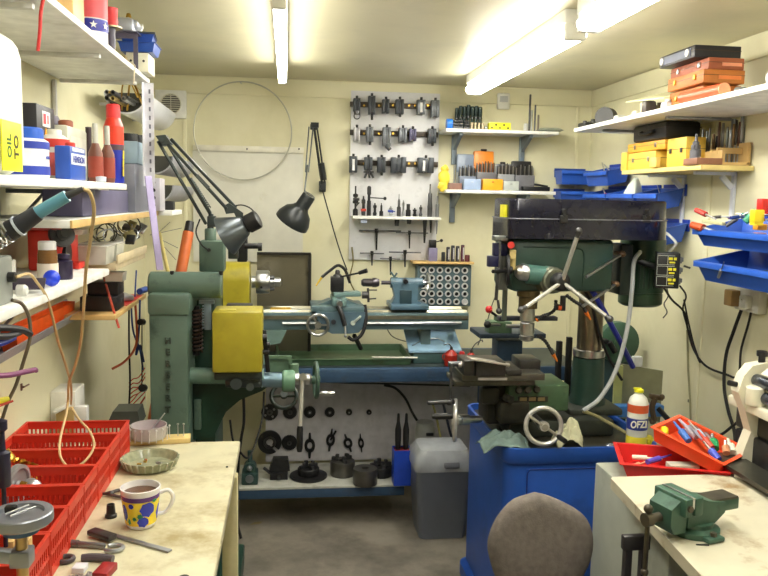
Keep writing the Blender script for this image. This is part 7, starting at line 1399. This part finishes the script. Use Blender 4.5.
m = MB(); m.tube(spline([(1.488, 3.19, 1.925), (1.472, 3.18, 1.915), (1.472, 3.09, 1.915), (1.488, 3.08, 1.925)], 5), .006, 8); obj('handle', m, black, t)
# small lathe tool beside the case, chisel rack
t = thing('dial_gauge', 'dark grey upright tool with a point in front of the tall yellow box', 'tool', A(690, 155, X=1.49)); c = Vector((1.505, A(689, 150, X=1.505).y, Z2R+.03)); 
m = MB(); m.rev([(.02, 0), (.02, .03), (.012, .034), (.012, .06), (.006, .064), (.004, .09)], Vector((c.x, 2.775, Z2R+.0248)), seg=14); m.box((c.x, 2.775, Z2R+.0248+.04), (.03, .02, .02), bev=.003); obj('body', m, M((100, 100, 108), .4, .3), t)
m = MB(); m.box((1.53, 2.765, Z2R+.0125), (.10, .10, .024), bev=.002); m.box((1.535, 2.714, Z2R+.0125), (.02, .003, .012)); one('flat_wooden_box', m, M((140, 96, 74), .5), 'flat brown wooden box at the front corner of the pine shelf', 'box')
t = thing('chisel_rack', 'open pine rack holding turning chisels at the near end of the pine shelf', 'rack', (1.64, 2.78, Z2R))
m = MB(); m.box((1.635, 2.80, Z2R+.006), (.11, .16, .010)); m.box((1.635, 2.8, Z2R+.055), (.11, .014, .012)); m.box((1.685, 2.80, Z2R+.045), (.012, .16, .08)); m.box((1.635, 2.76, Z2R+.055), (.11, .008, .022)); m.box((1.588, 2.80, Z2R+.03), (.012, .15, .05)); obj('frame', m, wood, t)
random.seed(21)
spec_ = [(703, 129), (707, 131), (710, 128), (714, 134), (717, 136), (720, 122), (724, 123), (728, 127), (731, 130), (734, 124), (737, 120), (740, 122), (743, 113), (746, 124), (749, 118), (753, 114)]
chc = [M((190, 192, 190), .35, .6), M((120, 124, 120), .35, .7), M((150, 152, 156), .35, .6), M((130, 100, 60), .45), M((70, 66, 66), .4, .4), M((110, 74, 60), .45)]
wordn = ['first', 'second', 'third', 'fourth', 'fifth', 'sixth', 'seventh', 'eighth', 'ninth', 'tenth', 'eleventh', 'twelfth', 'thirteenth', 'fourteenth', 'fifteenth', 'last']
for k, (x, yt) in enumerate(spec_):
    Yc = 2.86-(k % 2)*.03 if k < 8 else 2.785-(k % 2)*.0
    if k < 7: Yc = 2.93-(k % 2)*.03
    q = A(x, yt, Y=Yc); z0 = Z2R+.0115 if k > 6 else Z2R+.001; cX = q.x; r = .0075 if k in (6, 15, 12) else .0048
    t = thing('turning_chisel', f'upright chisel or bar, {wordn[k]} from the left in the pine rack group', 'chisel', (cX, Yc, z0), group='upright chisels on the pine shelf')
    hm2 = z0+(q.z-z0)*.42
    m = MB(); m.cyl((cX, Yc, z0), (cX, Yc, hm2), r*.7, seg=8); obj('blade', m, chc[0] if k % 3 else chc[1], t)
    m = MB(); m.rev([(r*.8, 0), (r*1.15, .01), (r, (q.z-hm2)*.8), (r*.8, q.z-hm2)], (cX, Yc, hm2), seg=10); obj('shank', m, chc[(2, 1, 2, 3, 4, 5)[k % 6]], t)
# blue bins on brackets
def bin_(x, y, z, L, lab, dpt=.21, h=.075, rz=0):
    t = thing('parts_bin', lab, 'plastic bin', (x, y, z), group=None)
    k_ = .22
    def tilt(m): m.v = [Vector((v.x, v.y, v.z-(x+dpt/2-v.x)*k_)) for v in m.v]
    z += .012; m = MB(); m.tray((x, y, z), dpt, L, h, .004, .72, rz, .006, .86); tilt(m); obj('bin', m, binblue, t)
    m = MB(); m.box((XR-.006, y, z+h-.01), (.008, L*.9, .05)); m.v = [Vector(v) for v in m.v]; obj('hanger', m, M((20, 60, 170)), t)
    m = MB(); m.box((x-dpt/2-.001, y, z+h-.010), (.004, L*.98, .018), bev=.001); tilt(m); obj('front_lip', m, M((46, 96, 200), .35), t)
    return t
bx_ = XR-.012-.0665
zA = A(590, 184, Y=4.0).z
def bbin(z, lab):
    t = thing('parts_bin', lab, 'plastic bin', (1.46, 4.2, z)); m = MB(); m.tray((1.585, YB-.012-.0665, z), .20, .13, .075, .004, .86, 0, .006, .72); obj('bin', m, binblue, t)
    m = MB(); m.box((1.585, YB-.006, z+.065), (.18, .008, .05)); obj('hanger', m, M((30, 66, 150)), t)
    m = MB(); m.box((1.585, YB-.012-.1325, z+.065), (.196, .004, .018), bev=.001); obj('front_lip', m, M((46, 96, 200), .35), t)
bbin(zA, 'upper blue parts bin on the back wall in the corner'); bbin(1.61, 'lower blue parts bin on the back wall in the corner, over the belt cover')
bin_(bx_, 3.86, zA, .30, 'upper blue parts bin on the right wall beside the corner, tools in it', .13)
bin_(bx_, 3.86, 1.61, .30, 'lower-row blue parts bin nearest the corner on the right wall', .13)
bin_(bx_, 3.55, 1.61, .30, 'lower-row blue parts bin holding a pale clear bag', .13)
bin_(bx_, 3.28, 1.61, .22, 'lower-row blue parts bin nearest the camera, over the belt cover end', .13)
bin_(bx_, 3.26, 1.46, .27, 'single blue parts bin half hidden behind the belt cover end', .13)
bx_ = XR-.106-.012
bin_(bx_, 2.45, 1.505, .54, 'long blue tray crowded with red and yellow handled tools, right edge', .20, .065)
bin_(bx_, 2.42, 1.385, .52, 'long blue tray with a few small tools, lowest at the right edge', .22, .075)
random.seed(8)
def btool(a, b, r, c_, name, lab, cat='tool', c2=None):
    t = thing(name, lab, cat, a); a, b = Vector(a), Vector(b); m = MB(); mid = a.lerp(b, .5); m.cyl(a, mid, r*.9, r, 10); obj('handle', m, c_, t); m = MB(); m.cyl(mid, b, r*.45, r*.3, 8); obj('shaft', m, c2 or steel, t)
btool((1.60, 3.80, zA+.012), (1.63, 3.95, zA+.11), .008, dsteel, 'small_spanner', 'steel tool poking up out of the nearer upper blue bin')
btool((1.64, 3.76, zA+.015), (1.62, 3.90, zA+.10), .007, steel, 'small_spanner', 'second, flatter steel tool in the upper blue bin')
m = MB(); m.rev([(.0, 0), (.03, 0), (.045, .05), (.03, .09), (.012, .12), (0, .125)], (1.62, 3.55, 1.622), (.1, -.1, 1), 12); m.v = [v+Vector((random.uniform(-.004, .004),)*3) for v in m.v]; one('clear_bag', m, M((206, 216, 206), .25), 'pale clear bag standing in the lower row of blue bins', 'bag')
btool((1.60, 3.78, 1.635), (1.63, 3.92, 1.70), .009, M((206, 50, 60)), 'red_handled_driver', 'small red and white handled driver in the lower blue bins', 'screwdriver', white)
btool((1.61, 3.22, 1.63), (1.64, 3.34, 1.71), .006, dsteel, 'dark_tool', 'dark little tool in the nearest blue bin above the belt cover')
zD = 1.57
btool(A(692, 225, Y=2.70), A(715, 231, Y=2.60), .014, M((206, 84, 40), .4), 'orange_handled_tool', 'orange-brown handled tool overhanging the left end of the crowded blue tray')
btool(A(696, 210, Y=2.68), A(716, 219, Y=2.58), .010, M((190, 60, 50), .4), 'red_handled_tool', 'dark red handled tool above the orange one on the crowded tray')
m = MB(); m.bar(A(703, 221, Y=2.62), A(724, 224, Y=2.52), .016, .012, .003); one('putty_knife', m, M((190, 190, 150)), 'cream flat handle between the red and orange handled tools', 'tool handle')
btool(A(745, 222, Y=2.42), A(768, 200, Y=2.40), .012, M((40, 150, 110), .4), 'green_handled_tool', 'green slanted handle at the right end of the crowded blue tray', 'tool', M((40, 150, 110), .4))
btool(A(726, 226, Y=2.52), A(748, 212, Y=2.48), .007, M((90, 90, 96), .4, .5), 'grey_pliers', 'grey metal tool standing in the middle of the crowded blue tray')
for k, (x, y, c_, lab) in enumerate(((757, 216, M((236, 206, 30)), 'yellow square box at the right end of the crowded blue tray'), (764, 205, M((206, 40, 34)), 'red perforated box at the right edge above the yellow one'), (760, 227, M((240, 160, 30)), 'orange-yellow small box in front of the yellow one'))):
    p = A(x, y, Y=2.33+.02*k); m = MB(); m.box(p, (.034, .03, .04 if k < 2 else .02), bev=.003); m.box(p+Vector((0, 0, -.024)), (.03, .026, .01)); one('tool_holder_box', m, c_, lab, 'box')
m = MB(); 
for k in range(8): p = Vector((1.53+random.uniform(-.02, .06), 2.35+random.uniform(-.02, .28), 1.582+random.uniform(0, .02))); d = Vector((random.uniform(-1, 1), random.uniform(-1, 1), .1)).normalized()*.03; btool(p-d, p+d, .006, [M((40, 70, 140)), M((120, 40, 60)), M((36, 110, 90)), M((60, 60, 64))][k % 4], 'screwdriver', ['navy-handled', 'maroon-handled', 'green-handled', 'charcoal-handled'][k % 4]+(' screwdriver lying deep in the crowded blue tray' if k < 4 else ' small driver lying loosely atop the crowded blue tray'), 'screwdriver')
btool(A(718, 283, Y=2.52)+Vector((0, 0, .02)), A(724, 262, Y=2.46), .006, M((160, 162, 168), .3, .7), 'small_hammer', 'small bright T-shaped tool in the lowest blue tray')
m = MB(); m.rev([(0, 0), (.03, 0), (.03, .014), (0, .015)], (1.60, 2.40, 1.40), seg=18); one('wire_pad', m, M((110, 116, 100), .8), 'round grey-green scouring pad in the lowest blue tray', 'pad')
# ================================================================ right bench, grey cabinet
t = thing('steel_cabinet', 'grey-green steel cabinet under the far end of the right bench', 'cabinet', (1.3, 2.08, 0))
gcm = mat('cabinet_grey', (168, 172, 160), .45, var=.05, dirt=(140, 142, 128), dscale=4)
m = MB(); m.box((1.335, 2.07, .405), (.70, .50, .79), bev=.006); obj('body', m, gcm, t)
m = MB(); m.box((.984, 1.95, .62), (.004, .02, .03)); obj('keyhole_plate', m, M((60, 60, 56)), t)
TB = .85
t = thing('workbench', 'white worn bench top with rounded edge at the lower right', 'workbench', (1.28, 1.5, 0))
wt = mat('worn_white_top', (206, 200, 178), .4, var=.04, dirt=(150, 122, 80), dscale=7, dthr=(.54, .7), bump=.04)
def edge(y): return .872+(y-1.47)*(.918-.872)/(2.046-1.47)
m = MB(); m.prism([(edge(2.05)+.01, 2.055), (edge(2.04), 2.045), (edge(.7), .7), (XR-.01, .7), (XR-.01, 2.055)], (0, 0, TB-.03), (1, 0, 0), (0, 1, 0), (0, 0, .03)); obj('top', m, wt, t)
for (x, y) in ((.93, .76), (1.62, .76)): m = MB(); m.box((x, y, (TB-.031)/2), (.05, .05, TB-.032), bev=.004); obj('leg', m, gcm, t)
m = MB(); m.box((1.3, 1.78, (TB-.031)/2+.0), (.66, .02, .02)); m = MB(); m.box((1.29, .80, TB-.055), (.62, .03, .045)); obj('front_rail', m, gcm, t)
t = thing('storage_tub', 'lavender-blue plastic tub under the right bench', 'plastic tub', (1.1, 1.5, 0))
p = A(672, 556, X=.98); m = MB(); m.tray((1.13, 1.36, .55), .34, .62, .21, .006, .85, 0, .02); obj('tub', m, M((110, 120, 210), .35, var=.05), t)
m = MB(); m.box((.952, 1.36, .71), (.012, .12, .03), bev=.006); obj('grip', m, M((130, 140, 226), .35), t)
m = MB(); m.box((1.15, 1.32, .27), (.36, .66, .54), bev=.006); one('grey_crate', m, M((90, 92, 96), .5), 'dark grey box carrying the lavender tub under the right bench', 'box')
# bench vice
t = thing('bench_vice', 'heavy green bench vice bolted on the left edge of the right bench', 'vice', (.95, 1.68, TB), R_(16))
vg = mat('vice_green', (62, 96, 80), .38, var=.15, scale=14, dirt=(30, 56, 46), dscale=14); vs = mat('vice_steel', (90, 84, 72), .4, .6, var=.3)
def L_(name, m, mm, p=t): return obj(name, m, mm, p, local=True)
m = MB(); m.rev([(.058, 0), (.060, .004), (.060, .014), (.045, .020), (.045, .03)], (.02, 0, .0005), seg=28); m.box((.02, -.055, .007), (.05, .04, .012), bev=.004); m.box((.02, .055, .007), (.05, .04, .012), bev=.004); L_('swivel_base', m, vg)
m = MB(); m.prism([(-.03, .028), (.055, .028), (.085, .05), (.085, .075), (.03, .085), (-.02, .105), (-.028, .105)], (0, -.032, 0), (1, 0, 0), (0, 0, 1), (0, .064, 0)); m.box((-.018, 0, .085), (.024, .105, .044), bev=.004); L_('fixed_body', m, vg)
m = MB(); m.prism([(-.085, .04), (-.075, .02), (-.04, .02), (-.036, .105), (-.05, .105), (-.085, .08)], (0, -.036, 0), (1, 0, 0), (0, 0, 1), (0, .072, 0)); m.box((-.048, 0, .085), (.022, .105, .044), bev=.004); L_('moving_jaw', m, vg)
m = MB(); m.box((-.0335, 0, .094), (.006, .1, .026)); m.box((-.0305+.0005, 0, .094), (.0001, .1, .02)); L_('jaw_plates', m, steel)
m = MB(); m.box((.105, 0, .062), (.07, .044, .030), bev=.003); L_('slide', m, vg)
m = MB(); m.box((.09, 0, .0785), (.085, .05, .006), bev=.001); L_('anvil', m, vs)
for (a, b) in (((.02, -.062, .0135), (.02, -.062, .022)), ((.02, .062, .0135), (.02, .062, .022)), ((-.048, -.0525, .085), (-.048, -.058, .085))):
    m = MB(); m.cyl(a, b, .008, seg=6); L_('bolt', m, vs)
m = MB(); m.cyl((-.086, 0, .052), (-.118, 0, .050), .011); m.cyl((-.112, 0, .05), (-.13, 0, .05), .016); sc_ = L_('screw', m, vs)
m = MB(); m.cyl((-.121, 0, .075), (-.121, 0, -.075), .0055, seg=12); m.sph((-.121, 0, .076), .011, 12); m.sph((-.121, 0, -.078), .0095, 12); L_('tommy_bar', m, vs, sc_)
t = thing('clamp_frame', 'dark steel U-shaped frame hanging below the bench edge under the vice', 'clamp', (.9, 1.76, .5))
m = MB(); a0, a1 = A(625, 545, Y=1.86), A(646, 545, Y=1.86); m.box((a0.x+.008, 1.86, .56), (.018, .02, .38)); m.box((a1.x-.006, 1.86, .56), (.018, .02, .38)); m.box(((a0.x+a1.x)/2, 1.86, .745), (a1.x-a0.x+.016, .022, .04), bev=.004); m.box(((a0.x+a1.x)/2, 1.86, .19), (a1.x-a0.x+.05, .10, .38), bev=.01); obj('frame', m, M((70, 68, 68), .4, .5), t)
# red and orange trays with tools
t = thing('red_tray', 'red plastic tray lying on the grey cabinet behind the vice', 'plastic tray', (1.16, 2.18, .82)); m = MB(); m.tray((1.165, 2.18, .8015), .32, .22, .06, .004, .8, R_(-18), .008); obj('tray', m, M((206, 34, 34), .35), t)
m = MB(); m.box((1.19, 2.14, .8135), (.16, .07, .012), (0, 0, R_(-10)), bev=.002); one('wood_strip', m, mat('tray_wood', (176, 110, 56), .5), 'brown wooden strip lying in the red tray', 'wood strip')
m = MB(); m.box((1.20, 2.17, .832), (.09, .04, .022), (0, 0, R_(-6)), bev=.002); one('white_block', m, M((200, 200, 184)), 'pale block lying in the red tray behind the wooden strip', 'block')
for k, (x, y, z, dx, dy, r, c_, lab) in enumerate(((1.08, 2.21, .825, .035, .02, .009, M((214, 150, 120)), 'pink-tan handle at the left end of the red tray'), (1.12, 2.24, .835, .04, -.02, .008, M((226, 220, 200)), 'cream handle at the back of the red tray'), (1.15, 2.22, .84, .05, .022, .009, M((100, 90, 206)), 'violet-blue handle in the middle of the red tray'))):
    btool((x-dx, y-dy, z), (x+dx, y+dy, z+.006), r, c_, 'hand_tool', lab, 'tool', c_)
t = thing('orange_tray', 'orange-red plastic tray full of tools, tilted on the red tray', 'plastic tray', (1.25, 2.2, .86), 0)
t.rotation_euler = (R_(13), R_(-4), R_(32)); t.location = (1.262, 2.20, .872)
m = MB(); m.tray((0, 0, -.002), .17, .25, .045, .004, .85, 0, .008); obj('tray', m, M((232, 84, 44), .35), t, local=True)
MT = Matrix.LocRotScale(t.location, t.rotation_euler, None)
lst = [((-.05, .09), (-.02, .12), .010, M((240, 220, 30)), 'yellow handled driver at the top of the orange tray'), ((-.03, .02), (.0, .10), .009, M((60, 110, 190)), 'blue handled driver in the orange tray'), ((.0, -.02), (.03, .07), .008, M((170, 190, 216)), 'pale blue handled driver in the middle of the orange tray'),
       ((.04, .03), (.05, .11), .011, M((170, 170, 190)), 'thick grey-lilac handle at the right top of the orange tray'), ((-.05, -.09), (-.03, -.02), .009, M((70, 90, 206)), 'bright blue handle at the lower left of the orange tray'), ((-.02, -.05), (.0, .02), .008, M((200, 70, 50)), 'red handle lying in the middle of the orange tray'),
       ((.02, -.04), (.06, .0), .012, M((40, 150, 90)), 'green handle, brightest in the orange tray'), ((.03, -.09), (.06, -.05), .011, M((210, 214, 200)), 'white handle at the lower right of the orange tray'), ((-.01, -.09), (.02, -.06), .009, M((206, 140, 100)), 'tan handle at the front of the orange tray'), ((.055, -.02), (.06, .06), .008, M((120, 90, 90)), 'brown handle along the right side of the orange tray')]
for k, (a, b, r, c_, lab) in enumerate(lst): btool(MT @ Vector((a[0], a[1], .022+.01*(k % 3))), MT @ Vector((b[0]+.01, b[1], .038+.01*(k % 3))), r*1.3, c_, 'screwdriver', lab, 'screwdriver', c_ if k % 2 else steel)
# bench roller machine
cr_ = mat('machine_cream', (226, 222, 200), .35, var=.04)
t = thing('slip_roller', 'cream bench machine with dark rollers and base plate at the right edge', 'bench machine', (1.45, 2.0, TB))
m = MB(); m.prism([(1.29, 2.16), (1.27, 2.13), (1.27, 1.2), (1.36, 1.2), (1.36, 2.16)], (0, 0, .866), (1, 0, 0), (0, 1, 0), (0, 0, .012)); m.box((1.34, 1.7, .8585), (.06, .7, .014)); obj('base_plate', m, mat('plate_dark', (74, 74, 66), .35, .6, var=.2), t)
m = MB(); m.box((1.48, 1.7, .90), (.20, 1.0, .09), bev=.008); obj('bed', m, iron, t)
m = MB(); m.box((1.49, 1.72, .98), (.20, 1.0, .075), bev=.01); m.cyl((1.387, 1.70, 1.0), (1.387, 1.2, 1.0), .0, seg=6) if 0 else None; obj('casting', m, mat('roller_cast', (64, 62, 54), .35, .5, var=.25), t)
fr_ = A(741, 400, X=1.36)
yy = 2.12
m = MB(); m.box((1.47, 1.72, 1.035), (.24, .96, .03), bev=.006); m.prism([(1.345, .87), (1.36, .86), (1.40, .86), (1.40, .93), (1.37, .97), (1.37, 1.0), (1.35, 1.02), (1.33, 1.035), (1.32, 1.06), (1.335, 1.09), (1.38, 1.10), (1.58, 1.10), (1.58, 1.02), (1.36, .89)][:0] or [(1.345, .866), (1.58, .866), (1.58, 1.20), (1.36, 1.16), (1.335, 1.13), (1.32, 1.08), (1.345, 1.03), (1.37, .96), (1.35, .90)], (0, 2.10, 0), (1, 0, 0), (0, 0, 1), (0, .04, 0)); obj('end_frame', m, cr_, t)
m = MB(); m.prism([(1.36, 1.145), (1.42, 1.19), (1.62, 1.27), (1.66, 1.27), (1.66, 1.15), (1.40, 1.135)], (0, 1.2, 0), (1, 0, 0), (0, 0, 1), (0, .86, 0)); obj('cover', m, cr_, t)
for z in (1.075, 1.118): m = MB(); m.cyl((1.375, 1.22, z), (1.375, 2.099, z), .018, seg=20); obj('roller', m, mat('roller_steel', (90, 94, 104), .25, .8), t)
m = MB(); m.rev([(.026, 0), (.028, .004), (.028, .05), (.018, .056)], (1.36, 2.075, 1.05), (0, 0, 1), 20); m.v = m.v; obj('adjuster', m, cr_, t)
m = MB(); m.cyl((1.40, 2.12, 1.165), (1.40, 2.12, 1.20), .010); m.cyl((1.40, 2.12, 1.185), (1.40, 2.12, 1.20), .016, seg=8); obj('adjust_screw', m, iron, t)
m = MB(); m.cyl((1.325, 2.12, 1.10), (1.300, 2.12, 1.105), .008); obj('side_pin', m, iron, t)
m = MB(); m.box((1.33, 2.03, .8585), (.10, .04, .015), (0, 0, .5), bev=.003); one('foot_pad', m, M((210, 204, 190)), 'pale metal foot at the near corner of the cream bench machine', 'foot')
m = MB(); a = A(696, 545, Z=TB); m.bar(a, a+Vector((.028, -.006, .001)), .004, .004); one('black_pin', m, black, 'short black pin lying on the bench right of the vice', 'pin')
# ================================================================ chair
t = thing('office_chair', 'grey-brown upholstered office chair back in front of the blue cabinet', 'chair', (.70, 1.85, 0))
fab = mat('chair_fabric', (112, 104, 98), .85, var=.16, scale=60, bump=.25)
ol = [(540, 498), (553, 501), (570, 508), (584, 516), (592, 526), (595, 540), (593, 556), (586, 572), (574, 588), (556, 600), (530, 603), (508, 596), (497, 580), (491, 562), (490, 547), (495, 532), (504, 518), (518, 505)]
Yk = 1.98; C2 = [A(x, y, Y=Yk) for x, y in ol]; C2 = [Vector((v.x, Yk-(v.z-.6)*.0, v.z)) for v in C2]
C2 = spline(C2+[C2[0]], 3)[:-1]; cen = sum(C2, Vector())/len(C2)
def inset(s_, dy): return [Vector((cen.x+(v.x-cen.x)*s_, v.y+dy+.10*(v.z-cen.z), cen.z+(v.z-cen.z)*s_)) for v in C2]
m = MB(); rings = [inset(.4, -.012), inset(.75, -.010), inset(.92, -.004), inset(.985, .006), inset(1, .02), inset(.985, .036), inset(.92, .046), inset(.6, .05)]; loft(m, rings); obj('backrest', m, fab, t)
m = MB(); m.tube(spline([cen+Vector((0, .05, -.02)), cen+Vector((0, .075, -.1)), cen+Vector((0, .05, -.25)), cen+Vector((0, -.06, -.28))], 5), .016, 10); obj('back_bracket', m, black, t)
bxx, byy = cen.x, cen.y-.20
m = MB(); loft(m, [rr_ring(bxx-.19, bxx+.19, byy-.19, byy+.2, .08, .44), rr_ring(bxx-.21, bxx+.21, byy-.21, byy+.22, .09, .455), rr_ring(bxx-.21, bxx+.21, byy-.21, byy+.22, .09, .485), rr_ring(bxx-.18, bxx+.18, byy-.18, byy+.19, .08, .50)]); obj('seat', m, fab, t)
m = MB(); m.cyl((bxx, byy, .1), (bxx, byy, .44), .022); m.box((bxx, byy, .43), (.2, .2, .016)); obj('gas_stem', m, black, t)
for k in range(5):
    a = 2*PI*k/5+.3; e = Vector((bxx+.27*math.cos(a), byy+.27*math.sin(a), .065)); m = MB(); m.bar((bxx, byy, .095), e, .035, .022, .005); lg = obj('base_arm', m, black, t)
    m = MB(); m.cyl(e+Vector((-.012, 0, -.04)), e+Vector((.012, 0, -.04)), .025, seg=16); m.cyl(e+Vector((0, 0, -.03)), e, .008); obj('castor', m, rubber, lg)
# floor debris
m = MB(); p = A(250, 525, Z=0); m.prism([(0, 0), (.05, .01), (.06, .035), (.02, .03)], (p.x, p.y, .0005), (1, 0, 0), (0, 1, 0), (0, 0, .001)); one('leaf_scrap', m, M((140, 126, 86), .7), 'small tan scrap lying on the floor in front of the lower shelf', 'scrap')
